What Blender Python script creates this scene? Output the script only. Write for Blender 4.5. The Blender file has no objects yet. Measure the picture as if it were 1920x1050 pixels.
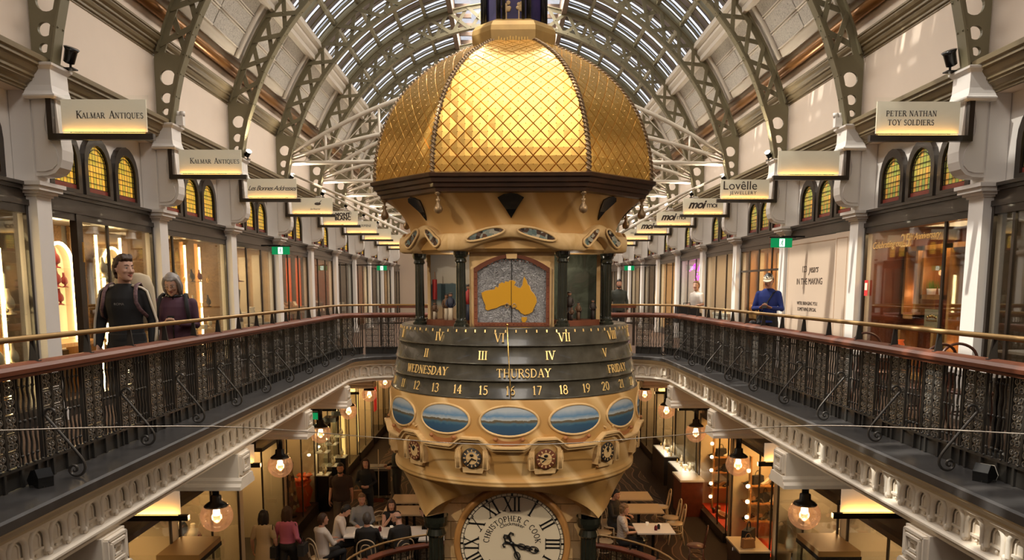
import bpy, bmesh, math, random
from math import pi, sin, cos, sqrt, atan2, radians
from mathutils import Vector, Matrix
random.seed(7)
SC = bpy.context.scene
COL = SC.collection

# ------------------------------------------------------------------ camera, world, daylight, exposure
cam = bpy.data.cameras.new('camera')
cam.sensor_width = 36; cam.lens = 27.0; cam.shift_y = 195 / 1920; cam.clip_end = 200
camo = bpy.data.objects.new('camera', cam); COL.objects.link(camo)
camo.location = (-0.105, 0, 1.45); camo.rotation_euler = (pi / 2 - 0.12436, 0, -0.01108)
SC.camera = camo
SC.view_settings.view_transform = 'Standard'; SC.view_settings.look = 'None'
SC.view_settings.gamma = 1; SC.view_settings.use_curve_mapping = False
SC.view_settings.exposure = 0.14
SC.cycles.use_denoising = True
SC.cycles.max_bounces = 8; SC.cycles.diffuse_bounces = 4; SC.cycles.glossy_bounces = 4
SC.cycles.transparent_max_bounces = 24; SC.cycles.transmission_bounces = 6
SC.cycles.sample_clamp_indirect = 6.0
SC.cycles.caustics_reflective = False; SC.cycles.caustics_refractive = False

world = bpy.data.worlds.new('world'); SC.world = world; world.use_nodes = True
bg = world.node_tree.nodes['Background']; bg.inputs[0].default_value = (0.86, 0.90, 1.0, 1); bg.inputs[1].default_value = 1.1

def lamp(name, kind, loc, energy, color, size=None, rot=(0, 0, 0), size_y=None, spot=None, parent=None):
    d = bpy.data.lights.new(name, kind); d.energy = energy; d.color = color
    if kind == 'AREA':
        d.size = size
        if size_y: d.shape = 'RECTANGLE'; d.size_y = size_y
    elif kind == 'SUN': d.angle = size or .01
    elif size: d.shadow_soft_size = size
    if spot: d.spot_size = spot; d.spot_blend = .6
    o = bpy.data.objects.new(name, d); o.location = loc; o.rotation_euler = rot; COL.objects.link(o)
    if parent: o.parent = parent
    return o
# daylight coming down through the glazed roof, and the low sun from the left
lamp('daylight', 'AREA', (0, 23.5, 8.62), 2300, (1.0, .90, .78), 2.2, (0, 0, 0), 27)
lamp('daylight', 'AREA', (0, 2, 8.62), 470, (1.0, .90, .78), 2.2, (0, 0, 0), 15)
# added fill spots, unseen behind the viewer, to brighten the clock front
for sx in (-1, 1):
    lamp('clock_fill_light', 'SPOT', (sx * 4.55, 2.6, 3.9), 760, (1.0, .84, .62), .12, (Vector((0, 8.0, -.7)) - Vector((sx * 4.55, 2.6, 3.9))).to_track_quat('-Z', 'Y').to_euler(), spot=.72)
# added fill spots without fittings, to brighten the opposite ledge and frieze
for sx in (-1, 1):
    for k in range(-1, 3):
        p0 = Vector((sx * 4.55, 8.335 + 2.873 * k + .3, 3.9)); lamp('cross_fill_light', 'SPOT', p0, 150, (1.0, .84, .64), .1, (Vector((-sx * 2.9, p0.y + 1.2, -.4)) - p0).to_track_quat('-Z', 'Y').to_euler(), spot=.75)
s = lamp('sun', 'SUN', (-8, 0, 14), 5.0, (1.0, .90, .75), .012)
s.rotation_euler = Vector((0.62, 0.10, -0.78)).to_track_quat('-Z', 'Y').to_euler()

# ------------------------------------------------------------------ materials
def mat(name, col, rough=.5, metal=0.0, var=0.0, vscale=8.0, bump=0.0, bscale=60.0, emit=0.0, spec=None, coat=0.0, stretch=None):
    m = bpy.data.materials.new(name); m.use_nodes = True
    nt = m.node_tree; b = nt.nodes['Principled BSDF']
    b.inputs['Base Color'].default_value = (*col, 1); b.inputs['Roughness'].default_value = rough
    b.inputs['Metallic'].default_value = metal
    if coat: b.inputs['Coat Weight'].default_value = coat
    if spec is not None: b.inputs['Specular IOR Level'].default_value = spec
    tc = nt.nodes.new('ShaderNodeTexCoord'); vec = tc.outputs['Object']
    if stretch:
        mp = nt.nodes.new('ShaderNodeMapping'); mp.inputs['Scale'].default_value = stretch
        nt.links.new(vec, mp.inputs['Vector']); vec = mp.outputs['Vector']
    if var:
        n = nt.nodes.new('ShaderNodeTexNoise'); n.inputs['Scale'].default_value = vscale; n.inputs['Detail'].default_value = 5
        r = nt.nodes.new('ShaderNodeMapRange'); r.inputs[1].default_value = .3; r.inputs[2].default_value = .7
        r.inputs[3].default_value = 1 - var; r.inputs[4].default_value = 1 + var
        mx = nt.nodes.new('ShaderNodeMix'); mx.data_type = 'RGBA'; mx.blend_type = 'MULTIPLY'; mx.inputs[0].default_value = 1
        mx.inputs[6].default_value = (*col, 1)
        cc = nt.nodes.new('ShaderNodeCombineColor')
        nt.links.new(vec, n.inputs['Vector']); nt.links.new(n.outputs[0], r.inputs[0])
        for k in range(3): nt.links.new(r.outputs[0], cc.inputs[k])
        nt.links.new(cc.outputs[0], mx.inputs[7]); nt.links.new(mx.outputs[2], b.inputs['Base Color'])
    if bump:
        n2 = nt.nodes.new('ShaderNodeTexNoise'); n2.inputs['Scale'].default_value = bscale; n2.inputs['Detail'].default_value = 4
        bp = nt.nodes.new('ShaderNodeBump'); bp.inputs['Strength'].default_value = bump; bp.inputs['Distance'].default_value = .01
        nt.links.new(vec, n2.inputs['Vector']); nt.links.new(n2.outputs[0], bp.inputs['Height']); nt.links.new(bp.outputs[0], b.inputs['Normal'])
    if emit:
        b.inputs['Emission Color'].default_value = (*col, 1); b.inputs['Emission Strength'].default_value = emit
    return m

def glow(name, col, strength):
    m = bpy.data.materials.new(name); m.use_nodes = True; nt = m.node_tree; nt.nodes.clear()
    e = nt.nodes.new('ShaderNodeEmission'); e.inputs[0].default_value = (*col, 1); e.inputs[1].default_value = strength
    o = nt.nodes.new('ShaderNodeOutputMaterial'); nt.links.new(e.outputs[0], o.inputs[0]); return m

def pane(name, tint=(1, 1, 1), gloss=.10, rough=.02, emit=None):
    m = bpy.data.materials.new(name); m.use_nodes = True; nt = m.node_tree; nt.nodes.clear()
    t = nt.nodes.new('ShaderNodeBsdfTransparent'); t.inputs[0].default_value = (*tint, 1)
    g = nt.nodes.new('ShaderNodeBsdfGlossy'); g.inputs['Roughness'].default_value = rough
    f = nt.nodes.new('ShaderNodeFresnel'); f.inputs[0].default_value = 1.45
    mu = nt.nodes.new('ShaderNodeMath'); mu.operation = 'MULTIPLY_ADD'; mu.inputs[1].default_value = .40; mu.inputs[2].default_value = gloss
    mx = nt.nodes.new('ShaderNodeMixShader'); o = nt.nodes.new('ShaderNodeOutputMaterial')
    nt.links.new(f.outputs[0], mu.inputs[0]); nt.links.new(mu.outputs[0], mx.inputs[0])
    nt.links.new(t.outputs[0], mx.inputs[1]); nt.links.new(g.outputs[0], mx.inputs[2])
    last = mx.outputs[0]
    if emit:
        e = nt.nodes.new('ShaderNodeEmission'); e.inputs[0].default_value = (*emit[0], 1); e.inputs[1].default_value = emit[1]
        a = nt.nodes.new('ShaderNodeAddShader'); nt.links.new(last, a.inputs[0]); nt.links.new(e.outputs[0], a.inputs[1]); last = a.outputs[0]
    nt.links.new(last, o.inputs[0]); return m

def ramp_mat(name, stops, kind='NOISE', scale=3.0, rough=.6, distort=2.0, stretch=(1, 1, 1), bump=0.0, metal=0.0, detail=4, rot=(0, 0, 0), rings=False, emit=0.0):
    m = bpy.data.materials.new(name); m.use_nodes = True; nt = m.node_tree; b = nt.nodes['Principled BSDF']
    b.inputs['Roughness'].default_value = rough; b.inputs['Metallic'].default_value = metal
    tc = nt.nodes.new('ShaderNodeTexCoord'); mp = nt.nodes.new('ShaderNodeMapping')
    mp.inputs['Scale'].default_value = stretch; mp.inputs['Rotation'].default_value = rot
    if kind == 'WAVE':
        t = nt.nodes.new('ShaderNodeTexWave'); t.inputs['Distortion'].default_value = distort; t.inputs['Detail'].default_value = detail
        if rings: t.wave_type = 'RINGS'
        t.inputs['Detail Scale'].default_value = .6
    elif kind == 'VORONOI': t = nt.nodes.new('ShaderNodeTexVoronoi')
    else:
        t = nt.nodes.new('ShaderNodeTexNoise'); t.inputs['Detail'].default_value = detail; t.inputs['Distortion'].default_value = distort
    t.inputs['Scale'].default_value = scale
    r = nt.nodes.new('ShaderNodeValToRGB'); el = r.color_ramp.elements
    while len(el) < len(stops): el.new(.5)
    for e, (p, c) in zip(el, stops): e.position = p; e.color = (*c, 1)
    nt.links.new(tc.outputs['Object'], mp.inputs['Vector']); nt.links.new(mp.outputs[0], t.inputs['Vector'])
    src = t.outputs['Color'] if kind == 'VORONOI' else t.outputs[0 if kind != 'WAVE' else 1]
    nt.links.new(src, r.inputs[0]); nt.links.new(r.outputs[0], b.inputs['Base Color'])
    if emit:
        nt.links.new(r.outputs[0], b.inputs['Emission Color']); b.inputs['Emission Strength'].default_value = emit
    if bump:
        bp = nt.nodes.new('ShaderNodeBump'); bp.inputs['Strength'].default_value = bump; bp.inputs['Distance'].default_value = .02
        nt.links.new(src, bp.inputs['Height']); nt.links.new(bp.outputs[0], b.inputs['Normal'])
    return m

def leadlight(name, cols, emit):
    """lead-light glazing: upright coloured quarries between dark leads, lit from the shop behind"""
    m = bpy.data.materials.new(name); m.use_nodes = True; nt = m.node_tree; b = nt.nodes['Principled BSDF']
    tc = nt.nodes.new('ShaderNodeTexCoord'); sp = nt.nodes.new('ShaderNodeSeparateXYZ'); cb = nt.nodes.new('ShaderNodeCombineXYZ')
    nt.links.new(tc.outputs['Object'], sp.inputs[0]); nt.links.new(sp.outputs[2], cb.inputs[0]); nt.links.new(sp.outputs[1], cb.inputs[1])
    br = nt.nodes.new('ShaderNodeTexBrick'); br.inputs['Scale'].default_value = 1
    br.inputs['Color1'].default_value = (*cols[0], 1); br.inputs['Color2'].default_value = (*cols[1], 1); br.inputs['Mortar'].default_value = (.012, .008, .005, 1)
    br.inputs['Mortar Size'].default_value = .005; br.inputs['Brick Width'].default_value = .14; br.inputs['Row Height'].default_value = .068
    br.offset = .0; br.inputs['Bias'].default_value = 0.0
    n = nt.nodes.new('ShaderNodeTexNoise'); n.inputs['Scale'].default_value = 7
    mx = nt.nodes.new('ShaderNodeMix'); mx.data_type = 'RGBA'; mx.blend_type = 'MULTIPLY'; mx.inputs[0].default_value = .6
    nt.links.new(cb.outputs[0], br.inputs['Vector']); nt.links.new(tc.outputs['Object'], n.inputs['Vector'])
    nt.links.new(br.outputs[0], mx.inputs[6]); nt.links.new(n.outputs[1], mx.inputs[7])
    nt.links.new(br.outputs[0], b.inputs['Base Color']); nt.links.new(br.outputs[0], b.inputs['Emission Color'])
    b.inputs['Emission Strength'].default_value = emit; b.inputs['Roughness'].default_value = .15
    return m

M = {}
M['cream'] = mat('cream wall paint', (.78, .665, .56), .75, var=.03, vscale=1.5)
M['white'] = mat('white paint', (.76, .72, .68), .55, var=.02, vscale=3)
M['plaster'] = mat('cream plaster', (.82, .74, .63), .6, var=.04, vscale=5)
M['cyma'] = mat('buff moulding paint', (.58, .47, .31), .55)
M['olive'] = mat('olive green paint', (.20, .175, .105), .5, var=.06, vscale=4)
M['olivecornice'] = mat('olive brown cornice paint', (.20, .155, .085), .5, var=.05)
M['bronzepipe'] = mat('bronze pipe', (.28, .13, .04), .32, metal=.6)
M['panel'] = ramp_mat('embossed ceiling panel', [(.35, (.26, .245, .225)), (.48, (.58, .55, .50)), (.56, (.60, .57, .52)), (.68, (.30, .28, .26))], scale=15, distort=4, bump=.9, rough=.6)
M['cove'] = mat('ceiling cove', (.60, .55, .48), .6)
M['darkwood'] = mat('dark stained shopfront timber', (.028, .020, .015), .32, var=.2, coat=.3)
M['mahogany'] = mat('polished mahogany', (.150, .045, .022), .48, var=.3, vscale=5, spec=.35, stretch=(1, .15, 1))
M['brass'] = mat('aged brass rail', (.36, .23, .10), .42, metal=.6)
M['brightbrass'] = mat('bright brass', (.80, .55, .20), .25, metal=1.0)
M['iron'] = mat('black wrought iron', (.045, .042, .038), .36, metal=.35)
M['ironshine'] = mat('highlit black iron', (.24, .225, .20), .33, metal=.65)  # same iron, colour lightened to paint in the highlights on the scrolls
M['slate'] = mat('dark polished ledge stone', (.050, .047, .046), .3, var=.25, vscale=6, spec=.4)
M['drum'] = mat('dark green-black marble', (.052, .046, .034), .26, var=.35, vscale=7, coat=.3, bump=.05, bscale=5)
M['sand'] = ramp_mat('banded golden sandstone', [(.15, (.48, .28, .095)), (.45, (.62, .41, .18)), (.62, (.67, .455, .22)), (.8, (.47, .26, .08))], kind='WAVE', scale=.55, distort=4.5, rough=.55, stretch=(1, 1, .8), rot=(.5, .7, .2), detail=3, bump=.05)
M['sandpale'] = ramp_mat('pale sandstone', [(.2, (.56, .35, .14)), (.5, (.68, .46, .22)), (.8, (.50, .29, .10))], scale=3, distort=2, rough=.6, bump=.1)
M['gold'] = mat('gilded tile', (.84, .49, .12), .29, metal=.72, var=.08, vscale=5, bump=.05, bscale=14)
M['goldrough'] = mat('gilded brush fringe', (.55, .32, .08), .5, metal=.7)
M['goldletter'] = mat('gilt lettering', (.95, .66, .26), .35, metal=.35)
M['bandgold'] = mat('gilded neck band', (.58, .36, .12), .45, metal=.35, var=.12, vscale=6)
M['rope'] = mat('twisted bronze rope', (.36, .24, .13), .42, metal=.6)
M['cornicewood'] = mat('dark brown cornice timber', (.060, .024, .010), .35, var=.3, vscale=6, coat=.2)
M['black'] = mat('black gloss', (.010, .010, .010), .25)
M['charcoal'] = mat('charcoal cloth', (.015, .015, .017), .8)
M['dial'] = mat('cream dial enamel', (.74, .64, .48), .4)
M['glass'] = pane('shop glass', (.95, .97, .95), .008)
M['clear'] = pane('clear glass', (.98, .99, .98), .008)
M['globe'] = pane('pink tinted globe glass', (1.0, .87, .78), .12, .05, emit=((1.0, .46, .20), .10))
M['skyglass'] = pane('roof glass', (.9, .95, 1.0), .05, .1)
M['louvre'] = mat('mauve grey roof pane', (.165, .142, .150), .35)
M['rooftimber'] = mat('brown roof timber', (.14, .09, .06), .6, var=.2)
M['led'] = glow('warm led strip', (1.0, .70, .32), 16.0)
M['ledsoft'] = glow('warm lit panel', (1.0, .56, .16), 2.2)
M['bulb'] = glow('warm bulb', (1.0, .74, .42), 14.0)
M['spot'] = glow('spotlight lens', (1.0, .85, .60), 12.0)
M['carpet'] = ramp_mat('brown swirl carpet', [(.30, (.022, .011, .007)), (.50, (.06, .028, .015)), (.60, (.26, .15, .085)), (.68, (.05, .025, .014))], kind='WAVE', scale=.9, distort=13, rough=.95, detail=1)
M['carpetplain'] = mat('dark brown carpet border', (.022, .011, .007), .95, var=.3, vscale=30)
M['tiles'] = mat('gallery carpet', (.09, .05, .03), .9, var=.2)
M['shopback'] = mat('warm shop wall', (.45, .29, .14), .7, var=.15)
M['shopdark'] = mat('dark shop wall', (.10, .07, .05), .6, var=.2)
M['honey'] = mat('honey timber', (.42, .20, .06), .4, var=.2, stretch=(3, 3, .4))
M['marbled'] = ramp_mat('brown marbled panel', [(.40, (.16, .085, .03)), (.5, (.24, .135, .05)), (.53, (.07, .035, .01)), (.56, (.22, .12, .05))], scale=4, distort=3)
M['redvelvet'] = mat('dark red velvet', (.16, .012, .018), .7)
M['cloth'] = mat('cream linen', (.58, .48, .33), .8)
M['ivory'] = mat('ivory', (.62, .54, .42), .5)
M['tan'] = mat('tan leather', (.30, .15, .06), .5)
M['orange'] = mat('orange vase', (.85, .14, .02), .35)
M['beige'] = mat('beige hoarding', (.54, .42, .32), .6)
M['leaf'] = mat('leaf green', (.10, .26, .03), .6)
M['tubewhite'] = mat('white painted steel tube', (.62, .56, .47), .35)
M['grey'] = mat('grey paint', (.22, .20, .18), .6)
M['purple'] = ramp_mat('purple painted sky', [(.3, (.012, .010, .05)), (.7, (.05, .03, .12))], scale=2)
M['silver'] = ramp_mat('hammered silver', [(.3, (.10, .10, .11)), (.5, (.34, .34, .36)), (.7, (.16, .16, .18))], scale=16, distort=5, metal=.7, rough=.38, bump=.9)
M['goldflat'] = mat('matt gold plate', (.88, .47, .045), .34, metal=.75, bump=.05)
M['lead1'] = leadlight('amber lead light', ((.85, .42, .05), (.42, .36, .04)), .55)
M['lead2'] = leadlight('green and amber lead light', ((.62, .30, .06), (.20, .34, .07)), .30)
M['leadred'] = mat('red glass border', (.16, .03, .02), .2, emit=.25)
M['mosaic'] = ramp_mat('leaded mosaic glass', [(.2, (.02, .015, .012)), (.45, (.10, .05, .03)), (.6, (.10, .16, .16)), (.85, (.40, .36, .28))], kind='VORONOI', scale=26, rough=.2)
M['salon'] = mat('pale salon wall', (.50, .45, .40), .6)
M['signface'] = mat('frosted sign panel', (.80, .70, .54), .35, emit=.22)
M['signlit'] = glow('sign lamp glow', (1.0, .50, .08), 1.6)
M['ink'] = mat('dark lettering', (.035, .018, .012), .5)
M['exit'] = glow('green exit light', (.01, .30, .09), .8)
M['exitw'] = glow('white exit pictogram', (.8, 1.0, .85), 2.0)
M['neon'] = glow('magenta neon', (1.0, .02, .75), 7.0)
M['steel'] = mat('steel cable', (.45, .40, .34), .35, metal=.8)
M['tabletop'] = mat('pale laminate', (.55, .42, .26), .3, coat=.3)
M['whitetop'] = mat('white table top', (.80, .76, .70), .3)
M['bentwood'] = mat('pale bentwood', (.56, .44, .29), .4)
M['bentdark'] = mat('dark bentwood', (.10, .035, .02), .35)
M['redwood'] = mat('red brown counter', (.15, .035, .015), .35, var=.2)
SKIN = mat('skin', (.52, .27, .18), .5); SKIN2 = mat('fair skin', (.60, .35, .25), .5)

# ------------------------------------------------------------------ mesh helpers
class MB:
    def __init__(s): s.v = []; s.f = []; s.mi = []; s.sm = []; s.T = None
    def add(s, vs, fs, mi=0, smooth=False):
        o = len(s.v)
        if s.T is not None: vs = [s.T @ Vector(v) for v in vs]
        s.v.extend([tuple(v) for v in vs])
        for f in fs: s.f.append(tuple(i + o for i in f)); s.mi.append(mi); s.sm.append(smooth)
        return s
    def box(s, x0, x1, y0, y1, z0, z1, mi=0):
        x0, x1 = min(x0, x1), max(x0, x1); y0, y1 = min(y0, y1), max(y0, y1); z0, z1 = min(z0, z1), max(z0, z1)
        return s.add([(x0, y0, z0), (x1, y0, z0), (x1, y1, z0), (x0, y1, z0), (x0, y0, z1), (x1, y0, z1), (x1, y1, z1), (x0, y1, z1)],
              [(0, 3, 2, 1), (4, 5, 6, 7), (0, 1, 5, 4), (1, 2, 6, 5), (2, 3, 7, 6), (3, 0, 4, 7)], mi)
    def prism(s, poly, axis, a, b, mi=0, smooth=False):
        """polygon in the two axes other than `axis` (x: y,z / y: x,z / z: x,y), extruded from a to b"""
        n = len(poly)
        def P(p, t): return {'x': (t, p[0], p[1]), 'y': (p[0], t, p[1]), 'z': (p[0], p[1], t)}[axis]
        vs = [P(p, a) for p in poly] + [P(p, b) for p in poly]
        s.add(vs, [tuple(range(n))[::-1], tuple(range(n, 2 * n))], mi)
        return s.add(vs, [(i, (i + 1) % n, (i + 1) % n + n, i + n) for i in range(n)], mi, smooth)
    def sweep(s, prof, path, closed=False, mi=0, smooth=False):
        """profile (offset to the right-hand side of the path, z) carried along an xy path"""
        n = len(path); vs = []; m = len(prof)
        for i, p in enumerate(path):
            a = path[i - 1] if (i or closed) else path[i]; b = path[(i + 1) % n] if (i < n - 1 or closed) else path[i]
            p0 = path[i]
            def nrm(q, r):
                d = Vector((r[0] - q[0], r[1] - q[1])); d.normalize() if d.length else None
                return Vector((d.y, -d.x))
            n1 = nrm(a, p0) if a != p0 else None; n2 = nrm(p0, b) if b != p0 else None
            if n1 is None: nn = n2
            elif n2 is None: nn = n1
            else:
                nn = (n1 + n2); nn.normalize(); nn /= max(.35, nn.dot(n1))
            for (o, z) in prof: vs.append((p0[0] + nn.x * o, p0[1] + nn.y * o, z))
        fs = []
        for i in range(n if closed else n - 1):
            j = (i + 1) % n
            for k in range(m):
                l = (k + 1) % m; fs.append((i * m + k, j * m + k, j * m + l, i * m + l))
        if not closed: fs += [tuple(range(m)), tuple(range((n - 1) * m, n * m))[::-1]]
        return s.add(vs, fs, mi, smooth)
    def tube(s, pts, r, seg=6, mi=0, closed=False, flat=1.0, up=None, cap=True):
        pts = [Vector(p) for p in pts]; n = len(pts); vs = []
        rs = r if isinstance(r, (list, tuple)) else [r] * n
        prev = None
        for i, p in enumerate(pts):
            d = (pts[(i + 1) % n] - pts[i - 1]) if closed else (pts[min(i + 1, n - 1)] - pts[max(i - 1, 0)])
            if d.length < 1e-9: d = Vector((0, 0, 1))
            d.normalize()
            if up is not None: u = Vector(up) - d * d.dot(Vector(up))
            elif prev is None: u = (Vector((0, 0, 1)) if abs(d.z) < .9 else Vector((1, 0, 0))); u = u - d * d.dot(u)
            else: u = prev - d * d.dot(prev)
            if u.length < 1e-6: u = d.orthogonal()
            u.normalize(); prev = u; w = d.cross(u)
            for k in range(seg):
                a = 2 * pi * (k + .5) / seg; vs.append(p + u * (cos(a) * rs[i] * flat) + w * (sin(a) * rs[i]))
        fs = []
        for i in range(n if closed else n - 1):
            j = (i + 1) % n
            for k in range(seg): l = (k + 1) % seg; fs.append((i * seg + k, i * seg + l, j * seg + l, j * seg + k))
        if cap and not closed: fs += [tuple(range(seg))[::-1], tuple(range((n - 1) * seg, n * seg))]
        return s.add(vs, fs, mi, seg > 4)
    def lathe(s, prof, seg=24, c=(0, 0, 0), a0=0, a1=2 * pi, mi=0, smooth=True, cap=True):
        full = abs(a1 - a0 - 2 * pi) < 1e-6; n = seg if full else seg + 1; m = len(prof); vs = []
        for i in range(n):
            a = a0 + (a1 - a0) * i / seg
            for (r, z) in prof: vs.append((c[0] + r * cos(a), c[1] + r * sin(a), c[2] + z))
        fs = []
        for i in range(seg):
            j = (i + 1) % n
            for k in range(m - 1): fs.append((i * m + k, j * m + k, j * m + k + 1, i * m + k + 1))
        s.add(vs, fs, mi, smooth)
        if cap and full:
            for k in (0, m - 1):
                if prof[k][0] > 1e-4:
                    ring = [vs[i * m + k] for i in range(n)]
                    s.add(ring, [tuple(range(n))[::-1] if k == 0 else tuple(range(n))], mi)
        return s
    def ball(s, c, r, seg=12, rings=8, mi=0, sc=(1, 1, 1)):
        vs = []; fs = []
        for i in range(rings + 1):
            t = pi * i / rings
            for k in range(seg):
                a = 2 * pi * k / seg; vs.append((c[0] + r * sc[0] * sin(t) * cos(a), c[1] + r * sc[1] * sin(t) * sin(a), c[2] + r * sc[2] * cos(t)))
        for i in range(rings):
            for k in range(seg): l = (k + 1) % seg; fs.append((i * seg + k, (i + 1) * seg + k, (i + 1) * seg + l, i * seg + l))
        return s.add(vs, fs, mi, True)
    def grid(s, fn, nu, nv, mi=0, smooth=True):
        vs = [fn(i / nu, j / nv) for i in range(nu + 1) for j in range(nv + 1)]
        return s.add(vs, [(i * (nv + 1) + j, (i + 1) * (nv + 1) + j, (i + 1) * (nv + 1) + j + 1, i * (nv + 1) + j + 1) for i in range(nu) for j in range(nv)], mi, smooth)
    def mesh(s, name, mats):
        me = bpy.data.meshes.new(name); me.from_pydata(s.v, [], s.f)
        for m in (mats if isinstance(mats, (list, tuple)) else [mats]): me.materials.append(m)
        me.polygons.foreach_set('material_index', s.mi); me.polygons.foreach_set('use_smooth', s.sm)
        bm = bmesh.new(); bm.from_mesh(me); bmesh.ops.remove_doubles(bm, verts=bm.verts, dist=1e-5); bmesh.ops.recalc_face_normals(bm, faces=bm.faces)
        bm.to_mesh(me); bm.free()
        return me
    def build(s, name, mats, parent=None, loc=None):
        o = bpy.data.objects.new(name, s.mesh(name, mats)); COL.objects.link(o)
        if parent: o.parent = parent
        if loc: o.location = loc
        return o

def tag(o, label, cat, group=None):
    o['label'] = label; o['category'] = cat
    if group: o['group'] = group
    return o
def thing(name, label, cat, loc=(0, 0, 0), rz=0, group=None):
    o = bpy.data.objects.new(name, None); COL.objects.link(o); o.empty_display_size = .1
    o.location = loc; o.rotation_euler = (0, 0, rz); return tag(o, label, cat, group)
def struct(o, parent=None):
    o['kind'] = 'structure'; return o
def kids(o): return [c for c in COL.objects if c.parent == o]
def dup(root, loc, rz=None, label=None, group=None, name=None):
    def rec(o, par):
        c = o.copy(); COL.objects.link(c)
        if par: c.parent = par
        for ch in CH.get(o, []): CH.setdefault(c, []).append(rec(ch, c))
        return c
    CH = {}
    for o in COL.objects:
        if o.parent: CH.setdefault(o.parent, []).append(o)
    r = rec(root, None); r.location = loc
    if rz is not None: r.rotation_euler = (0, 0, rz)
    if label: r['label'] = label
    if group: r['group'] = group
    return r
def part(name, mesh, parent, label=None, mats=None):
    o = bpy.data.objects.new(name, mesh); COL.objects.link(o); o.parent = parent
    if label: o['label'] = label
    return o
def smoothpath(pts, n=6):
    """Catmull-Rom through the points"""
    P = [Vector(p) for p in pts]; out = []
    for i in range(len(P) - 1):
        a, b, c, d = P[max(i - 1, 0)], P[i], P[i + 1], P[min(i + 2, len(P) - 1)]
        for k in range(n):
            t = k / n; out.append(.5 * ((2 * b) + (c - a) * t + (2 * a - 5 * b + 4 * c - d) * t * t + (3 * b - a - 3 * c + d) * t ** 3))
    out.append(P[-1]); return out
def flat_text(body, size, depth=.004, shear=0.0, align='CENTER', spacing=1.0, bold=0.0):
    """lettering as polygons in a flat xy plane: (verts, faces)"""
    cu = bpy.data.curves.new('t', 'FONT'); cu.body = body; cu.size = size; cu.align_x = align; cu.align_y = 'CENTER'
    cu.extrude = depth; cu.shear = shear; cu.resolution_u = 3; cu.space_character = spacing; cu.offset = bold
    o = bpy.data.objects.new('t', cu); COL.objects.link(o); dg = bpy.context.evaluated_depsgraph_get(); dg.update()
    me = bpy.data.meshes.new_from_object(o.evaluated_get(dg))
    vs = [tuple(v.co) for v in me.vertices]; fs = [tuple(p.vertices) for p in me.polygons]
    bpy.data.objects.remove(o); bpy.data.curves.remove(cu); bpy.data.meshes.remove(me)
    return vs, fs

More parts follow.
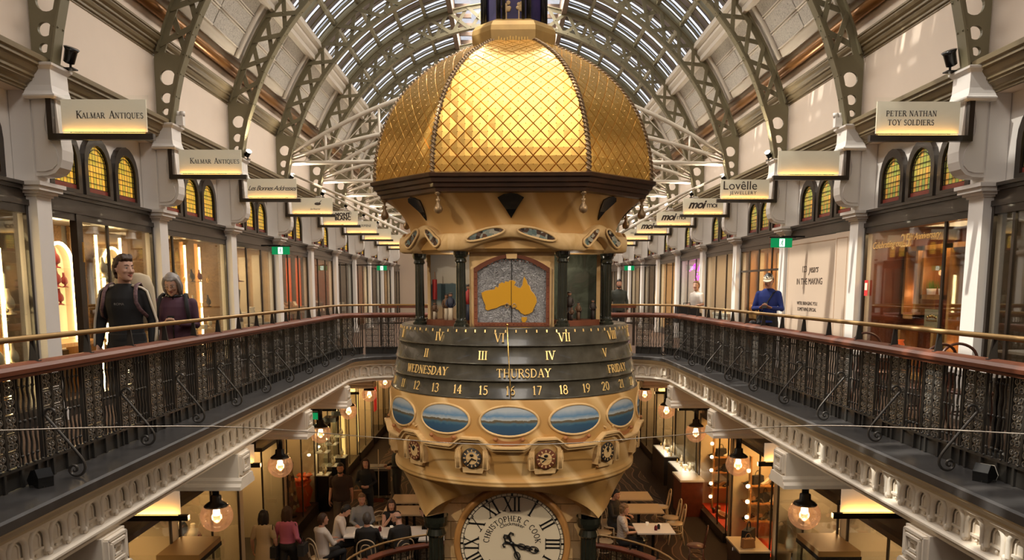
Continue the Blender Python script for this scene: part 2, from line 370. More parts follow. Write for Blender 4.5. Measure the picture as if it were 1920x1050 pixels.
# serif capitals as thick and thin strokes on a unit-high body: list of (points, thick?) plus serif positions
def arc(cx, cy, rx, ry, a0, a1, n=10): return [(cx + rx * cos(radians(a0 + (a1 - a0) * i / n)), cy + ry * sin(radians(a0 + (a1 - a0) * i / n))) for i in range(n + 1)]
K, N = .135, .055
GL = {
 'I': (.30, [([(.15, 0), (.15, 1)], K)], [(.15, 0), (.15, 1)]),
 'V': (.74, [([(.08, 1), (.38, 0)], K), ([(.38, 0), (.67, 1)], N)], [(.08, 1), (.67, 1)]),
 'X': (.74, [([(.08, 1), (.64, 0)], K), ([(.64, 1), (.08, 0)], N)], [(.08, 1), (.64, 1), (.08, 0), (.64, 0)]),
 'T': (.74, [([(.37, 0), (.37, 1)], K), ([(.04, .97), (.70, .97)], N), ([(.06, .97), (.06, .80)], N), ([(.68, .97), (.68, .80)], N)], [(.37, 0)]),
 'H': (.80, [([(.14, 0), (.14, 1)], K), ([(.66, 0), (.66, 1)], K), ([(.14, .52), (.66, .52)], N)], [(.14, 0), (.14, 1), (.66, 0), (.66, 1)]),
 'U': (.78, [([(.14, 1), (.14, .32)] + arc(.38, .30, .24, .28, 180, 270, 5), K), (arc(.38, .30, .26, .28, 270, 360, 5) + [(.64, 1)], N)], [(.14, 1), (.64, 1)]),
 'R': (.74, [([(.14, 0), (.14, 1)], K), ([(.14, .97), (.36, .97)] + arc(.36, .74, .22, .23, 90, -90, 10) + [(.14, .51)], .09), ([(.36, .50), (.68, 0)], K)], [(.14, 0), (.14, 1), (.68, 0)]),
 'S': (.56, [(arc(.27, .745, .19, .225, 20, 270, 12) + arc(.27, .265, .21, .255, 90, -160, 12), .10)], []),
 'D': (.80, [([(.14, 0), (.14, 1)], K), ([(.14, .97), (.32, .97)] + arc(.32, .5, .36, .47, 90, -90, 14) + [(.14, .03)], .10)], [(.14, 0), (.14, 1)]),
 'A': (.78, [([(.38, 1), (.10, 0)], N), ([(.38, 1), (.68, 0)], K), ([(.20, .34), (.56, .34)], N)], [(.10, 0), (.68, 0)]),
 'Y': (.74, [([(.08, 1), (.37, .48)], K), ([(.66, 1), (.37, .48)], N), ([(.37, .48), (.37, 0)], K)], [(.08, 1), (.66, 1), (.37, 0)]),
 'W': (1.0, [([(.07, 1), (.28, 0)], K), ([(.28, 0), (.50, .95)], N), ([(.48, 1), (.71, 0)], K), ([(.71, 0), (.93, 1)], N)], [(.07, 1), (.93, 1)]),
 'E': (.66, [([(.14, 0), (.14, 1)], K), ([(.14, .97), (.56, .97)], N), ([(.14, .52), (.48, .52)], N), ([(.14, .03), (.58, .03)], N), ([(.57, .97), (.57, .82)], N), ([(.59, .03), (.59, .18)], N)], [(.14, 0), (.14, 1)]),
 'N': (.80, [([(.14, 0), (.14, 1)], N), ([(.12, 1), (.66, 0)], K), ([(.66, 0), (.66, 1)], N)], [(.14, 0), (.14, 1), (.66, 1)]),
 'F': (.62, [([(.14, 0), (.14, 1)], K), ([(.14, .97), (.54, .97)], N), ([(.14, .52), (.46, .52)], N), ([(.55, .97), (.55, .82)], N)], [(.14, 0), (.14, 1)]),
 'C': (.72, [(arc(.40, .5, .33, .49, 48, 312, 16), .11)], []),
 'O': (.84, [(arc(.42, .5, .34, .49, 0, 360, 20), .11)], []),
 'K': (.74, [([(.14, 0), (.14, 1)], K), ([(.64, 1), (.18, .45)], N), ([(.30, .58), (.68, 0)], K)], [(.14, 0), (.14, 1), (.64, 1), (.68, 0)]),
 'P': (.66, [([(.14, 0), (.14, 1)], K), ([(.14, .97), (.36, .97)] + arc(.36, .72, .22, .25, 90, -90, 10) + [(.14, .47)], .09)], [(.14, 0), (.14, 1)]),
 'L': (.62, [([(.14, 0), (.14, 1)], K), ([(.14, .03), (.54, .03)], N), ([(.55, .03), (.55, .2)], N)], [(.14, 0), (.14, 1)]),
 'M': (.95, [([(.14, 0), (.14, 1)], N), ([(.12, 1), (.47, .05)], K), ([(.47, .05), (.82, 1)], N), ([(.82, 0), (.82, 1)], K)], [(.14, 0), (.14, 1), (.82, 0), (.82, 1)]),
 'Q': (.84, [(arc(.42, .5, .34, .49, 0, 360, 20), .11), ([(.45, .10), (.78, -.18)], .09)], []),
 'B': (.68, [([(.14, 0), (.14, 1)], K), ([(.14, .97), (.32, .97)] + arc(.32, .75, .20, .22, 90, -90, 8) + arc(.34, .27, .24, .25, 90, -90, 8) + [(.14, .02)], .08)], [(.14, 0), (.14, 1)]),
 'G': (.78, [(arc(.40, .5, .33, .49, 48, 320, 16), .11), ([(.66, .12), (.66, .44)], K), ([(.5, .44), (.72, .44)], N)], []),
 'J': (.5, [([(.30, 1), (.30, .2)] + arc(.16, .18, .14, .2, 0, -120, 6), K)], [(.30, 1)]),
 '1': (.42, [([(.22, 0), (.22, 1)], K), ([(.22, 1), (.08, .82)], N)], [(.22, 0)]),
 '2': (.62, [(arc(.30, .72, .22, .26, 170, -40, 12) + [(.10, .04)], .10), ([(.08, .04), (.56, .04)], .09)], []),
 '3': (.58, [(arc(.26, .75, .20, .23, 150, -80, 10) + arc(.26, .27, .23, .26, 80, -150, 10), .10)], []),
 '4': (.64, [([(.42, 0), (.42, 1)], K), ([(.42, 1), (.06, .30)], N), ([(.06, .30), (.60, .30)], N)], [(.42, 0)]),
 '5': (.58, [([(.16, .97), (.52, .97)], .08), ([(.16, .97), (.14, .55)], N), (arc(.26, .32, .24, .30, 120, -140, 12), .11)], []),
 '6': (.62, [(arc(.30, .30, .22, .28, 0, 360, 16), .10), ([(.09, .34), (.22, .78), (.46, 1)], .09)], []),
 '7': (.58, [([(.06, .96), (.54, .96)], .09), ([(.53, .96), (.22, 0)], .11)], []),
 '8': (.60, [(arc(.29, .75, .19, .23, 0, 360, 14), .09), (arc(.29, .26, .23, .27, 0, 360, 14), .10)], []),
 '9': (.62, [(arc(.30, .70, .22, .28, 0, 360, 16), .10), ([(.51, .66), (.38, .22), (.14, 0)], .09)], []),
 '0': (.62, [(arc(.30, .5, .23, .48, 0, 360, 18), .10)], []),
 ' ': (.36, [], []),
}
def serif_text(txt, size=1.0, gap=.06, weight=1.0):
    """strips of quads in the flat plane, centred on the origin: list of 2D quads"""
    x = 0; Q = []
    for ch in txt:
        w, strokes, ser = GL[ch]
        for pts, t in strokes:
            t *= weight
            L = []; R = []
            for i, p in enumerate(pts):
                a = Vector(pts[max(i - 1, 0)]); b = Vector(pts[min(i + 1, len(pts) - 1)]); d = (b - a); d.normalize(); nn = Vector((-d.y, d.x)) * t / 2
                L.append(Vector(p) + nn); R.append(Vector(p) - nn)
            for i in range(len(pts) - 1): Q.append([(q.x + x, q.y) for q in (L[i], R[i], R[i + 1], L[i + 1])])
        for (sx, sy) in ser:
            dy = .05 if sy < .5 else -.05
            Q.append([(x + sx - .14, sy), (x + sx + .14, sy), (x + sx + .14, sy + dy), (x + sx - .14, sy + dy)])
        x += w + gap
    W = x - gap
    return [[((px - W / 2) * size, (py - .5) * size) for (px, py) in q] for q in Q], W * size
def put_quads(mb, Q, fn, th=.004, mi=0):
    """fn(u, v, h) -> xyz ; each quad becomes a raised slab"""
    for q in Q:
        lo = [fn(u, v, 0) for u, v in q]; hi = [fn(u, v, th) for u, v in q]
        mb.add(lo + hi, [(4, 5, 6, 7), (0, 1, 5, 4), (1, 2, 6, 5), (2, 3, 7, 6), (3, 0, 4, 7)], mi)
ORD = ['nearest', 'second nearest', 'third nearest', 'fourth nearest', 'fifth nearest', 'sixth nearest', 'seventh nearest', 'eighth nearest', 'ninth nearest', 'tenth nearest', 'eleventh nearest', 'farthest']
# ------------------------------------------------------------------ the hall: floors, walls, roof
B = 2.873
def PY(k): return 8.335 + B * k
Y0, Y1 = -6.0, 37.0
LF = -4.4                     # lower gallery floor
SIDES = ((-1, 'left'), (1, 'right'))

# lower gallery floor around the lower opening
def rounded_void(hx, y1, r, n=8, y0=1.0):
    p = [(-hx, y0), (-hx, y1 - r)]
    p += [(-hx + r - r * cos(pi / 2 * i / n), y1 - r + r * sin(pi / 2 * i / n)) for i in range(1, n + 1)]
    p += [(hx - r + r * sin(pi / 2 * i / n), y1 - r + r * cos(pi / 2 * i / n)) for i in range(0, n + 1)]
    p += [(hx, y0)]
    return p
LV = rounded_void(3.0, 14.75, 2.0, 10)
m = MB()
for sx in (-1, 1):
    m.box(sx * 3.0, sx * 4.3, Y0, Y1, LF - .3, LF, 0); m.box(sx * 4.3, sx * 6.6, Y0, Y1, LF - .3, LF, 1)
m.box(-3, 3, 14.75, Y1, LF - .3, LF, 0); m.box(-3, 3, Y0, 1.0, LF - .3, LF, 0)
for sx in (-1, 1):
    arcp = [(sx * abs(x), y) for x, y in LV if 0 <= x <= 3 and y >= 12.75]
    m.prism(arcp + [(sx * 3.0, 14.75)] if sx > 0 else arcp + [(-3.0, 14.75)], 'z', LF - .3, LF, 0)
struct(m.build('floor', [M['carpet'], M['carpetplain']]))
m = MB(); m.box(-6.6, 6.6, Y0, Y1, -9.2, -9.0); struct(m.build('floor', M['carpetplain']))
m = MB()
for sx in (-1, 1): m.box(sx * 5.2, sx * 5.4, Y0, Y1, -9.0, LF - .3)
struct(m.build('wall_basement', M['shopdark']))
# upper gallery floor
m = MB()
for sx in (-1, 1): m.box(sx * 3.16, sx * 6.6, Y0, Y1, -.30, 0.0)
m.box(-3.16, 3.16, 15.20, Y1, -.30, 0.0)
struct(m.build('floor', M['tiles']))
m = MB()
for sx in (-1, 1): m.box(sx * 3.2, sx * 6.6, Y0, Y1, -.36, -.302)
m.box(-3.2, 3.2, 15.2, Y1, -.36, -.302)
struct(m.build('ceiling_lower', M['cream']))

# ledge stone, buff cyma, arcaded frieze all round the opening
LE = rounded_void(2.93, 14.95, .65, 6, y0=-2.0)
m = MB(); m.sweep([(0, .065), (0, .12), (-.02, .132), (-.56, .14), (-.56, .0), (-.10, .065)], LE)
struct(m.build('trim_1', M['slate']))
m = MB(); m.sweep([(-.015, .064), (-.015, .045), (-.03, .03), (-.06, .0), (-.085, -.012), (-.085, -.03), (-.30, -.03), (-.30, .064)], LE)
struct(m.build('trim_2', M['cyma']))
m = MB(); m.sweep([(-.085, -.031), (-.085, -.045), (-.155, -.05), (-.155, -.265), (-.10, -.272), (-.085, -.285), (-.085, -.30), (-.11, -.315), (-.13, -.34), (-.13, -.358), (-.34, -.358), (-.34, -.031)], LE)
def along(path, step, start=0.0):
    """points with tangents every `step` along an xy path"""
    out = []; need = start
    for a, b in zip(path, path[1:]):
        a = Vector(a); b = Vector(b); L = (b - a).length; d = (b - a) / L if L else None
        while need <= L: out.append((a + d * need, d)); need += step
        need -= L
    return out
PL = sum((Vector(b) - Vector(a)).length for a, b in zip(LE, LE[1:])); nU = round(PL / .214); stp = PL / nU
for p, d in along(LE, stp, stp / 2):
    if p.y < 2.5: continue
    nn = Vector((d.y, -d.x))
    m.T = Matrix(((d.x, nn.x, 0, p.x - nn.x * .155), (d.y, nn.y, 0, p.y - nn.y * .155), (0, 0, 1, 0), (0, 0, 0, 1)))
    arch = [(-.084, .024, -.235)] + [(-.084 * cos(pi * i / 8), .024, -.145 + .084 * sin(pi * i / 8)) for i in range(9)] + [(.084, .024, -.235)]
    m.tube(arch, .021, 6, cap=False)
    m.prism([(-.107, -.045), (.107, -.045), (.107, -.27), (.09, -.27)] + [(.09 * cos(pi * i / 8), -.145 + .09 * sin(pi * i / 8)) for i in range(9)] + [(-.09, -.27), (-.107, -.27)], 'y', -.002, .022)
    arch2 = [(-.045, .004, -.20)] + [(-.045 * cos(pi * i / 6), .004, -.14 + .045 * sin(pi * i / 6)) for i in range(7)] + [(.045, .004, -.20)]
    m.tube(arch2, .008, 4, cap=False)
    m.box(-.06, .06, 0, .022, -.215, -.198)
    m.ball((.107, .030, -.245), .022, 6, 4, sc=(1, .8, 1.3)); m.ball((-.0, .01, -.24), .012, 6, 4)
m.T = None
struct(m.build('trim_3', M['plaster']))

# soffit beams with a framed end panel
def beam_mesh(s):
    m = MB()
    m.box(s * 3.02, s * 5.2, -.17, .17, -.62, -.36)
    m.prism([(-.17, -.62), (.17, -.62), (.20, -.65), (.20, -.68), (.24, -.71), (.24, -.75), (-.24, -.75), (-.24, -.71), (-.20, -.68), (-.20, -.65)], 'x', s * 2.98, s * 5.2)
    for i, (w, h) in enumerate(((.135, .105), (.095, .07), (.055, .035))):
        z = -.49; x0, x1 = s * (3.0 - .012 * (i % 2)), s * 3.03
        for a in (-1, 1):
            m.box(x0 - s * .012, x1, a * w - .011, a * w + .011, z - h, z + h); m.box(x0 - s * .012, x1, -w, w, z + a * h - .011, z + a * h + .011)
    return m.mesh('beam', M['plaster'])
for s, nm in SIDES:
    bm_ = beam_mesh(s)
    for k in range(-2, 10):
        o = bpy.data.objects.new('trim_%d' % (4 if s < 0 else 5), bm_); COL.objects.link(o); o.location = (0, PY(k) + .12, 0); struct(o)

# walls
XU = 4.97
for s, nm in SIDES:
    m = MB()
    m.box(s * XU, s * 5.4, Y0, Y1, 3.455, 5.40); struct(m.build('wall_' + nm, M['cream']))              # upper band
    m = MB(); m.box(s * 5.17, s * 5.4, Y0, Y1, 2.50, 3.454); struct(m.build('wall_' + nm, M['white']))    # band with the arched lights
    for k in range(-4, 11):                                                                          # cross walls between the shops
        m = MB(); m.box(s * 5.17, s * (5.42 if (s, k) == (-1, 1) else 6.48), PY(k) - .13, PY(k) + .13, 0, 2.49)
        wm = {-1: {1: 'marbled', 2: 'marbled', 3: 'shopback', 4: 'shopdark', 5: 'redwood', 6: 'shopdark', 7: 'redwood', 8: 'shopdark', 9: 'shopback'}, 1: {0: 'shopdark', 1: 'redwood', 2: 'shopback', 3: 'honey', 4: 'salon', 5: 'salon', 6: 'shopback', 7: 'shopdark', 8: 'salon', 9: 'shopdark'}}[s].get(k, 'shopdark')
        struct(m.build('wall_' + nm, M[wm]))
    m = MB(); m.box(s * 6.5, s * 6.6, Y0, Y1, LF, 2.5); struct(m.build('wall_' + nm, M['white']))
    m = MB(); m.box(s * 5.175, s * 6.48, Y0, Y1, 2.38, 2.49); struct(m.build('ceiling_shops_' + nm, M['white']))
    for k in range(-4, 11):
        m = MB(); m.box(s * 5.05, s * 6.48, PY(k) - .16, PY(k) + .16, LF, -.36, 0); struct(m.build('wall_lower_' + nm, [M['cyma']]))
    # olive cornices, bronze pipe, cove
    m = MB()
    m.sweep([(0, 3.45), (-.04, 3.45), (-.04, 3.475), (-.06, 3.48), (-.06, 3.505), (-.085, 3.53), (-.115, 3.545), (-.115, 3.57), (-.135, 3.575), (-.135, 3.60), (-.155, 3.62), (-.185, 3.665), (-.185, 3.68), (-.21, 3.685), (-.21, 3.72), (-.235, 3.73), (-.24, 3.775), (-.22, 3.79), (0, 3.795), ], [(s * 5.0, Y0), (s * 5.0, Y1)] if s > 0 else [(s * 5.0, Y1), (s * 5.0, Y0)])
    m2 = MB()
    pth = [(s * 4.98, Y0), (s * 4.98, Y1)] if s > 0 else [(s * 4.98, Y1), (s * 4.98, Y0)]
    m.sweep([(0, 4.66), (-.02, 4.66), (-.02, 4.685), (-.04, 4.69), (-.04, 4.715), (-.06, 4.735), (-.075, 4.77), (-.075, 4.79), (-.10, 4.795), (-.10, 4.82), (-.13, 4.845), (-.15, 4.88), (-.15, 4.90), (-.165, 4.905), (-.165, 4.93), (-.14, 4.945), (0, 4.955)], pth)
    o = m.build('trim_%d' % (6 if s < 0 else 7), M['olivecornice'])
    for v in (0,): struct(o)
    m = MB(); m.tube([(s * 4.88, Y0, 5.27), (s * 4.88, Y1, 5.27)], .085, 12); struct(m.build('trim_%d' % (8 if s < 0 else 9), M['bronzepipe']))
    # coved ceiling with embossed panels, up to the roof ledge
    def cv(t): return (s * 5.17 * cos(t), 3.25 + 5.22 * sin(t))
    t0, t1 = .425, .64
    m = MB()
    m.grid(lambda u, v: (s * (4.97 - .10 * v), Y0 + (Y1 - Y0) * u, 5.30 + .10 * v), 1, 2, 1)
    pts = [(s * 4.87, 5.40), (s * 4.82, 5.46)] + [cv(t0 + (t1 - t0) * i / 8) for i in range(9)] + [(s * 4.08, 6.40)]
    m.grid(lambda u, v: (pts[round(v * 11)][0], Y0 + (Y1 - Y0) * u, pts[round(v * 11)][1]), 1, 11, 1)
    for k in range(-4, 11):
        ya, yb = PY(k) + .24, PY(k + 1) - .24
        for c in range(2):
            yy0 = ya + (yb - ya) * c / 2 + .01; yy1 = ya + (yb - ya) * (c + 1) / 2 - .01
            for r in range(3):
                ta = t0 + .025 + (t1 - t0 - .04) * r / 3 + .004; tb = t0 + .025 + (t1 - t0 - .04) * (r + 1) / 3 - .004
                def pf(u, v, e=.012):
                    x, z = cv(ta + (tb - ta) * v); n = Vector((-x, 0, -(z - 2.5))).normalized() * e
                    return (x + n.x, yy0 + (yy1 - yy0) * u, z + n.z)
                m.grid(pf, 1, 3, 0)
                for v in (0, 1):
                    x, z = pf(0, v)[0], pf(0, v)[2]; m.tube([(x, yy0, z), (x, yy1, z)], .014, 5, 1)
        for yy in (ya, yb):
            m.tube([(cv(t0 + (t1 - t0) * i / 8)[0] - s * .02, yy, cv(t0 + (t1 - t0) * i / 8)[1] - .02) for i in range(9)], .05, 6, 1)
        m.tube([(s * 4.80, ya, 5.47), (s * 4.80, yb, 5.47)], .03, 6, 1)
    m.sweep([(0, 6.20), (-.05, 6.22), (-.06, 6.30), (-.12, 6.36), (-.12, 6.42), (-.20, 6.46), (-.20, 6.56), (.2, 6.56), (.2, 6.3)], [(s * 4.12, Y0), (s * 4.12, Y1)] if s > 0 else [(s * 4.12, Y1), (s * 4.12, Y0)], mi=1)
    struct(m.build('ceiling_' + nm, [M['panel'], M['cove']]))

# far and near end walls
m = MB(); m.box(-6.6, 6.6, Y1, Y1 + .2, -9, 9); struct(m.build('wall_far', M['beige']))
m = MB(); m.box(-6.6, 6.6, Y0 - .2, Y0, -9, 9); struct(m.build('wall_near', M['cream']))

# glazed roof: panes, dull louvre strips, purlins, ribs and the ridge lantern
def ro(t, e=0): return (5.20 * cos(t) * (1 + e), 3.25 + 5.24 * sin(t) * (1 + e))
m = MB(); g = MB()
ta, tb, NP = .665, 1.30, 5
for s in (-1, 1):
    for k in range(-4, 10):
        for h in range(2):
            yy = PY(k) + h * B / 2
            for (y0, y1, mb, mi, e) in ((.11, .37, m, 1, .006), (.39, .65, m, 1, .0), (.67, .95, m, 1, .006), (.97, 1.15, g, 0, .0), (1.17, 1.34, m, 1, .004)):
                for i in range(10):
                    q0 = ta + (tb - ta) * i / 10; q1 = ta + (tb - ta) * (i + 1) / 10; (xa, za), (xb, zb) = ro(q0, e), ro(q1, e)
                    mb.add([(s * xa, yy + y0, za), (s * xb, yy + y0, zb), (s * xb, yy + y1, zb), (s * xa, yy + y1, za)], [(0, 1, 2, 3)], mi)
            for y0 in (.10, .38, .66, .96, 1.16, 1.34): m.tube([(s * ro(ta + (tb - ta) * i / 10, -.004)[0], yy + y0, ro(ta + (tb - ta) * i / 10, -.004)[1]) for i in range(11)], .014, 4, 0)
    for i in range(NP + 1):
        x, z = ro(ta + (tb - ta) * i / NP); m.box(s * x - .035, s * x + .035, Y0, Y1, z - .06, z + .04, 0)
    for k in range(-4, 10):
        for h in range(2):
            y = PY(k) + .04 + h * B / 2
            m.tube([(s * ro(ta + (tb - ta) * i / 10)[0], y, ro(ta + (tb - ta) * i / 10)[1] - .03) for i in range(11)], .055, 4, 0)
    x, z = ro(tb); m.box(s * x - .06, s * x + .06, Y0, Y1, z - .18, z + .35, 2)
    for k in range(-4, 10):
        for h in range(4): m.box(s * x - .05, s * x - s * .45, PY(k) + h * B / 4 - .03, PY(k) + h * B / 4 + .03, z + .20, z + .30, 2)
x, z = ro(tb)
for k in range(-4, 10):
    g.add([(-x, PY(k), z + .36), (-.35, PY(k), z + .5), (-.35, PY(k + 1), z + .5), (-x, PY(k + 1), z + .36)], [(0, 1, 2, 3)], 0)
    g.add([(x, PY(k), z + .36), (.35, PY(k), z + .5), (.35, PY(k + 1), z + .5), (x, PY(k + 1), z + .36)], [(0, 1, 2, 3)], 0)
m.box(-.36, .36, Y0, Y1, z + .48, z + .54, 2)
struct(m.build('ceiling_roof', [M['olive'], M['louvre'], M['rooftimber']]))
struct(g.build('window_roof', M['skyglass']))

# ------------------------------------------------------------------ roof arches
def plate_mesh(s):
    """riveted foot plate with three round holes, in the arch's own plane"""
    bm = bmesh.new()
    out = [(4.955, 3.722), (4.735, 3.722), (4.66, 4.10), (4.585, 4.40), (4.515, 4.63), (4.93, 4.72), (4.955, 4.6)]
    loops = [out] + [[(cx + r * cos(2 * pi * i / 20), cz + r * sin(2 * pi * i / 20)) for i in range(20)] for cx, cz, r in ((4.775, 4.36, .105), (4.805, 4.085, .072), (4.825, 3.90, .048))]
    ed = []
    for lp in loops:
        vs = [bm.verts.new((s * x, -.02, z)) for x, z in lp]
        for i in range(len(vs)): ed.append(bm.edges.new((vs[i], vs[(i + 1) % len(vs)])))
    r = bmesh.ops.triangle_fill(bm, use_beauty=True, edges=ed)
    fs = [f for f in r['geom'] if isinstance(f, bmesh.types.BMFace)]
    e = bmesh.ops.extrude_face_region(bm, geom=fs); bmesh.ops.translate(bm, verts=[v for v in e['geom'] if isinstance(v, bmesh.types.BMVert)], vec=(0, .04, 0))
    bmesh.ops.recalc_face_normals(bm, faces=bm.faces)
    me = bpy.data.meshes.new('foot_plate'); bm.to_mesh(me); bm.free(); me.materials.append(M['olive']); return me
def inn(t): return (4.72 * cos(t), 3.25 + 4.60 * sin(t))
def outr(t): return (5.10 * cos(t), 3.25 + 5.14 * sin(t))
def chord_mesh(f, t0, t1, w, ext=None, n=40):
    m = MB(); P = [f(t0 + (t1 - t0) * i / n) for i in range(n + 1)]
    if ext: P = [(abs(x), z) for x, z in ext] + P + [(-abs(x), z) for x, z in ext[::-1]]
    vs = []
    for i, (x, z) in enumerate(P):
        a = Vector(P[max(i - 1, 0)]); b = Vector(P[min(i + 1, len(P) - 1)]); d = (b - a).normalized(); n_ = Vector((d.y, -d.x)) * .011
        vs += [(x + n_.x, -w / 2, z + n_.y), (x + n_.x, w / 2, z + n_.y), (x - n_.x, w / 2, z - n_.y), (x - n_.x, -w / 2, z - n_.y)]
    L = len(P); m.add(vs, [(i * 4 + k, i * 4 + (k + 1) % 4, i * 4 + 4 + (k + 1) % 4, i * 4 + 4 + k) for i in range(L - 1) for k in range(4)])
    # web flange standing up behind the strip, and rivets along it
    sgn = 1 if f is inn else -1
    vs = []
    for i, (x, z) in enumerate(P):
        c = Vector((x, z - 2.6)).normalized() * .09 * sgn
        vs += [(x, -.012, z), (x, .012, z), (x + c.x, .012, z + c.y), (x + c.x, -.012, z + c.y)]
    m.add(vs, [(i * 4 + k, i * 4 + (k + 1) % 4, i * 4 + 4 + (k + 1) % 4, i * 4 + 4 + k) for i in range(L - 1) for k in range(4)])
    if sgn > 0:
        for i in range(0, L):
            for yy in (-w * .32, w * .32):
                x, z = P[i]; c = Vector((x, z - 2.6)).normalized() * -.012; m.ball((x + c.x, yy, z + c.y), .013, 6, 4)
            c = Vector((P[i][0], P[i][1] - 2.6)).normalized() * .05; m.ball((P[i][0] + c.x, -.014, P[i][1] + c.y), .015, 6, 4)
    return m.mesh('chord', M['olive'])
def lattice_mesh():
    m = MB(); n = 26; t0, t1 = .305, pi - .305
    def bar(a, b, y):
        a = Vector((a[0], a[1])); b = Vector((b[0], b[1])); d = (b - a).normalized(); q = Vector((-d.y, d.x)) * .038
        m.prism([tuple(a + q), tuple(b + q), tuple(b - q), tuple(a - q)], 'y', y - .006, y + .006)
    for i in range(n):
        a = t0 + (t1 - t0) * i / n; b = t0 + (t1 - t0) * (i + 1) / n
        bar(inn(a), outr(b), -.022); bar(outr(a), inn(b), .022)
        c = (Vector(inn(a)) + Vector(outr(b)) + Vector(outr(a)) + Vector(inn(b))) / 4; m.ball((c.x, -.032, c.y), .014, 6, 4)
    return m.mesh('lattice', M['olive'])
pl_l, pl_r = plate_mesh(-1), plate_mesh(1)
ch_i = chord_mesh(inn, .31, pi - .31, .15, [(4.738, 3.722), (4.665, 4.10), (4.59, 4.40)])
ch_o = chord_mesh(outr, .285, pi - .285, .13); lat = lattice_mesh()
for k in range(0, 10):
    a = thing('roof_arch', '%s olive green riveted iron roof arch spanning the hall on white wall blocks' % ORD[k], 'roof arch', (0, PY(k), 0), group='iron arches under the glass roof')
    part('foot_plate', pl_l, a); part('foot_plate', pl_r, a); part('inner_chord', ch_i, a); part('outer_chord', ch_o, a); part('lattice', lat, a)

# white tubular ties across the hall
def tie_mesh(kind):
    m = MB()
    if kind == 'chords':
        for z0, rise, r in ((4.30, 1.55, .045), (4.20, .80, .045), (4.10, .06, .045)):
            m.tube([(4.62 * (1 - 2 * i / 24), 0, z0 + rise * (1 - abs(1 - 2 * i / 24) ** 1.9)) for i in range(25)], r, 8)
    elif kind == 'post':
        for x in (-3.9, -2.75, -1.4, 0, 1.4, 2.75, 3.9):
            q = 1 - abs(x / 4.62) ** 1.9; m.tube([(x * 1.0, 0, 4.10 + .06 * q), (x, 0, 4.30 + 1.55 * q)], .028, 6)
    else:
        xs = (-4.4, -3.9, -2.75, -1.4, 0, 1.4, 2.75, 3.9, 4.4)
        for a, b in zip(xs, xs[1:]):
            qa, qb = 1 - abs(a / 4.62) ** 1.9, 1 - abs(b / 4.62) ** 1.9
            m.tube([(a, .03, 4.10 + .06 * qa), (b, .03, 4.30 + 1.55 * qb)], .011, 4); m.tube([(a, -.03, 4.30 + 1.55 * qa), (b, -.03, 4.10 + .06 * qb)], .011, 4)
    return m.mesh(kind, M['tubewhite'])
tms = [(n, tie_mesh(k)) for n, k in (('chord', 'chords'), ('post', 'post'), ('tie_rod', 'rod'))]
for j, k in enumerate(range(3, 8)):
    t = thing('roof_tie', '%s white tubular steel tie truss crossing the hall behind the golden dome' % ORD[j], 'truss', (0, PY(k), 0), group='white tie trusses')
    for n, me in tms: part(n, me, t)

# ------------------------------------------------------------------ pilasters with scroll consoles
def pilaster_parts(s):
    P = {}
    m = MB()
    m.box(s * 4.95, s * 5.165, -.13, .13, 0, 2.40); m.box(s * 4.93, s * 5.165, -.15, .15, 0, .14); P['shaft'] = m
    m = MB()
    for (o, z0, z1) in ((.02, 2.40, 2.425), (.05, 2.425, 2.455), (.085, 2.455, 2.50), (.11, 2.50, 2.54)): m.box(s * (4.95 - o), s * 5.165, -.13 - o, .13 + o, z0, z1)
    P['capital'] = m
    m = MB(); m.box(s * 4.95, s * 5.165, -.13, .13, 2.54, 3.455); P['upper_shaft'] = m
    # console seen from the side: slim neck above, rounded belly below
    m = MB()
    prof = [(4.96, 3.366), (4.70, 3.366), (4.692, 3.2), (4.678, 3.0), (4.665, 2.87), (4.672, 2.77), (4.70, 2.69), (4.75, 2.635), (4.83, 2.61), (4.96, 2.605)]
    m.prism([(s * x, z) for x, z in prof], 'y', -.105, .105, smooth=False)
    m.prism([(s * x, z) for x, z in [(4.93, 3.364), (4.79, 3.364), (4.795, 3.28), (4.82, 3.16), (4.815, 3.06), (4.775, 2.96), (4.725, 2.87), (4.708, 2.79), (4.722, 2.72), (4.77, 2.67), (4.84, 2.65), (4.93, 2.65)]], 'y', -.122, .122)
    P['console'] = m
    m = MB()
    def ring(o, z): return [(s * (4.70 - o), -.16 - o, z), (s * (4.70 - o), .16 + o, z), (s * 4.968, .16 + o, z), (s * 4.968, -.16 - o, z)]
    R = [ring(.035, 3.365), ring(.05, 3.385), ring(.05, 3.40), ring(.025, 3.415), ring(.012, 3.44), ring(.0, 3.50), ring(-.004, 3.655), ring(.012, 3.67), ring(.032, 3.69), ring(.036, 3.712), ring(.01, 3.722)]
    vs = [v for r in R for v in r]
    m.add(vs, [(i * 4 + a, i * 4 + (a + 1) % 4, i * 4 + 4 + (a + 1) % 4, i * 4 + 4 + a) for i in range(len(R) - 1) for a in range(4)] + [(0, 1, 2, 3), tuple(range(len(vs) - 4, len(vs)))])
    P['corbel_block'] = m
    return [(n, mb.mesh(n, M['white'])) for n, mb in P.items()]
for s, nm in SIDES:
    pp = pilaster_parts(s)
    for k in range(-1, 10):
        t = thing('pilaster', '%s white pilaster with scroll console on the %s gallery wall' % (ORD[k + 1], nm), 'pilaster', (0, PY(k), 0), group='white pilasters')
        for n, me in pp: part(n, me, t)

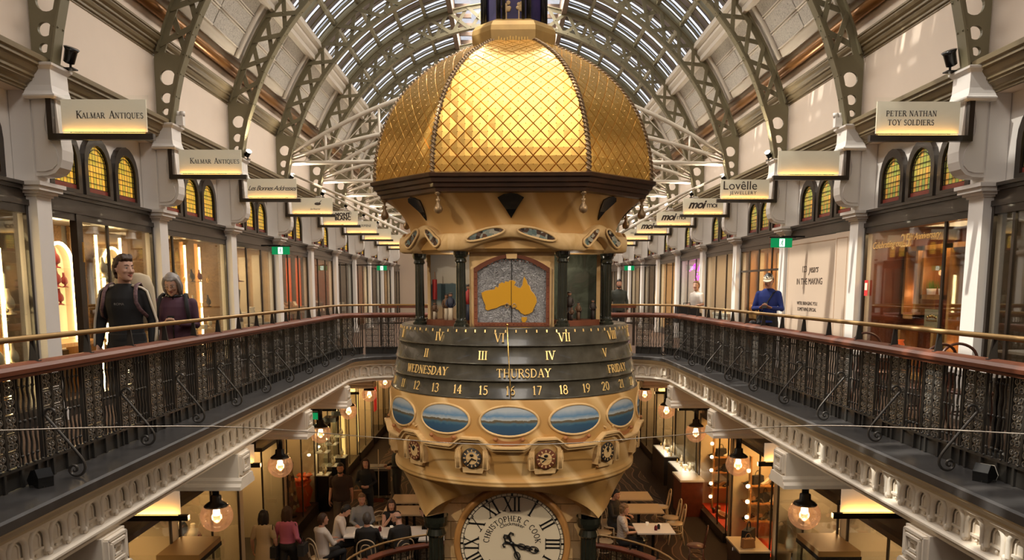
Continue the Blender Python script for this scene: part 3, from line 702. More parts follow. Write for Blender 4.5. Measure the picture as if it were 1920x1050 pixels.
# ------------------------------------------------------------------ arched lead lights and shopfront timber, per bay
def archpoly(w, z0, zs, n=10):   # half width, sill, spring (pointed-round head)
    return [(-w, z0), (w, z0), (w, zs)] + [(w * cos(pi * i / n), zs + w * 1.12 * sin(pi * i / n)) for i in range(1, n)] + [(-w, zs)]
def light_meshes(s):
    g = MB(); P = archpoly(.245, 2.60, 2.91); g.prism(P, 'x', s * 5.140, s * 5.146, 0)
    fr = MB(); A = archpoly(.325, 2.56, 2.93); C = archpoly(.245, 2.60, 2.91); n = len(A)
    vs = [(s * 5.10, a, b) for a, b in A] + [(s * 5.10, a, b) for a, b in C] + [(s * 5.17, a, b) for a, b in A] + [(s * 5.17, a, b) for a, b in C]
    fr.add(vs, [(i, (i + 1) % n, n + (i + 1) % n, n + i) for i in range(n)] + [(i, (i + 1) % n, 2 * n + (i + 1) % n, 2 * n + i) for i in range(n)] + [(n + i, n + (i + 1) % n, 3 * n + (i + 1) % n, 3 * n + i) for i in range(n)])
    bd = MB()
    bd.box(s * 5.132, s * 5.139, -.245, .245, 2.60, 2.655, 1)
    for q in (0, 1):
        hd = [(s * 5.132, (.238 - q * .03) * cos(pi * i / 12), 2.91 + (.262 - q * .035) * sin(pi * i / 12)) for i in range(13)]
        bd.tube([(s * 5.132, .238 - q * .03, 2.66)] + hd + [(s * 5.132, -.238 + q * .03, 2.66)], .006, 4, 0)
    for z in (2.72, 2.86, 3.0): bd.tube([(s * 5.132, -.24 if z < 2.95 else -.21, z), (s * 5.132, .24 if z < 2.95 else .21, z)], .005, 4, 0)
    return g, fr, bd
SHOP = {}
NW = 0
for s, nm in SIDES:
    g, fr, bd = light_meshes(s); lm = M['lead1'] if s < 0 else M['lead2']
    gm, fm, bmm = g.mesh('lead_light', lm), fr.mesh('arched_frame', M['darkwood']), bd.mesh('leading', [M['black'], M['leadred']])
    tr = MB()
    tr.box(s * 5.06, s * 5.2, .13, B - .13, 2.36, 2.46); tr.box(s * 5.03, s * 5.2, .13, B - .13, 2.46, 2.50); tr.box(s * 5.00, s * 5.2, .13, B - .13, 2.50, 2.535)
    tr.box(s * 5.03, s * 5.2, .13, B - .13, 2.30, 2.36); tr.box(s * 5.05, s * 5.2, .13, B - .13, 2.22, 2.30)
    for yy in (.13, B - .17): tr.box(s * 5.045, s * 5.085, yy, yy + .04, 0, 2.3)
    tr.box(s * 5.04, s * 5.18, .13, B - .13, 0, .18)
    trm = tr.mesh('shopfront', M['darkwood'])
    for k in range(-1, 10):
        NW += 1
        o = bpy.data.objects.new('window_%d' % NW, trm); COL.objects.link(o); o.location = (0, PY(k), 0); struct(o)
        for j in range(3):
            for n, me in (('lead_light', gm), ('arched_frame', fm), ('leading', bmm)):
                c = part(n, me, o); c.location = (0, B / 2 + (j - 1) * .725 + .03, 0)
# ------------------------------------------------------------------ balustrades
PW = B * 3 / 16
def spiral(cx, cz, r, a0, turns, n, sgn=1): return [(cx + r * (1 - .74 * i / n) * cos(a0 + sgn * turns * 2 * pi * i / n), cz + r * (1 - .74 * i / n) * sin(a0 + sgn * turns * 2 * pi * i / n)) for i in range(n + 1)]
def panel_mesh():
    m = MB(); Z0, Z1 = .275, .865
    def rib(pts, r=.0065, mi=0): m.tube([(x, 0, z) for x, z in pts], r, 4, mi, flat=1.0)
    for cx in (-.195, -.065):
        for s in (-1, 1): m.box(cx + s * .060 - .006, cx + s * .060 + .006, -.010, .010, Z0, Z1)
        n = 5; h = (Z1 - Z0) / n
        for i in range(n):
            zc = Z0 + h * (i + .5)
            for sx in (-1, 1):
                for sz in (-1, 1):
                    a0 = 0 if sx < 0 else pi
                    P = spiral(cx + sx * .027, zc + sz * .031, .028, a0 + (-.6 if sx * sz > 0 else .6), 1.15, 13, sx * sz)
                    vs = []
                    for (x, z), w in zip(P, [.013] * 10 + [.016] * 4):
                        vs += [(x, -w, z), (x, w, z)]
                    d = MB(); L = len(P)
                    # a curled strap with real thickness
                    m.tube([(x, 0, z) for x, z in P], [.0048] * (L - 2) + [.007, .008], 4, 1, flat=3.0, up=(0, 1, 0))
                m.tube([(cx + sx * .052, 0, zc - .055), (cx + sx * .030, 0, zc - .02), (cx + sx * .030, 0, zc + .02), (cx + sx * .052, 0, zc + .055)], .006, 4, 1)
            m.box(cx - .052, cx + .052, -.008, .008, zc + h / 2 - .006, zc + h / 2 + .004)
            m.ball((cx, 0, zc), .012, 6, 4, 1)
    for j, x in enumerate((.035, .090, .145, .200)):
        m.tube([(x + .005 * sin(i * 2 * pi / 6 + j), .0, Z0 + (Z1 - Z0) * i / 24) for i in range(25)], .0085, 4, 0)
        for z in (.34, .57, .80): m.ball((x, 0, z), .013, 6, 4, 0)
    m.box(-.262, -.250, -.014, .014, .14, .87); m.box(.250, .262, -.012, .012, Z0, .87)
    return m.mesh('scroll_panel', [M['iron'], M['ironshine']])
PANEL = panel_mesh()
def skirt_mesh():
    m = MB(); m.box(-PW / 2, PW / 2, .0, .012, .14, .268)
    for i in range(3): x = -PW / 2 + PW * (i + .5) / 3; m.box(x - .012, x + .012, -.018, .014, .14, .27)
    m.box(-PW / 2, PW / 2, -.020, .020, .262, .282)
    for i in range(6): m.ball((-PW / 2 + PW * (i + .5) / 6, -.018, .285), .010, 6, 4)
    return m.mesh('skirt_panel', M['iron'])
SKIRT = skirt_mesh()
def bracket_mesh():
    m = MB()
    P = [(.075, .572), (.092, .585), (.085, .612), (.055, .622), (.028, .605), (.022, .575), (.045, .545), (.10, .475), (.18, .372), (.235, .300), (.268, .245), (.272, .195), (.245, .158), (.205, .148), (.172, .165), (.165, .198), (.188, .222), (.214, .212), (.216, .188), (.200, .182)]
    m.tube(smoothpath([(0, -o, z) for o, z in P], 3), .0095, 6); m.ball((0, -.20, .185), .014, 8, 5)
    return m.mesh('scroll_bracket', M['bracketiron'])
M['bracketiron'] = mat('dark bracket iron', (.075, .068, .06), .36, metal=.5)
BRK = bracket_mesh()
def strut_mesh():
    m = MB(); m.prism([(-.030, .955), (.030, .955), (.014, 1.10), (-.012, 1.10)], 'x', -.008, .008); m.box(-.02, .02, -.04, .04, .953, .962)
    return m.mesh('rail_stand', M['iron'])
STD = strut_mesh()
HR = [(-.060, .868), (-.060, .885), (-.078, .897), (-.080, .925), (-.060, .948), (-.02, .962), (.02, .962), (.060, .948), (.080, .925), (.078, .897), (.060, .885), (.060, .868)]
def balustrade(name, label, path, z0, step_b, panels=True, brk=True, start_b=0):
    t = thing(name, label, 'balustrade', (0, 0, z0), group='iron and timber balustrades')
    h = MB(); h.sweep(HR, path, smooth=False); h.build('handrail', M['mahogany'], t)
    b = MB(); b.tube([(x, y, 1.115) for x, y in path], .021, 10); b.build('brass_rail', M['brass'], t)
    def put(me, nm, p, d):
        o = part(nm, me, t); o.location = (p.x, p.y, 0); o.rotation_euler = (0, 0, atan2(d.y, d.x)); return o
    for p, d in along(path, PW, PW / 2): put(PANEL, 'scroll_panel', p, d); put(SKIRT, 'skirt_panel', p, d)
    for p, d in along(path, .68, .34): put(STD, 'rail_stand', p, d)
    if brk:
        for p, d in along(path, step_b, start_b): put(BRK, 'scroll_bracket', p, d)
    return t
RV = rounded_void(3.3, 15.4, .75, 6, y0=1.5)
iL = max(i for i, p in enumerate(RV) if p[0] < -2.5 and i < len(RV) / 2)
iR = min(i for i, p in enumerate(RV) if p[0] > 2.5)
# every panel faces the opening: the paths run with the opening on the right-hand side
balustrade('balustrade', 'long black iron balustrade with mahogany handrail along the left gallery edge', RV[:iL + 1], 0, 2 * PW, start_b=.55)
balustrade('balustrade', 'black iron balustrade crossing the far end of the opening behind the clock', RV[iL:iR + 1], 0, 2 * PW, start_b=.5)
balustrade('balustrade', 'long black iron balustrade with sunlit mahogany handrail along the right gallery edge', RV[iR:], 0, 2 * PW, start_b=.75)
LVP = [(x * .985, y - .08) for x, y in LV]
i0 = min(i for i, p in enumerate(LVP) if p[1] > 11); LQ = [(LVP[1][0], 8.0)] + LVP[1:-1] + [(LVP[-2][0], 8.0)]
balustrade('balustrade', 'curved iron balustrade around the opening in the lower floor below the clock', LQ, LF - .06, 2, brk=False)
# second gallery rail beyond the far opening
m = MB()
t = thing('guard_rail', 'dark timber guard rail on the far bridge behind the clock', 'railing', (0, 19.5, 0))
for x in (-3.2, -1.6, 0, 1.6, 3.2): MB().box(x - .03, x + .03, -.03, .03, 0, .95).build('post', M['darkwood'], t)
MB().box(-3.25, 3.25, -.05, .05, .95, 1.0).build('handrail', M['mahogany'], t)
MB().box(-3.25, 3.25, -.02, .02, .55, .59).build('mid_rail', M['darkwood'], t)

# flood lights standing on the ledges
for s, lab in ((-1, 'black wedge floodlight on the left stone ledge beside an iron scroll'), (1, 'white faced wedge floodlight on the right stone ledge beside an iron scroll')):
    t = thing('floodlight', lab, 'floodlight', (s * 3.20, 5.05 if s < 0 else 5.12, .135), 0, 'ledge floodlights')
    m = MB(); m.prism([(-.065, 0), (.045, .0), (.075, .035), (.015, .11), (-.035, .125), (-.07, .07)], 'x', -.05, .05); m.build('housing', M['black'], t).rotation_euler = (0, 0, -s * 1.0)
    m = MB(); m.prism([(.047, .002), (.055, .002), (.085, .037), (.024, .113), (.017, .113), (.076, .037)], 'x', -.048, .048); m.build('front_visor', M['black'] if s < 0 else M['signface'], t).rotation_euler = (0, 0, -s * 1.0)
    MB().box(-.05, .05, -.05, .05, -.002, .012).build('foot', M['iron'], t)

# thin steel wire strung across the opening in front of the clock
m = MB()
W_ = [(-3.24, 4.2, .66), (-2.3, 5.75, .41), (-1.32, 7.15, .05), (-.6, 7.02, .02), (0, 6.99, .01), (.6, 7.02, .02), (1.36, 7.15, .05), (2.3, 5.9, .38), (3.24, 4.3, .60)]
m.tube(smoothpath(W_, 6), .005, 6)
tag(m.build('wire', M['steel']), 'thin pale steel wire strung across the opening in front of the clock', 'wire')
# ------------------------------------------------------------------ the great hanging clock
CX0, CY0 = .015, 8.6
CL = thing('hanging_clock', 'huge hanging sandstone clock with golden dome, dark marble rings and white dial', 'clock', (CX0, CY0, 0), radians(-2.3))
WR = .52           # half face width / apothem of the octagon
def octc(h, w=None):
    w = h * WR if w is None else w
    return [(w, -h), (h, -w), (h, w), (w, h), (-w, h), (-h, w), (-h, -w), (-w, -h)]
def oct_rings(prof, mb, mi=0, smooth=False, cap=True):
    """stack of octagons (apothem, z)"""
    vs = []
    for h, z in prof: vs += [(x, y, z) for x, y in octc(h)]
    L = len(prof)
    fs = [(i * 8 + k, i * 8 + (k + 1) % 8, i * 8 + 8 + (k + 1) % 8, i * 8 + 8 + k) for i in range(L - 1) for k in range(8)]
    if cap: fs += [tuple(range(8))[::-1], tuple(range((L - 1) * 8, L * 8))]
    mb.add(vs, fs, mi, smooth)
# golden dome of lozenge tiles
H0 = 1.375
DP = [(2.50, 1.0), (2.65, .998), (2.85, .975), (3.05, .932), (3.2, .885), (3.35, .82), (3.5, .735), (3.65, .625), (3.78, .50), (3.88, .385), (3.95, .30)]
def interp(tab, x):
    for (a, b), (c, d) in zip(tab, tab[1:]):
        if x <= c: return b + (d - b) * (x - a) / (c - a)
    return tab[-1][1]
DPs = [(p.x, p.y) for p in smoothpath([(z, k, 0) for z, k in DP], 5)]
ARC = [0]
for a, b in zip(DPs, DPs[1:]): ARC.append(ARC[-1] + sqrt((b[0] - a[0]) ** 2 + ((b[1] - a[1]) * H0) ** 2))
def dome_at(s_):
    s_ = max(0, min(ARC[-1], s_))
    for i in range(len(ARC) - 1):
        if s_ <= ARC[i + 1]:
            f = (s_ - ARC[i]) / (ARC[i + 1] - ARC[i]); a, b = DPs[i], DPs[i + 1]
            return a[0] + (b[0] - a[0]) * f, a[1] + (b[1] - a[1]) * f, Vector((b[0] - a[0], (b[1] - a[1]) * H0))
    return DPs[-1][0], DPs[-1][1], Vector((1, 0))
DW, DH = .139, .150
for fi in range(8):
    c = octc(H0); A = Vector(c[fi - 1]); Bv = Vector(c[fi]); mid = (A + Bv) / 2; tan = (Bv - A).normalized(); nor = Vector((tan.y, -tan.x)); half = (Bv - A).length / 2
    def P(t, s_, e):
        z, k, tg = dome_at(s_); w = half * k; t = max(-w, min(w, t)); tg = tg.normalized() if tg.length else Vector((1, 0))
        p = mid * k + tan * t + nor * (e * tg.x); return (p.x, p.y, z - e * tg.y)
    m = MB(); nr = int(ARC[-1] / (DH / 2)) + 1
    for r in range(0, nr):
        s_ = r * DH / 2; z, k, _ = dome_at(s_); w = half * k
        n0 = int((w + DW) / DW) + 1
        for q in range(-n0, n0 + 1):
            t = (q + .5 * (r % 2)) * DW
            if abs(t) - DW / 2 > w - .004: continue
            jx = random.uniform(-.001, .001); jy = random.uniform(-.0022, .0022)
            g_ = .90; co = [P(t, s_ - DH / 2, .0), P(t + DW / 2, s_, .0), P(t, s_ + DH / 2, .0), P(t - DW / 2, s_, .0)]
            inr = [P(t + jx, s_ - DH / 2 * g_, .011), P(t + DW / 2 * g_ + jx, s_, .011 + jy), P(t + jx, s_ + DH / 2 * g_, .011), P(t - DW / 2 * g_ + jx, s_, .011 - jy)]
            if abs(t) < w - .01:
                ct = P(t, s_, .0125); o = P(t, s_, .021); mi_ = 1 if (nor.x > .3 and nor.y < -.3 and abs(t + .19) < .04 and abs(z - 2.93) < .04) else 0
                m.add(co + inr + [ct], [(0, 1, 5, 4), (1, 2, 6, 5), (2, 3, 7, 6), (3, 0, 4, 7), (4, 5, 8), (5, 6, 8), (6, 7, 8), (7, 4, 8)], mi_)
                b = [P(t - .006, s_, .0115), P(t, s_ - .006, .0115), P(t + .006, s_, .0115), P(t, s_ + .006, .0115), o]
                m.add(b, [(0, 1, 4), (1, 2, 4), (2, 3, 4), (3, 0, 4)], 0)
            else: m.add(co + inr, [(0, 1, 5, 4), (1, 2, 6, 5), (2, 3, 7, 6), (3, 0, 4, 7), (4, 5, 6, 7)])
    o = m.build('dome_panel', [M['gold'], M['black']], CL)
m = MB()
if True:   # one dark tile patch on the right flank
    pass
for fi in range(8):
    c = Vector(octc(H0)[fi]); pts = []
    for i in range(61):
        z, k, tg = dome_at(ARC[-1] * i / 60); pts.append(Vector((c.x * k, c.y * k, z)))
    m = MB(); m.tube(pts, .020, 6)
    rad = Vector((c.x, c.y, 0)).normalized(); tg_ = Vector((-rad.y, rad.x, 0))
    for ph in (0, pi):
        hel = []
        for i in range(220):
            f = i / 219 * 60; a = int(min(f, 59)); p = pts[a].lerp(pts[a + 1], f - a); d = (pts[a + 1] - pts[a]).normalized(); n_ = tg_.cross(d).normalized()
            th = i * .62 + ph; hel.append(p + tg_ * cos(th) * .020 + n_ * sin(th) * .020)
        m.tube(hel, .011, 5)
    m.build('dome_rib', M['rope'], CL)
# neck, fringe and lantern above
m = MB(); oct_rings([(.36, 3.87), (.425, 3.885), (.437, 4.05), (.430, 4.10), (.395, 4.15), (.335, 4.185), (.30, 4.192)], m)
m.build('neck_band', M['bandgold'], CL)
m = MB()
for i in range(96):
    a = 2 * pi * i / 96; r = .455 + .012 * random.random(); m.tube([(r * cos(a) * .98, r * sin(a) * .98, 3.965 + .02 * random.random()), (r * cos(a), r * sin(a), 3.865 + .02 * random.random())], .008, 4)
m.build('brush_fringe', M['goldrough'], CL)
m = MB(); oct_rings([(.285, 4.185), (.285, 4.8)], m); m.build('lantern', M['purple'], CL)
m = MB()
for x, y in octc(.30): m.tube([(x, y, 4.12), (x, y, 4.8)], .026, 8)
for x, y in octc(.335, .10): m.tube([(x, y, 4.12), (x, y, 4.8)], .018, 8)
m.build('lantern_columns', M['black'], CL)
for px, sc in ((-.075, 1.0), (.055, .85)):
    m = MB()
    m.box(px - .006, px + .006, -.289, -.286, 4.20, 4.30)
    for i in range(9): m.ball((px + random.uniform(-.035, .035) * sc, -.288, 4.31 + random.uniform(-.03, .05) * sc), .024 * sc, 6, 4, sc=(1, .12, 1))
    m.build('painted_tree', M['sandpale'], CL)
# timber cornice
m = MB(); oct_rings([(1.30, 2.33), (1.335, 2.34), (1.34, 2.37), (1.365, 2.38), (1.37, 2.41), (1.395, 2.42), (1.40, 2.455), (1.425, 2.465), (1.43, 2.495), (1.40, 2.51), (1.30, 2.51)], m)
m.build('cornice', M['cornicewood'], CL)
# flaring sandstone canopy
m = MB()
def can_h(v): return 1.05 + .27 * (v ** 2.2)
cz = lambda v: 1.95 + .40 * v
for fi in range(8):
    c0, c1 = Vector(octc(1.0)[fi - 1]), Vector(octc(1.0)[fi])
    def cf(u, v):
        h = can_h(v); e = c0.lerp(c1, u)
        bulge = 1 + .035 * sin(pi * u) * (1 - v); return (e.x * h * bulge, e.y * h * bulge, cz(v))
    m.grid(cf, 8, 8)
m.build('canopy', M['sand'], CL)
m = MB()
def on_face(fi, u, v, e=.012):
    """point on canopy face fi"""
    c0, c1 = Vector(octc(1.0)[fi - 1]), Vector(octc(1.0)[fi]); h = can_h(v); p = c0.lerp(c1, .5 + u); n_ = (c0 + c1).normalized(); b = 1 + .035 * cos(pi * u) * (1 - v)
    return (p.x * h * b + n_.x * e, p.y * h * b + n_.y * e, cz(v) - e * .5)
for fi in range(8):
    W2 = .095 if fi % 2 == 0 else .11; m = MB()
    P_ = [(-W2, .86), (-W2 * .5, .93), (0, .95), (W2 * .5, .93), (W2, .86), (W2 * .45, .62), (0, .42), (-W2 * .45, .62)]
    n = len(P_); m.add([on_face(fi, u, v) for u, v in P_] + [on_face(fi, u, v, -.02) for u, v in P_], [tuple(range(n))] + [(i, (i + 1) % n, n + (i + 1) % n, n + i) for i in range(n)])
    m.build('fan_opening', M['black'], CL)
for fi in range(8):
    x, y = octc(1.30)[fi]; o = MB().lathe([(.004, .0), (.028, -.005), (.030, -.03), (.012, -.045), (.010, -.07), (.026, -.08), (.016, -.10), (.018, -.12), (.038, -.15), (.042, -.175), (.030, -.20), (.004, -.212)], 10, (x, y, 2.35)).build('pendant', M['brightbrass'] if False else M['rope'], CL)
# scalloped sandstone band with leaded openings
for fi in range(8):
    hb = 1.12; c0, c1 = Vector(octc(hb)[fi - 1]), Vector(octc(hb)[fi]); n_ = (c0 + c1).normalized(); wide = fi % 2 == 0; L = (c1 - c0).length
    A = .085 if wide else .10
    def zz(u, top):
        q = abs(2 * u - 1); flat = .80 if wide else .55
        cth = cos(min(1, q / flat) * pi / 2) if q < flat else 0
        return (1.97 + A * cth ** 1.2) if top else (1.805 + (A + .04) * cth ** 1.15)
    m = MB(); prof = ((0, 0, -.10), (0, 0, .015), (.08, 0, .040), (.5, 0, .050), (.92, 0, .040), (1, 0, 0.015), (1, 0, -.10))
    def bf(u, v):
        i = min(int(round(v * 6)), 6); f, _, e = prof[i]; p = c0.lerp(c1, u); z = zz(u, False) + (zz(u, True) - zz(u, False)) * f
        sx = 1 + e / 1.0 * .9; return (p.x * sx, p.y * sx, z)
    m.grid(bf, 24, 6); m.build('arch_band', M['sandpale'], CL)
    for sg in (-1, 1):
        m = MB(); fr = MB(); uc = .5 + sg * (.20 if wide else .21); ru = .150 if wide else .145; rz = .046 if wide else .056
        def op(a, k, e):
            u = uc + ru * k * cos(a); p = c0.lerp(c1, u); zm = (zz(u, True) + zz(u, False)) / 2 + .006; zz_ = zm + rz * k * sin(a); sx = 1 + e; return (p.x * sx, p.y * sx, zz_)
        m.add([op(2 * pi * i / 20, .9, .055) for i in range(20)], [tuple(range(20))]); o = m.build('leaded_opening', M['mosaic'], CL)
        fr.tube([op(2 * pi * i / 20, 1, .053) for i in range(20)], .012, 6, closed=True); fr.build('opening_rim', M['sandpale'], o)
m = MB(); oct_rings([(1.02, 1.80), (1.07, 1.83), (1.07, 1.96), (.9, 1.98)], m); m.build('ceiling_slab', M['sand'], CL)
# stage, columns, walls
m = MB(); m.lathe([(0.01, 1.035), (1.16, 1.035), (1.235, 1.045), (1.245, 1.06), (1.23, 1.072), (1.10, 1.072), (.01, 1.072)], 64); m.build('stage', M['drum'], CL)
COLP = [(.075, 0), (.078, .02), (.062, .035), (.064, .05), (.052, .06)] + [(.049, .08), (.045, .60)] + [(.060, .615), (.055, .63), (.050, .645), (.066, .66), (.072, .68), (.075, .71)]
def fluted(H, R=1.0):
    m = MB(); seg = 32; P = [(r * R, z * H / .71) for r, z in COLP]; vs = []
    for i in range(seg):
        a = 2 * pi * i / seg
        for j, (r, z) in enumerate(P):
            rr = r * (1 - (.10 if (i % 2 and 4 < j < 7) else 0)); vs.append((rr * cos(a), rr * sin(a), z))
    n = len(P); m.add(vs, [(i * n + k, ((i + 1) % seg) * n + k, ((i + 1) % seg) * n + k + 1, i * n + k + 1) for i in range(seg) for k in range(n - 1)])
    return m.mesh('column', M['black2'])
M['black2'] = mat('polished black green stone', (.018, .020, .014), .2, var=.3, coat=.5)
cm = fluted(.735)
for x, y in octc(.98, .50): o = part('column', cm, CL); o.location = (x, y, 1.072)
m = MB(); oct_rings([(.55, 1.07), (.55, 1.83)], m); m.build('core_wall', M['sandpale'], CL)
# doors on the four main faces; the front one carries the gold map
for q in range(4):
    rot = Matrix.Rotation(pi / 2 * q, 4, 'Z')
    if q % 2:
        m = MB(); m.T = rot; m.box(-.27, .27, -.93, -.82, 1.072, 1.83); m.build('side_wall', M['sandpale'], CL); continue
    m = MB(); m.T = rot
    m.box(-.42, .42, -.93, -.82, 1.072, 1.83); m.build('door_wall', M['sandpale'], CL)
    def darch(w, z1, rise, n=12): return [(-w, 1.075), (w, 1.075)] + [(w - 2 * w * i / n, z1 + rise * sin(pi * i / n) ** .9 if 0 < i < n else z1) for i in range(n + 1)]
    m = MB(); m.T = rot; A_ = darch(.375, 1.645, .135); C_ = [(x * .905, max(z, 1.11) - (.035 if z > 1.2 else 0)) for x, z in A_]; n = len(A_)
    vs = [(x, -.965, z) for x, z in A_] + [(x, -.965, z) for x, z in C_] + [(x, -.90, z) for x, z in A_] + [(x, -.94, z) for x, z in C_]
    m.add(vs, [(i, (i + 1) % n, n + (i + 1) % n, n + i) for i in range(n)] + [(i, (i + 1) % n, 2 * n + (i + 1) % n, 2 * n + i) for i in range(n)] + [(n + i, n + (i + 1) % n, 3 * n + (i + 1) % n, 3 * n + i) for i in range(n)])
    for i in range(18):
        f = i / 17; z = 1.09 + .55 * f
        if i % 2 == 0:
            for sx in (-1, 1): m.ball((sx * .357, -.966, z), .007, 6, 4)
        x = -.33 + .66 * f; m.ball((x, -.966, 1.093), .007, 6, 4); m.ball((x, -.966, 1.622 + .10 * sin(pi * f) ** .9), .007, 6, 4)
    fr = m.build('door_frame', M['mahogany'], CL)
    m = MB(); m.T = rot; m.prism(C_, 'y', -.945, -.925); dr = m.build('door', M['silver'], CL)
    m = MB(); m.T = rot; m.box(-.003, .003, -.949, -.944, 1.11, 1.70); m.build('door_seam', M['black'], dr)
    m = MB(); m.T = rot
    z0 = 1.80
    m.prism([(-.05, 1.735), (.05, 1.735), (.06, 1.83), (-.06, 1.83)], 'y', -.975, -.93)
    for sx in (-1, 1): m.prism([(sx * .20, 1.712), (sx * .205, 1.83), (sx * .21, 1.83), (sx * .206, 1.71)], 'y', -.936, -.93)
    m.build('keystone', M['sandpale'], CL)
    if q == 0:
        AU = [(905, 537), (912, 533), (921, 531), (929, 530), (931, 524), (936, 526), (938, 518), (943, 515), (947, 517), (949, 513), (955, 514), (957, 511), (964, 511), (968, 514), (965, 521), (972, 526), (977, 527), (981, 521), (982, 512), (984, 503), (988, 511), (990, 519), (994, 523), (996, 532), (1002, 539), (1006, 547), (1007, 556), (1003, 566), (999, 577), (993, 581), (985, 583), (978, 579), (974, 573), (969, 571), (966, 566), (963, 570), (959, 563), (950, 561), (940, 564), (932, 569), (923, 571), (916, 574), (912, 571), (912, 563), (908, 552), (906, 544)]
        TS = [(979, 588), (989, 588), (989, 593), (986, 599), (981, 599), (979, 594)]
        def mp(px, py): return (-.02 + (px - 957) / 51 * .272, 1.355 - (py - 547) / 36 * .168)
        m = MB(); m.prism([mp(*p) for p in AU][::-1], 'y', -.958, -.944); m.prism([mp(*p) for p in TS][::-1], 'y', -.958, -.944)
        m.build('gold_map', M['goldflat'], dr)
        m = MB()
        m.tube([(x, -.950, z) for x, z in [mp(*p) for p in AU]], .007, 6, closed=True); m.build('map_rim', M['rope'], dr)
        m = MB(); m.box(-.006, -.001, -.962, -.956, 1.19, 1.52); m.build('map_seam', M['black'], dr)
        for sx in (-.035, .035):
            m = MB(); m.tube([(sx - .01 + .020 * cos(2 * pi * i / 14), -.962, 1.275 + .020 * sin(2 * pi * i / 14)) for i in range(14)], .005, 6, closed=True); m.ball((sx - .01, -.958, 1.297), .009, 8, 5); m.build('ring_handle', M['rope'], dr)
# painted dioramas in the four corner bays
SEA = ramp_mat('painted beach and sea', [(.30, (.33, .22, .12)), (.36, (.20, .22, .20)), (.42, (.030, .06, .07)), (.60, (.022, .05, .065)), (.615, (.30, .27, .22)), (.95, (.26, .25, .24))], scale=1)
BUSH = ramp_mat('painted river and forest', [(.30, (.05, .045, .03)), (.42, (.022, .03, .014)), (.55, (.06, .075, .05)), (.7, (.020, .032, .018)), (.8, (.09, .11, .10))], scale=3.4, distort=1.5, detail=8)
def zramp(m, z0, z1, wob=.02):
    nt = m.node_tree; r = next(n for n in nt.nodes if n.type == 'VALTORGB'); t = next(n for n in nt.nodes if n.type == 'TEX_NOISE')
    tc = next(n for n in nt.nodes if n.type == 'TEX_COORD'); sp = nt.nodes.new('ShaderNodeSeparateXYZ'); mr = nt.nodes.new('ShaderNodeMapRange')
    mr.inputs[1].default_value = z0; mr.inputs[2].default_value = z1; nt.links.new(tc.outputs['Object'], sp.inputs[0]); nt.links.new(sp.outputs[2], mr.inputs[0])
    t.inputs['Scale'].default_value = 6; ma = nt.nodes.new('ShaderNodeMath'); ma.operation = 'MULTIPLY_ADD'; ma.inputs[1].default_value = wob
    nt.links.new(t.outputs[0], ma.inputs[0]); nt.links.new(mr.outputs[0], ma.inputs[2]); nt.links.new(ma.outputs[0], r.inputs[0])
zramp(SEA, 1.0, 1.85, .06)
FIGM = FIGC = [mat('figure red', (.35, .03, .03), .6), mat('figure navy', (.02, .025, .05), .6), mat('figure brown', (.12, .06, .03), .6), mat('figure cream', (.5, .42, .32), .6), mat('figure dark', (.03, .02, .018), .6), mat('figure skin', (.30, .15, .09), .6)]
def tiny(x, y, z, h, top, legs):
    mb = MB()
    mb.lathe([(.001, 0), (h * .10, .0), (h * .085, h * .25), (h * .09, h * .48)], 8, (x, y, z), mi=legs)
    mb.lathe([(h * .09, h * .44), (h * .125, h * .60), (h * .12, h * .76), (h * .05, h * .82), (h * .04, h * .86)], 8, (x, y, z), mi=top)
    mb.ball((x, y, z + h * .91), h * .075, 8, 6, 5); mb.ball((x, y, z + h * .95), h * .08, 8, 5, 4, sc=(1, 1, .6))
    for s in (-1, 1): mb.tube([(x + s * h * .12, y, z + h * .74), (x + s * h * .17, y - .01, z + h * .58), (x + s * h * .10, y - .03, z + h * .50)], h * .03, 5, top)
    mb.build('diorama_figure', FIGM, CL)
for q in range(4):
    a = pi / 4 + pi / 2 * q; d = Vector((cos(a), sin(a))); tg = Vector((-d.y, d.x))
    if q > 1: lamp('diorama_fill', 'POINT', (CX0 + d.x * .86, CY0 + d.y * .86, 1.66), 1.2, (1.0, .85, .65), .05)  # added fill lamp without a fitting, brightens the two front backdrops
    m = MB(); R_ = .36
    def bf(u, v): q_ = 2 * u - 1; p = d * (.62 + .24 * q_ * q_) + tg * (.39 * q_); return (p.x, p.y, 1.072 + .78 * v)
    m.grid(bf, 14, 2); m.build('diorama_backdrop', SEA if q in (2, 0) else BUSH, CL)
    m = MB(); P_ = [d * .72 + tg * -.30, d * 1.02 + tg * -.26, d * 1.05 + tg * -.1, d * 1.05 + tg * .1, d * 1.02 + tg * .26, d * .72 + tg * .30]; m.prism([(p.x, p.y) for p in P_], 'z', 1.072, 1.125); m.build('diorama_base', M['mahogany'], CL)
    fg = MB()
    if q in (2, 0):
        sp = [(-.24, .86, .30, 0, 1), (-.17, .90, .22, 1, 3), (-.08, .97, .23, 1, 3), (.01, .95, .22, 2, 3), (.10, .88, .20, 4, 4), (.19, .97, .15, 2, 3), (.23, .92, .13, 3, 3)]
    else: sp = [(-.10, .92, .24, 4, 4), (-.19, .95, .12, 4, 4), (-.03, .98, .15, 2, 2), (.04, .93, .13, 4, 4), (.22, .96, .17, 4, 4), (-.14, .99, .11, 2, 4)]
    for t, r, h, cu, cl in sp: p = d * r + tg * (-t if q == 2 else t); tiny(p.x, p.y, 1.125, h * 1.22, cu, cl)
    if q == 2:
        p = d * .90 + tg * -.27; fg.tube([(p.x, p.y, 1.12), (p.x, p.y, 1.62)], .006, 6, 2)
        fg.grid(lambda u, v: (p.x + .048 * (u - .5), p.y - .012 + .02 * sin(u * 9), 1.33 + .21 * v), 8, 2, 0)
        fg.build('red_flag', FIGC, CL)
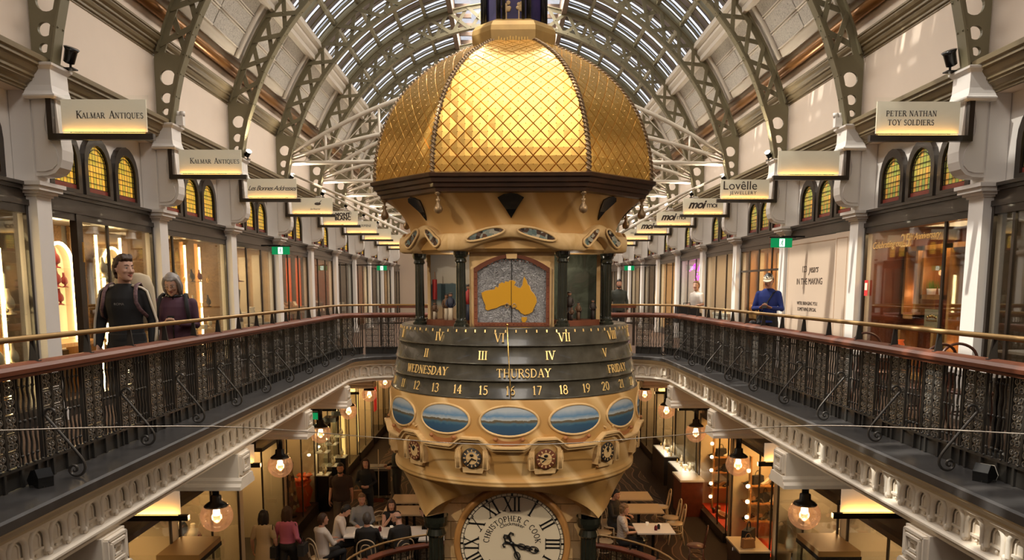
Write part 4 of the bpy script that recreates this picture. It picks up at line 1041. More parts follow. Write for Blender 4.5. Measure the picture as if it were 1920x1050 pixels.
# marble calendar rings: each flares to a lip that overhangs the next
RG = [(1.247, 1.062, 1.283, .897), (1.270, .893, 1.312, .725), (1.298, .721, 1.340, .565), (1.326, .561, 1.366, .398)]
for ra, za, rb, zb in RG:
    m = MB(); m.lathe([(ra - .10, za), (ra, za), (rb - .004, zb + .012), (rb + .006, zb + .008), (rb + .006, zb - .002), (rb - .008, zb - .006), (rb - .12, zb)], 96, cap=False); m.build('calendar_ring', M['drum'], CL)
def ring_fn(r, ang):
    ra, za, rb, zb = RG[r]; zc = (za + zb) / 2; sl = Vector((rb - ra, zb - za)).normalized()
    def fn(u, v, h):
        z = zc + v * abs(sl.y); rr = ra + (rb - ra) * (za - z) / (za - zb) + .001 + h; th = ang + u / rr; return (rr * sin(th), -rr * cos(th), z)
    return fn
def ang_at(px, r):
    """angle round the ring for a photograph column"""
    ra, za, rb, zb = RG[r]; R_ = (ra + rb) / 2; x = (px - 962.5) / 1440 * 8.6; best = 0
    for _ in range(12):
        best = math.asin(max(-1, min(1, (px - 962.5) / 1440 * (8.6 - R_ * cos(best) + .1) / R_)))
    return best + radians(2.3)
LET = [(0, [('V', 933 - 0, None)], .07)]
for r, items, size in ((0, (('II', 757), ('IV', 822), ('VI', 932), ('VII', 1052), ('VIII', 1141), ('IX', 1172)), .085),
                       (1, (('I', 745), ('II', 798), ('III', 901), ('IV', 1026), ('V', 1128), ('VI', 1178)), .085),
                       (2, (('WEDNESDAY', 794), ('THURSDAY', 977), ('FRIDAY', 1153)), .082),
                       (3, (('10', 740), ('11', 755), ('12', 779), ('13', 813), ('14', 854), ('15', 901.5), ('16', 952), ('17', 1001.5), ('18', 1051), ('19', 1094), ('20', 1130), ('21', 1160), ('22', 1179)), .085)):
    for txt, px in items:
        Q, w = serif_text(txt, size, .07); m = MB(); put_quads(m, Q, ring_fn(r, ang_at(px, r)), .006); m.build('gilt_lettering', M['goldletter'], CL)
m = MB()
for i in range(-22, 23):
    a = radians(2.3 + i * 4.55); f = ring_fn(0, a); put_quads(m, [[(-.006, .048), (.006, .048), (.006, .075), (-.006, .075)]], f, .006)
m.build('hour_marks', M['goldletter'], CL)
m = MB()
P_ = [(-.034, -1.250, 1.10), (-.030, -1.275, 1.02), (-.022, -1.315, .86), (-.012, -1.345, .70), (-.002, -1.372, .54), (.004, -1.385, .40)]
m.tube(P_, .006, 6); m.ball(P_[0], .014, 8, 6); m.build('pointer', M['brightbrass'], CL)
# sandstone belly
BEL = [(1.30, .40), (1.362, .395), (1.372, .37), (1.385, .22), (1.392, .05), (1.385, -.07), (1.365, -.13), (1.345, -.22), (1.325, -.34), (1.310, -.40)]
def bel_r(z): return interp([(b, a) for a, b in BEL[::-1]], z)
m = MB(); m.lathe(BEL + [(1.325, -.405), (1.342, -.42), (1.342, -.435), (1.33, -.445), (1.342, -.455), (1.335, -.475), (1.30, -.485)], 96, cap=False); m.build('belly', M['sand'], CL)
# oval harbour paintings
def painting(seed):
    r = random.Random(seed); hz = r.uniform(.48, .54)
    m = ramp_mat('oval painting', [(.0, (.015, .045, .10)), (hz - .13, (.02, .075, .15)), (hz - .05, (.06, .14, .20)), (hz, (.10, .08, .05)), (hz + .05, (.13, .10, .055)), (hz + .065, (.42, .45, .46)), (hz + .2, (.10, .22, .38)), (.9, (.40, .44, .48))], scale=1)
    zramp(m, .045, .335, .14); return m
for i in range(13):
    a = radians(-.5 + 360 / 13 * i); rim = MB(); pic = MB()
    def E(t, k, e):
        z = .188 + .146 * k * sin(t); rr = bel_r(z) + e; th = a + .285 * k / rr * cos(t); return (rr * sin(th), -rr * cos(th), z)
    n = 32
    rim.tube([E(2 * pi * j / n, 1, .004) for j in range(n)], .013, 6, closed=True)
    vs = [E(0, 0, .008)]; K_ = 5
    for k in range(1, K_ + 1): vs += [E(2 * pi * j / n, k / K_ * .97, .008) for j in range(n)]
    fs = [(0, 1 + j, 1 + (j + 1) % n) for j in range(n)] + [(1 + k * n + j, 1 + (k + 1) * n + j, 1 + (k + 1) * n + (j + 1) % n, 1 + k * n + (j + 1) % n) for k in range(K_ - 1) for j in range(n)]
    pic.add(vs, fs, 0, True); o = pic.build('oval_painting', painting(i), CL); rim.build('oval_frame', M['sandpale'], o)
    # ribbon scroll below
    rb_ = MB()
    def rf(u, v):
        z = .0 - .025 * cos((u - .5) * pi) + .046 * (v - .5) + (.018 if u < .1 or u > .9 else 0); rr = bel_r(z) + .030 - .012 * cos((u - .5) * pi); th = a + .24 * (u - .5) / rr * 1.1; return (rr * sin(th), -rr * cos(th), z)
    rb_.grid(rf, 14, 2)
    for e in (0, 1): c = rf(e, .5); rb_.ball(c, .022, 8, 5, sc=(1, 1, .9))
    rb_.build('ribbon_scroll', mat('ribbon stone', (.36, .14, .045), .6) if i == 0 else bpy.data.materials['ribbon stone'], CL)
# string course rising over each little clock
NB = 12; a00 = radians(-2.3 + 1.0)
m = MB(); path = []
for i in range(NB * 24):
    f = i / 24; j = round(f); q = abs(f - j) * 30 * 1.37 / 57.3        # metres from the nearest clock
    z = -.085 + (.085 * max(0, min(1, (.20 - q) / .10)) if q < .20 else 0)
    path.append((radians(15 - 30) + radians(30) * f, z))
prof = [(0, -.022), (.045, -.018), (.05, .004), (.075, .012), (.075, .028), (.0, .034)]
vs = []
for th, z in path:
    for e, dz in prof: r = bel_r(min(.3, z)) - .01 + e; vs.append((r * sin(th + -.013), -r * cos(th - .013), z + dz))
N_ = len(path); L = len(prof)
m.add(vs, [(i * L + k, ((i + 1) % N_) * L + k, ((i + 1) % N_) * L + k + 1, i * L + k + 1) for i in range(N_) for k in range(L - 1)])
m.build('string_course', M['sandpale'], CL)
def niche_clock(i):
    th = radians(15 - 30) + radians(30) * i - .013; c, s_ = cos(th), sin(th)
    T = Matrix(((c, s_ * -1 * -1, 0, 0), (s_, -c * -1 * -1, 0, 0), (0, 0, 1, 0), (0, 0, 0, 1)))
    T = Matrix(((c, s_, 0, 0), (s_, -c, 0, 0), (0, 0, 1, 0), (0, 0, 0, 1)))   # local x round the belly, y outward
    hs = MB(); hs.T = T; r0 = 1.30
    for sx in (-1, 1):
        hs.prism([(sx * .115, -.10), (sx * .165, -.10), (sx * .175, -.18), (sx * .165, -.29), (sx * .115, -.29)], 'y', r0 - .02, r0 + .095)
        for q in (-.012, .0, .012): hs.tube([(sx * .14 + q, r0 + .098, -.11), (sx * .14 + q, r0 + .098, -.28)], .005, 5)
    hd = [(-.13, -.14)] + [(-.13 * cos(pi * k / 10), -.14 + .11 * sin(pi * k / 10)) for k in range(1, 10)] + [(.13, -.14), (.17, -.14), (.12, .02), (.0, .035), (-.12, .02), (-.17, -.14)]
    hs.prism(hd, 'y', r0 - .02, r0 + .085)
    hs.prism([(-.10, -.335), (.10, -.335), (.115, -.285), (-.115, -.285)], 'y', r0 - .03, r0 + .06)
    o = hs.build('clock_hood', M['sandpale'], CL)
    f = MB(); f.T = T @ Matrix.Translation((0, r0 + .078, -.185)) @ Matrix.Rotation(-pi / 2, 4, 'X'); f.lathe([(.0, 0), (.098, 0), (.102, .006), (.092, .008), (.0, .008)], 24, cap=False); 
    f.lathe([(.0, .0085), (.06, .0085)], 24, mi=1, cap=False)
    for k in range(12):
        a = pi / 6 * k; p, q = .066, .088; w = .006
        d = Vector((cos(a), sin(a))); n_ = Vector((-d.y, d.x)) * w
        f.add([(d.x * p + n_.x, d.y * p + n_.y, .0095), (d.x * q + n_.x, d.y * q + n_.y, .0095), (d.x * q - n_.x, d.y * q - n_.y, .0095), (d.x * p - n_.x, d.y * p - n_.y, .0095)], [(0, 1, 2, 3)], 1)
    for a, ln in ((2.2 + i * 1.3, .075), (.4 + i * 2.1, .05)):
        f.tube([(0, 0, .014), (ln * cos(a), ln * sin(a), .014)], .006, 5, 2)
    f.ball((.0, -.03, .012), .022, 8, 5, 2, sc=(1, .7, .4))
    f.build('small_dial', [mat('dark small dial', (.035, .03, .028), .35) if 'dark small dial' not in bpy.data.materials else bpy.data.materials['dark small dial'], M['sandpale'], M['black']] if i % 2 == 0 else [M['mahogany'], M['sandpale'], M['black']], o)
    if i % 3 == 2 or i in (11, 2):
        g = MB(); g.T = T; zt = .035
        g.lathe([(.001, 0), (.035, .0), (.03, .03), (.04, .06), (.02, .085)], 10, (0, r0 + .06, zt)); g.ball((0, r0 + .06, zt + .105), .024, 10, 7)
        for sx in (-1, 1): g.tube([(sx * .035, r0 + .06, zt + .07), (sx * .07, r0 + .08, zt + .05), (sx * .05, r0 + .11, zt + .035)], .010, 6)
        g.build('cherub', M['sandpale'], o)
for i in range(12): niche_clock(i)
# vaulted underside resting on four columns
AC = .893
def archz(t, q): return -.905 + (.285 if q % 2 == 0 else .05) * max(0, 1 - abs(t) ** 2.6) ** .78
m = MB(); so = MB()
for q in range(4):
    R = Matrix.Rotation(pi / 2 * q, 3, 'Z')
    def pf(u, v):
        t = 2 * u - 1; th = t * pi / 4; top = Vector((1.31 * sin(th), -1.31 * cos(th), -.47)); bot = Vector((AC * t, -AC - (.20 * (1 - t * t) if q % 2 else 0), archz(t, q)))
        k = v ** (1 - .38 * abs(t) ** 3); p = top.lerp(bot, k); pinch = 1 - .06 * sin(pi * v) * abs(t) ** 2; return R @ Vector((p.x * pinch, p.y * pinch, p.z + .0))
    m.grid(pf, 32, 12)
    def sf(u, v):
        t = 2 * u - 1; bot = Vector((AC * t, -AC - (.20 * (1 - t * t) if q % 2 else 0), archz(t, q))); inr = Vector((.70 * t, -.66, archz(t, q) - .0)); return R @ bot.lerp(inr, v)
    so.grid(sf, 32, 4)
m.build('pendentives', M['sand'], CL); so.build('arch_soffit', M['sandpale'], CL)
cb = fluted(1.5, 1.75)
for sx in (-1, 1):
    for sy in (-1, 1): o = part('lower_column', cb, CL); o.location = (sx * .80, sy * .80, -2.41)
m = MB()
for r in range(9):
    z = -2.4 + r * .20
    for q in range(4):
        m.T = Matrix.Rotation(pi / 2 * q, 4, 'Z'); off = .12 * (r % 2)
        for k in range(-3, 4): x0 = max(-.72, k * .26 - .13 + off); x1 = min(.72, k * .26 + .125 + off); m.box(x0, x1, -.725, -.66, z, z + .192) if x1 - x0 > .03 else None
m.T = None; m.box(-.70, .70, -.70, .70, -2.4, -.60)
m.build('tower_masonry', M['sandpale'], CL)
m = MB(); m.box(-1.0, 1.0, -1.0, 1.0, -2.75, -2.41); m.box(-1.15, 1.15, -1.15, 1.15, -2.95, -2.75); m.box(-.5, .5, -.5, .5, -3.3, -2.95); m.build('lower_base', M['sand'], CL)
# great dial
DZ, DR = -1.205, .605
dl = MB(); dl.T = Matrix.Translation((0, -.83, DZ)) @ Matrix.Rotation(pi / 2, 4, 'X')
dl.lathe([(.0, .0), (.555, .0)], 64, cap=False); D_ = dl.build('dial', M['dial'], CL)
m = MB(); m.T = dl.T; m.lathe([(.545, -.02), (.545, .012), (.56, .02), (.572, .022), (.585, .03), (.605, .026), (.612, .0), (.612, -.10)], 72, cap=False); m.build('dial_surround', M['honey'], D_)
m = MB(); m.T = dl.T
for r, w in ((.543, .004), (.512, .003)): m.lathe([(r - w, .003), (r + w, .003)], 96, cap=False)
for k in range(60):
    a = 2 * pi * k / 60; w = .011 if k % 5 == 0 else .003; d = Vector((cos(a), sin(a))); n_ = Vector((-d.y, d.x)) * w
    m.add([(d.x * .512 + n_.x, d.y * .512 + n_.y, .003), (d.x * .543 + n_.x, d.y * .543 + n_.y, .003), (d.x * .543 - n_.x, d.y * .543 - n_.y, .003), (d.x * .512 - n_.x, d.y * .512 - n_.y, .003)], [(0, 1, 2, 3)])
for k, txt in enumerate(('XII', 'I', 'II', 'III', 'IV', 'V', 'VI', 'VII', 'VIII', 'IX', 'X', 'XI')):
    th = pi / 2 - pi / 6 * k; Q, w = serif_text(txt, .155, .02, 1.05)
    def fn(u, v, h, th=th):
        u *= .85; rad = Vector((cos(th), sin(th))); tn = Vector((rad.y, -rad.x)); p = rad * (.425 + v) + tn * u; return (p.x, p.y, .0025 + h)
    put_quads(m, Q, fn, .002)
Q, w = serif_text('CHRISTOPHER C COOK', .058, .13)
put_quads(m, Q, lambda u, v, h: ((.272 + v) * sin(u / .272), (.272 + v) * cos(u / .272), .0025 + h), .002)
vs, fs = flat_text('Clockmaker', .054, .001)
m.add([((.215 + y) * sin(x / .215), (.215 + y) * cos(x / .215), .003 + z) for x, y, z in vs], fs)
Q, w = serif_text('186', .05, .1); put_quads(m, Q, lambda u, v, h: (-.20 + u, -.22 + v + u * -.6, .0025 + h), .002)
m.build('dial_markings', M['black'], D_)
def hand(ang, ln, name):
    m = MB(); m.T = dl.T @ Matrix.Rotation(ang, 4, 'Z')
    def flat(P): m.prism(P, 'z', .012, .016)
    flat([(-.012, 0), (.012, 0), (.006, ln * .75), (-.006, ln * .75)])
    for y0, w in ((ln * .34, .028), (ln * .56, .024), (ln * .78, .034)):
        m.tube([(w * cos(2 * pi * i / 14), y0 + w * 1.5 * sin(2 * pi * i / 14), .014) for i in range(14)], .006, 5, closed=True)
    flat([(-.022, ln * .82), (0, ln * .80), (.022, ln * .82), (0, ln)])
    flat([(-.010, 0), (.010, 0), (.016, -ln * .24), (-.016, -ln * .24)])
    for sx in (-1, 1): m.tube([(0, -ln * .24, .014), (sx * .035, -ln * .30, .014), (sx * .055, -ln * .24, .014), (sx * .045, -ln * .20, .014)], .009, 5)
    m.build(name, M['black'], D_)
hand(radians(-105), .30, 'hour_hand'); hand(radians(-157), .40, 'minute_hand')
m = MB(); m.T = dl.T; m.lathe([(.0, .024), (.02, .022), (.026, .01)], 16, cap=False); m.build('hub', M['black'], D_)
# stay rods from the band to the wall blocks, and the hanger above the lantern
for s, nm in SIDES:
    for j, (z0, y0) in enumerate(((2.15, 9.3), (2.02, 9.5))):
        m = MB(); m.tube([(CX0 + s * 1.14, y0, z0), (s * 4.62, PY(3) + j * B, 3.86 - j * .02)], .022, 8)
        tag(m.build('stay_rod', M['tubewhite']), '%s white steel stay rod from the clock canopy to the %s wall' % (('upper', 'lower')[j], nm), 'rod', 'clock stay rods')
# ------------------------------------------------------------------ hanging shop signs
def sign(k, s, nm, lines, style='serif', dx=0):
    side = nm
    txt_label = lines[0] if lines else ''
    lab = {('left', 0): 'largest cream hanging sign on the left, spaced serif capitals over amber glow', ('left', 1): 'second cream hanging sign on the left, same serif capitals as the larger one',
           ('left', 2): 'cream hanging sign on the left with flowing italic script', ('left', 3): 'cream hanging sign on the left with a small dark beetle shaped emblem and red script',
           ('left', 4): 'cream hanging sign on the left with bold black two line lettering', ('left', 5): 'cream hanging sign on the left with thin grey capitals, sixth from the camera',
           ('right', 0): 'largest cream hanging sign on the right with two lines of serif capitals', ('right', 1): 'blank cream hanging sign on the right without any lettering',
           ('right', 2): 'cream hanging sign on the right with large jewellery shop lettering', ('right', 3): 'nearest of the three right hanging signs with black brush script', ('right', 4): 'middle one of the three right hanging signs with black brush script',
           ('right', 5): 'farthest of the three right hanging signs with black brush script', ('right', 6): 'small hanging sign on the right with thin grey capitals, seventh from the camera'}.get((side, k), '%s hanging sign from the camera in the %s row, too far to read' % (ORD[k], side))
    t = thing('hanging_sign', lab, 'sign', (-s * .06, PY(k) - .150, -.026), group='shop signs over the galleries')
    MB().box(s * 4.68, s * 3.815, -.007, .007, 3.065, 3.385).build('sign_panel', M['signface'], t)
    MB().box(s * 4.70, s * 3.78, -.022, -.019, 3.02, 3.42).build('cover_glass', M['clear'], t)
    m = MB(); m.box(s * 4.82, s * 3.75, -.03, .03, 2.985, 3.045); m.build('bottom_bar', M['darkwood'], t)
    MB().box(s * 4.82, s * 4.765, -.03, .03, 3.045, 3.41).build('wall_arm', M['darkwood'], t)
    MB().box(s * 4.66, s * 3.83, -.029, -.024, 3.046, 3.050).build('lamp_strip', M['ledsoft'], t)
    lamp('sign_light', 'AREA', (s * 4.25, -.05, 3.055), 1.1, (1.0, .50, .10), .84, (radians(180 - 32), 0, 0), .02, parent=t)
    m = MB()
    def txt(Q, x, z):
        put_quads(m, Q, lambda u, v, h: (x + u, -.008 - h, z + v), .003)
    def bf(body, size, x, z, shear=0.0, sp=1.0, bold=0.0):
        vs, fs = flat_text(body, size, .0012, shear, spacing=sp, bold=bold); m.add([(x + a, -.009 - c, z + b) for a, b, c in vs], fs)
    cx = s * 4.25
    if style == 'kalmar':
        for body, size, x in (('K', .075, -.30), ('ALMAR', .056, -.155), ('A', .075, .035), ('NTIQUES', .056, .21)): Q, w = serif_text(body, size, .08); txt(Q, cx + x + .05, 3.225 + (size - .056) / 2)
    elif style == 'serif2':
        for i, l in enumerate(lines): Q, w = serif_text(l, .056, .08); txt(Q, cx - .075, 3.265 - .09 * i)
    elif style == 'script': bf(lines[0], .115, cx, 3.22, .45, .82)
    elif style == 'emblem':
        bf(lines[0], .05, cx + .06, 3.15, .5); 
        m.ball((cx + .12, -.010, 3.26), .05, 10, 6, sc=(1.4, .1, .6)); m.tube([(cx + .15, -.012, 3.27), (cx + .20, -.012, 3.33)], .006, 5)
    elif style == 'bold':
        for i, l in enumerate(lines): bf(l, .125, cx + .06, 3.295 - .09 * i, 0, 1.0, .006)
        m.tube([(cx + .24 + .035 * cos(2 * pi * i / 16), -.010, 3.335 + .035 * sin(2 * pi * i / 16)) for i in range(16)], .004, 5, closed=True)
    elif style == 'thin': bf(lines[0], .105, cx + .10, 3.25, 0, 1.0)
    elif style == 'lovelle': bf(lines[0], .215, cx - .09, 3.275, 0, 1.0); bf(lines[1], .085, cx - .03, 3.15, 0, 1.15)
    elif style == 'moi': bf('moi', .24, cx - .15, 3.25, .40, .9, .008); bf('moi', .18, cx + .19, 3.245, 0, .8)
    if m.v: m.build('lettering', M['ink'], t)
    return t
LS = [(['Kalmar Antiques'], 'kalmar'), (['Kalmar Antiques'], 'kalmar'), (['Les Bonnes Addresses'], 'script'), (['La Fourmi'], 'emblem'), (['MONT', 'BLANC'], 'bold'), (['ARMINI'], 'thin'), ([], ''), ([], ''), ([], '')]
RS = [(['PETER NATHAN', 'TOY SOLDIERS'], 'serif2'), ([], ''), (['Lovêlle', 'JEWELLERY'], 'lovelle'), ([], 'moi'), ([], 'moi'), ([], 'moi'), (['HUGO CA'], 'thin'), ([], ''), ([], '')]
for k, (l, st) in enumerate(LS): sign(k, -1, 'left', l, st)
for k, (l, st) in enumerate(RS): sign(k, 1, 'right', l, st)

# ------------------------------------------------------------------ spotlights on the wall blocks
for s, nm in SIDES:
    for k in range(0, 8):
        lit = k >= 2
        t = thing('spotlight', '%s black %s spotlight on the white wall blocks of the %s gallery' % (ORD[k], 'lit' if lit else 'unlit', nm), 'spotlight', (s * (4.66 if k else 4.64), PY(k) + (.06 if k else .12), 3.722), 0, 'spotlights on the arch feet')
        sc = 1.0 if not lit else .75
        if k == 1:
            t['label'] = 'small white twin headed emergency lamp on the second white wall block of the %s gallery' % nm; t['category'] = 'emergency lamp'; t.name = 'emergency_lamp'
            MB().box(-.05, .05, -.04, .04, 0, .13).build('case', M['white'], t)
            for q in (-.035, .035): MB().lathe([(.001, -.03), (.03, -.03), (.036, .03), (.001, .03)], 12, (q, 0, .165)).build('lamp_head', M['white'], t)
            continue
        m = MB(); m.box(-.05 * sc, .05 * sc, -.05 * sc, .05 * sc, .0, .012); m.tube([(0, 0, .01), (0, 0, .09 * sc)], .012, 6); m.build('yoke', M['black'], t)
        d = Vector((-s * .55, -.55, .62)).normalized() if lit else Vector((-s * .35, -.2, .8)).normalized()
        c = Vector((0, 0, .13 * sc)); m = MB(); m.tube([c - d * .07 * sc, c - d * .06 * sc, c + d * .06 * sc, c + d * .09 * sc], [.035 * sc, .055 * sc, .062 * sc, .078 * sc], 14); m.build('can', M['black'], t)
        m = MB(); m.tube([c + d * .091 * sc, c + d * .095 * sc], .066 * sc, 14); m.build('lens', M['spot'] if lit else M['black'], t)
        if lit: lamp('spot_beam', 'SPOT', tuple(Vector((s * 4.62, PY(k) + .06, 3.73)) + c + d * .12), 95, (1.0, .86, .66), .05, (Vector((-s * .5, -.25, .8))).to_track_quat('-Z', 'Y').to_euler(), spot=2.2)
# ------------------------------------------------------------------ globe pendants under the galleries
def pendant_meshes():
    P = {}
    P['stem'] = (MB().tube([(0, 0, .22), (0, 0, .62)], .045, 10).tube([(0, 0, .60), (0, 0, 1.12)], .008, 6), M['black'])
    P['cap'] = (MB().lathe([(.02, .30), (.07, .27), (.075, .20), (.13, .165), (.155, .14), (.150, .125), (.02, .125)], 20), M['black'])
    P['globe'] = (MB().lathe([(.205 * sin(t), .205 * cos(t)) for t in [pi * .26 + (pi * .74) * i / 16 for i in range(17)]], 28, cap=False), M['globe'])
    P['bulb'] = (MB().lathe([(.001, .085), (.042, .08), (.045, .02), (.040, .01), (.001, .01)], 14), M['bulb'])
    P['bulb_holder'] = (MB().lathe([(.001, .01), (.045, .008), (.05, -.06), (.03, -.09), (.001, -.10)], 14), M['globe'])
    return [(n, mb.mesh(n, ma)) for n, (mb, ma) in P.items()]
pm = pendant_meshes()
for s, nm in SIDES:
    for j in range(0, 8):
        t = thing('globe_pendant', '%s glass globe pendant lamp hanging below the %s gallery' % (ORD[j], nm), 'pendant lamp', (s * 3.85, PY(j) + B / 2, -1.50), group='globe pendants')
        for n, me in pm: part(n, me, t)
        lamp('pendant_light', 'POINT', (s * 3.85, PY(j) + B / 2, -1.48), 16, (1.0, .62, .30), .07)

# ------------------------------------------------------------------ goods prototypes
def proto(fn, name, mats): mb = MB(); fn(mb); return mb.mesh(name, mats)
def _bust(m):
    m.lathe([(.001, 0), (.055, 0), (.055, .012), (.018, .025), (.016, .06)], 12)
    prof = [(.03, .05), (.085, .075), (.10, .12), (.085, .17), (.045, .205), (.036, .25), (.034, .28)]
    vs = []; seg = 14
    for r, z in prof:
        for k in range(seg): a = 2 * pi * k / seg; vs.append((r * cos(a), r * .45 * sin(a) - .02 * (z - .05) / .2, z))
    n = len(prof); m.add(vs, [(i * seg + k, i * seg + (k + 1) % seg, (i + 1) * seg + (k + 1) % seg, (i + 1) * seg + k) for i in range(n - 1) for k in range(seg)] + [tuple(range(seg))[::-1], tuple(range((n - 1) * seg, n * seg))], 0, True)
    m.tube([(.040 * cos(a), -.048 - .012 * abs(sin(a)), .165 + .05 * sin(a)) for a in [pi + pi * i / 10 for i in range(11)]], .005, 5, 1)
BUST = {c: proto(_bust, 'bust', [M[c], M['brightbrass']]) for c in ('redvelvet', 'cloth', 'charcoal')}
def _shoe(m):
    m.prism([(-.12, 0), (-.06, .012), (.03, .01), (.10, .05), (.13, .05), (.13, .075), (.11, .12), (.07, .11), (.02, .075), (-.06, .05), (-.12, .03)], 'y', -.035, .035, 0, True); m.prism([(.10, 0), (.13, 0), (.13, .06), (.09, .05)], 'y', -.02, .02, 0)
def _boxg(m): m.box(-.09, .09, -.07, .07, 0, .09); m.box(-.095, .095, -.075, .075, .07, .10)
def _vase(m): m.lathe([(.001, 0), (.07, 0), (.05, .03), (.08, .12), (.10, .20), (.06, .28), (.09, .33), (.085, .335), (.05, .28), (.001, .20)], 16)
def _bag(m):
    m.prism([(-.13, 0), (.13, 0), (.11, .18), (-.11, .18)], 'y', -.05, .05); m.tube([(-.06, 0, .17)] + [(.06 * -cos(pi * i / 8), 0, .18 + .10 * sin(pi * i / 8)) for i in range(9)] + [(.06, 0, .17)], .008, 5)
def _ring(m): m.tube([(.05 * cos(2 * pi * i / 14), 0, .055 + .05 * sin(2 * pi * i / 14)) for i in range(14)], .010, 6, closed=True); m.box(-.05, .05, -.03, .03, 0, .008)
GOODS = {'shoe_tan': ('shoe', proto(_shoe, 'shoe', M['tan'])), 'shoe_black': ('shoe', proto(_shoe, 'shoe', M['black'])), 'shoe_cream': ('shoe', proto(_shoe, 'shoe', M['ivory'])),
         'box': ('gift_box', proto(_boxg, 'gift_box', M['ivory'])), 'boxd': ('gift_box', proto(_boxg, 'gift_box', M['redwood'])), 'vase': ('vase', proto(_vase, 'vase', M['orange'])), 'jar': ('vase', proto(_vase, 'vase', M['ivory'])),
         'bag': ('handbag', proto(_bag, 'handbag', M['tan'])), 'bagk': ('handbag', proto(_bag, 'handbag', M['charcoal'])), 'ring': ('bangle_stand', proto(_ring, 'bangle_stand', M['brightbrass']))}
for c, n in (('redvelvet', 'red'), ('cloth', 'cream'), ('charcoal', 'dark')): GOODS['bust_' + n] = ('necklace_bust', BUST[c])
def put(key, loc, rz, label, group, sc=1.0):
    nm_, me = GOODS[key]; o = bpy.data.objects.new(nm_, me); COL.objects.link(o); o.location = loc; o.rotation_euler = (0, 0, rz); o.scale = (sc, sc, sc)
    return tag(o, label, nm_.replace('_', ' '), group)
def shelf(x0, x1, y0, y1, z, label, matn='clear', name='glass_shelf', cat='shelf', group=None, th=.012):
    o = MB().box(min(x0, x1), max(x0, x1), y0, y1, z - th, z).build(name, M[matn]); return tag(o, label, cat, group)
def led(x, y, z0, z1, label, group=None, w=.012):
    m = MB(); m.box(x - w, x + w, y - w, y + w, z0, z1); return tag(m.build('led_strip', M['led']), label, 'light strip', group)

# ------------------------------------------------------------------ shops on the upper gallery
NWIN = [NW]
def pane_(s, y0, y1, z0, z1, x=5.075, posts=()):
    NWIN[0] += 1
    o = MB().box(s * x, s * (x + .006), y0, y1, z0, z1).build('window_%d' % NWIN[0], M['glass']); struct(o)
    m = MB()
    for y in posts: m.box(s * (x - .012), s * (x + .012), y - .02, y + .02, z0, z1)
    if m.v: m.build('mullion', M['darkwood'], o)
    return o
def room(s, k, back, side=None, x1=6.35, lamp_w=18, lcol=(1.0, .66, .34), ceil='shopdark', y0=None, y1=None):
    ya = PY(k - 1) + .14 if y0 is None else y0; yb = PY(k) - .14 if y1 is None else y1
    m = MB(); m.box(s * x1, s * (x1 + .04), ya, yb, 0, 2.34); o = m.build('wall_shop_back', M[back]); struct(o)
    m = MB(); m.box(s * 5.2, s * x1, ya, yb, 2.32, 2.36); struct(m.build('ceiling_shop', M[ceil]))
    if lamp_w: lamp('shop_light', 'AREA', (s * 5.75, (ya + yb) / 2, 2.28), lamp_w * 2.4, lcol, .7, (0, 0, 0), 1.6)
def niche(x, yc, w, z0, ztop, label, busts, s=-1):
    """lit arched recess with shelves; opening faces the gallery"""
    t = thing('display_niche', label, 'display niche', (x, yc, 0), group='lit arched niches')
    A = [(-w / 2, z0), (-w / 2, ztop - w / 2)] + [(-w / 2 * cos(pi * i / 12), ztop - w / 2 + w / 2 * sin(pi * i / 12)) for i in range(1, 12)] + [(w / 2, ztop - w / 2), (w / 2, z0)]
    MB().prism([(a, b) for a, b in A], 'x', s * .13, s * .15).build('back_panel', M['ivory'], t)
    MB().tube([(0, a, b) for a, b in A], .022, 8).build('lit_rim', M['led'], t)
    m = MB()
    m.grid(lambda u, v: (s * .14 * v, A[round(u * (len(A) - 1))][0], A[round(u * (len(A) - 1))][1]), len(A) - 1, 1, 0, False); m.build('reveal', M['ivory'], t)
    MB().box(0, s * .15, -w / 2, w / 2, .0, z0).build('plinth', M['shopdark'], t)
    for z in busts: MB().box(s * .0, s * .13, -w / 2 + .02, w / 2 - .02, z - .012, z).build('niche_shelf', M['clear'], t)
    return t
# left, first window (cut by the frame)
room(-1, 0, 'marbled', lamp_w=10); pane_(-1, 5.6, 8.20, .18, 2.22, posts=(6.9,))
for y in (7.62, 8.10):
    o = MB().box(-5.40, -5.34, y - .035, y + .035, 0.02, 2.2).build('display_post', M['honey']); tag(o, 'honey timber post inside the left window nearest the camera, %s one' % ('nearer' if y < 7.9 else 'farther'), 'post')
for i, (y, z0, z1) in enumerate(((7.50, .02, 2.0), (7.86, .02, 1.85))): led(-5.20, y + .06, z0, z1, ('tall', 'short')[i] + ' glowing light strip in the left window nearest the camera')
tag(MB().tube([(-5.36, 7.85 + .28 * cos(pi * i / 14), 1.75 + .33 * sin(pi * i / 14)) for i in range(15)], .014, 6).build('led_arch', M['led']), 'glowing thin arch at the back of the left window nearest the camera', 'light strip')
for z in (.62, 1.18): 
    shelf(-5.32, -5.10, 6.9, 8.15, z, 'glass shelf in the left window nearest the camera, %s one' % ('lower' if z < 1 else 'upper'))
    for i in range(4): put('bust_cream', (-5.19, 7.30 + .24 * i, z), -pi / 2 + .3, 'cream necklace bust on the %s glass shelf in the left window nearest the camera' % ('lower' if z < 1 else 'upper'), 'busts on %s shelf' % ('lower' if z < 1 else 'upper'), .95)
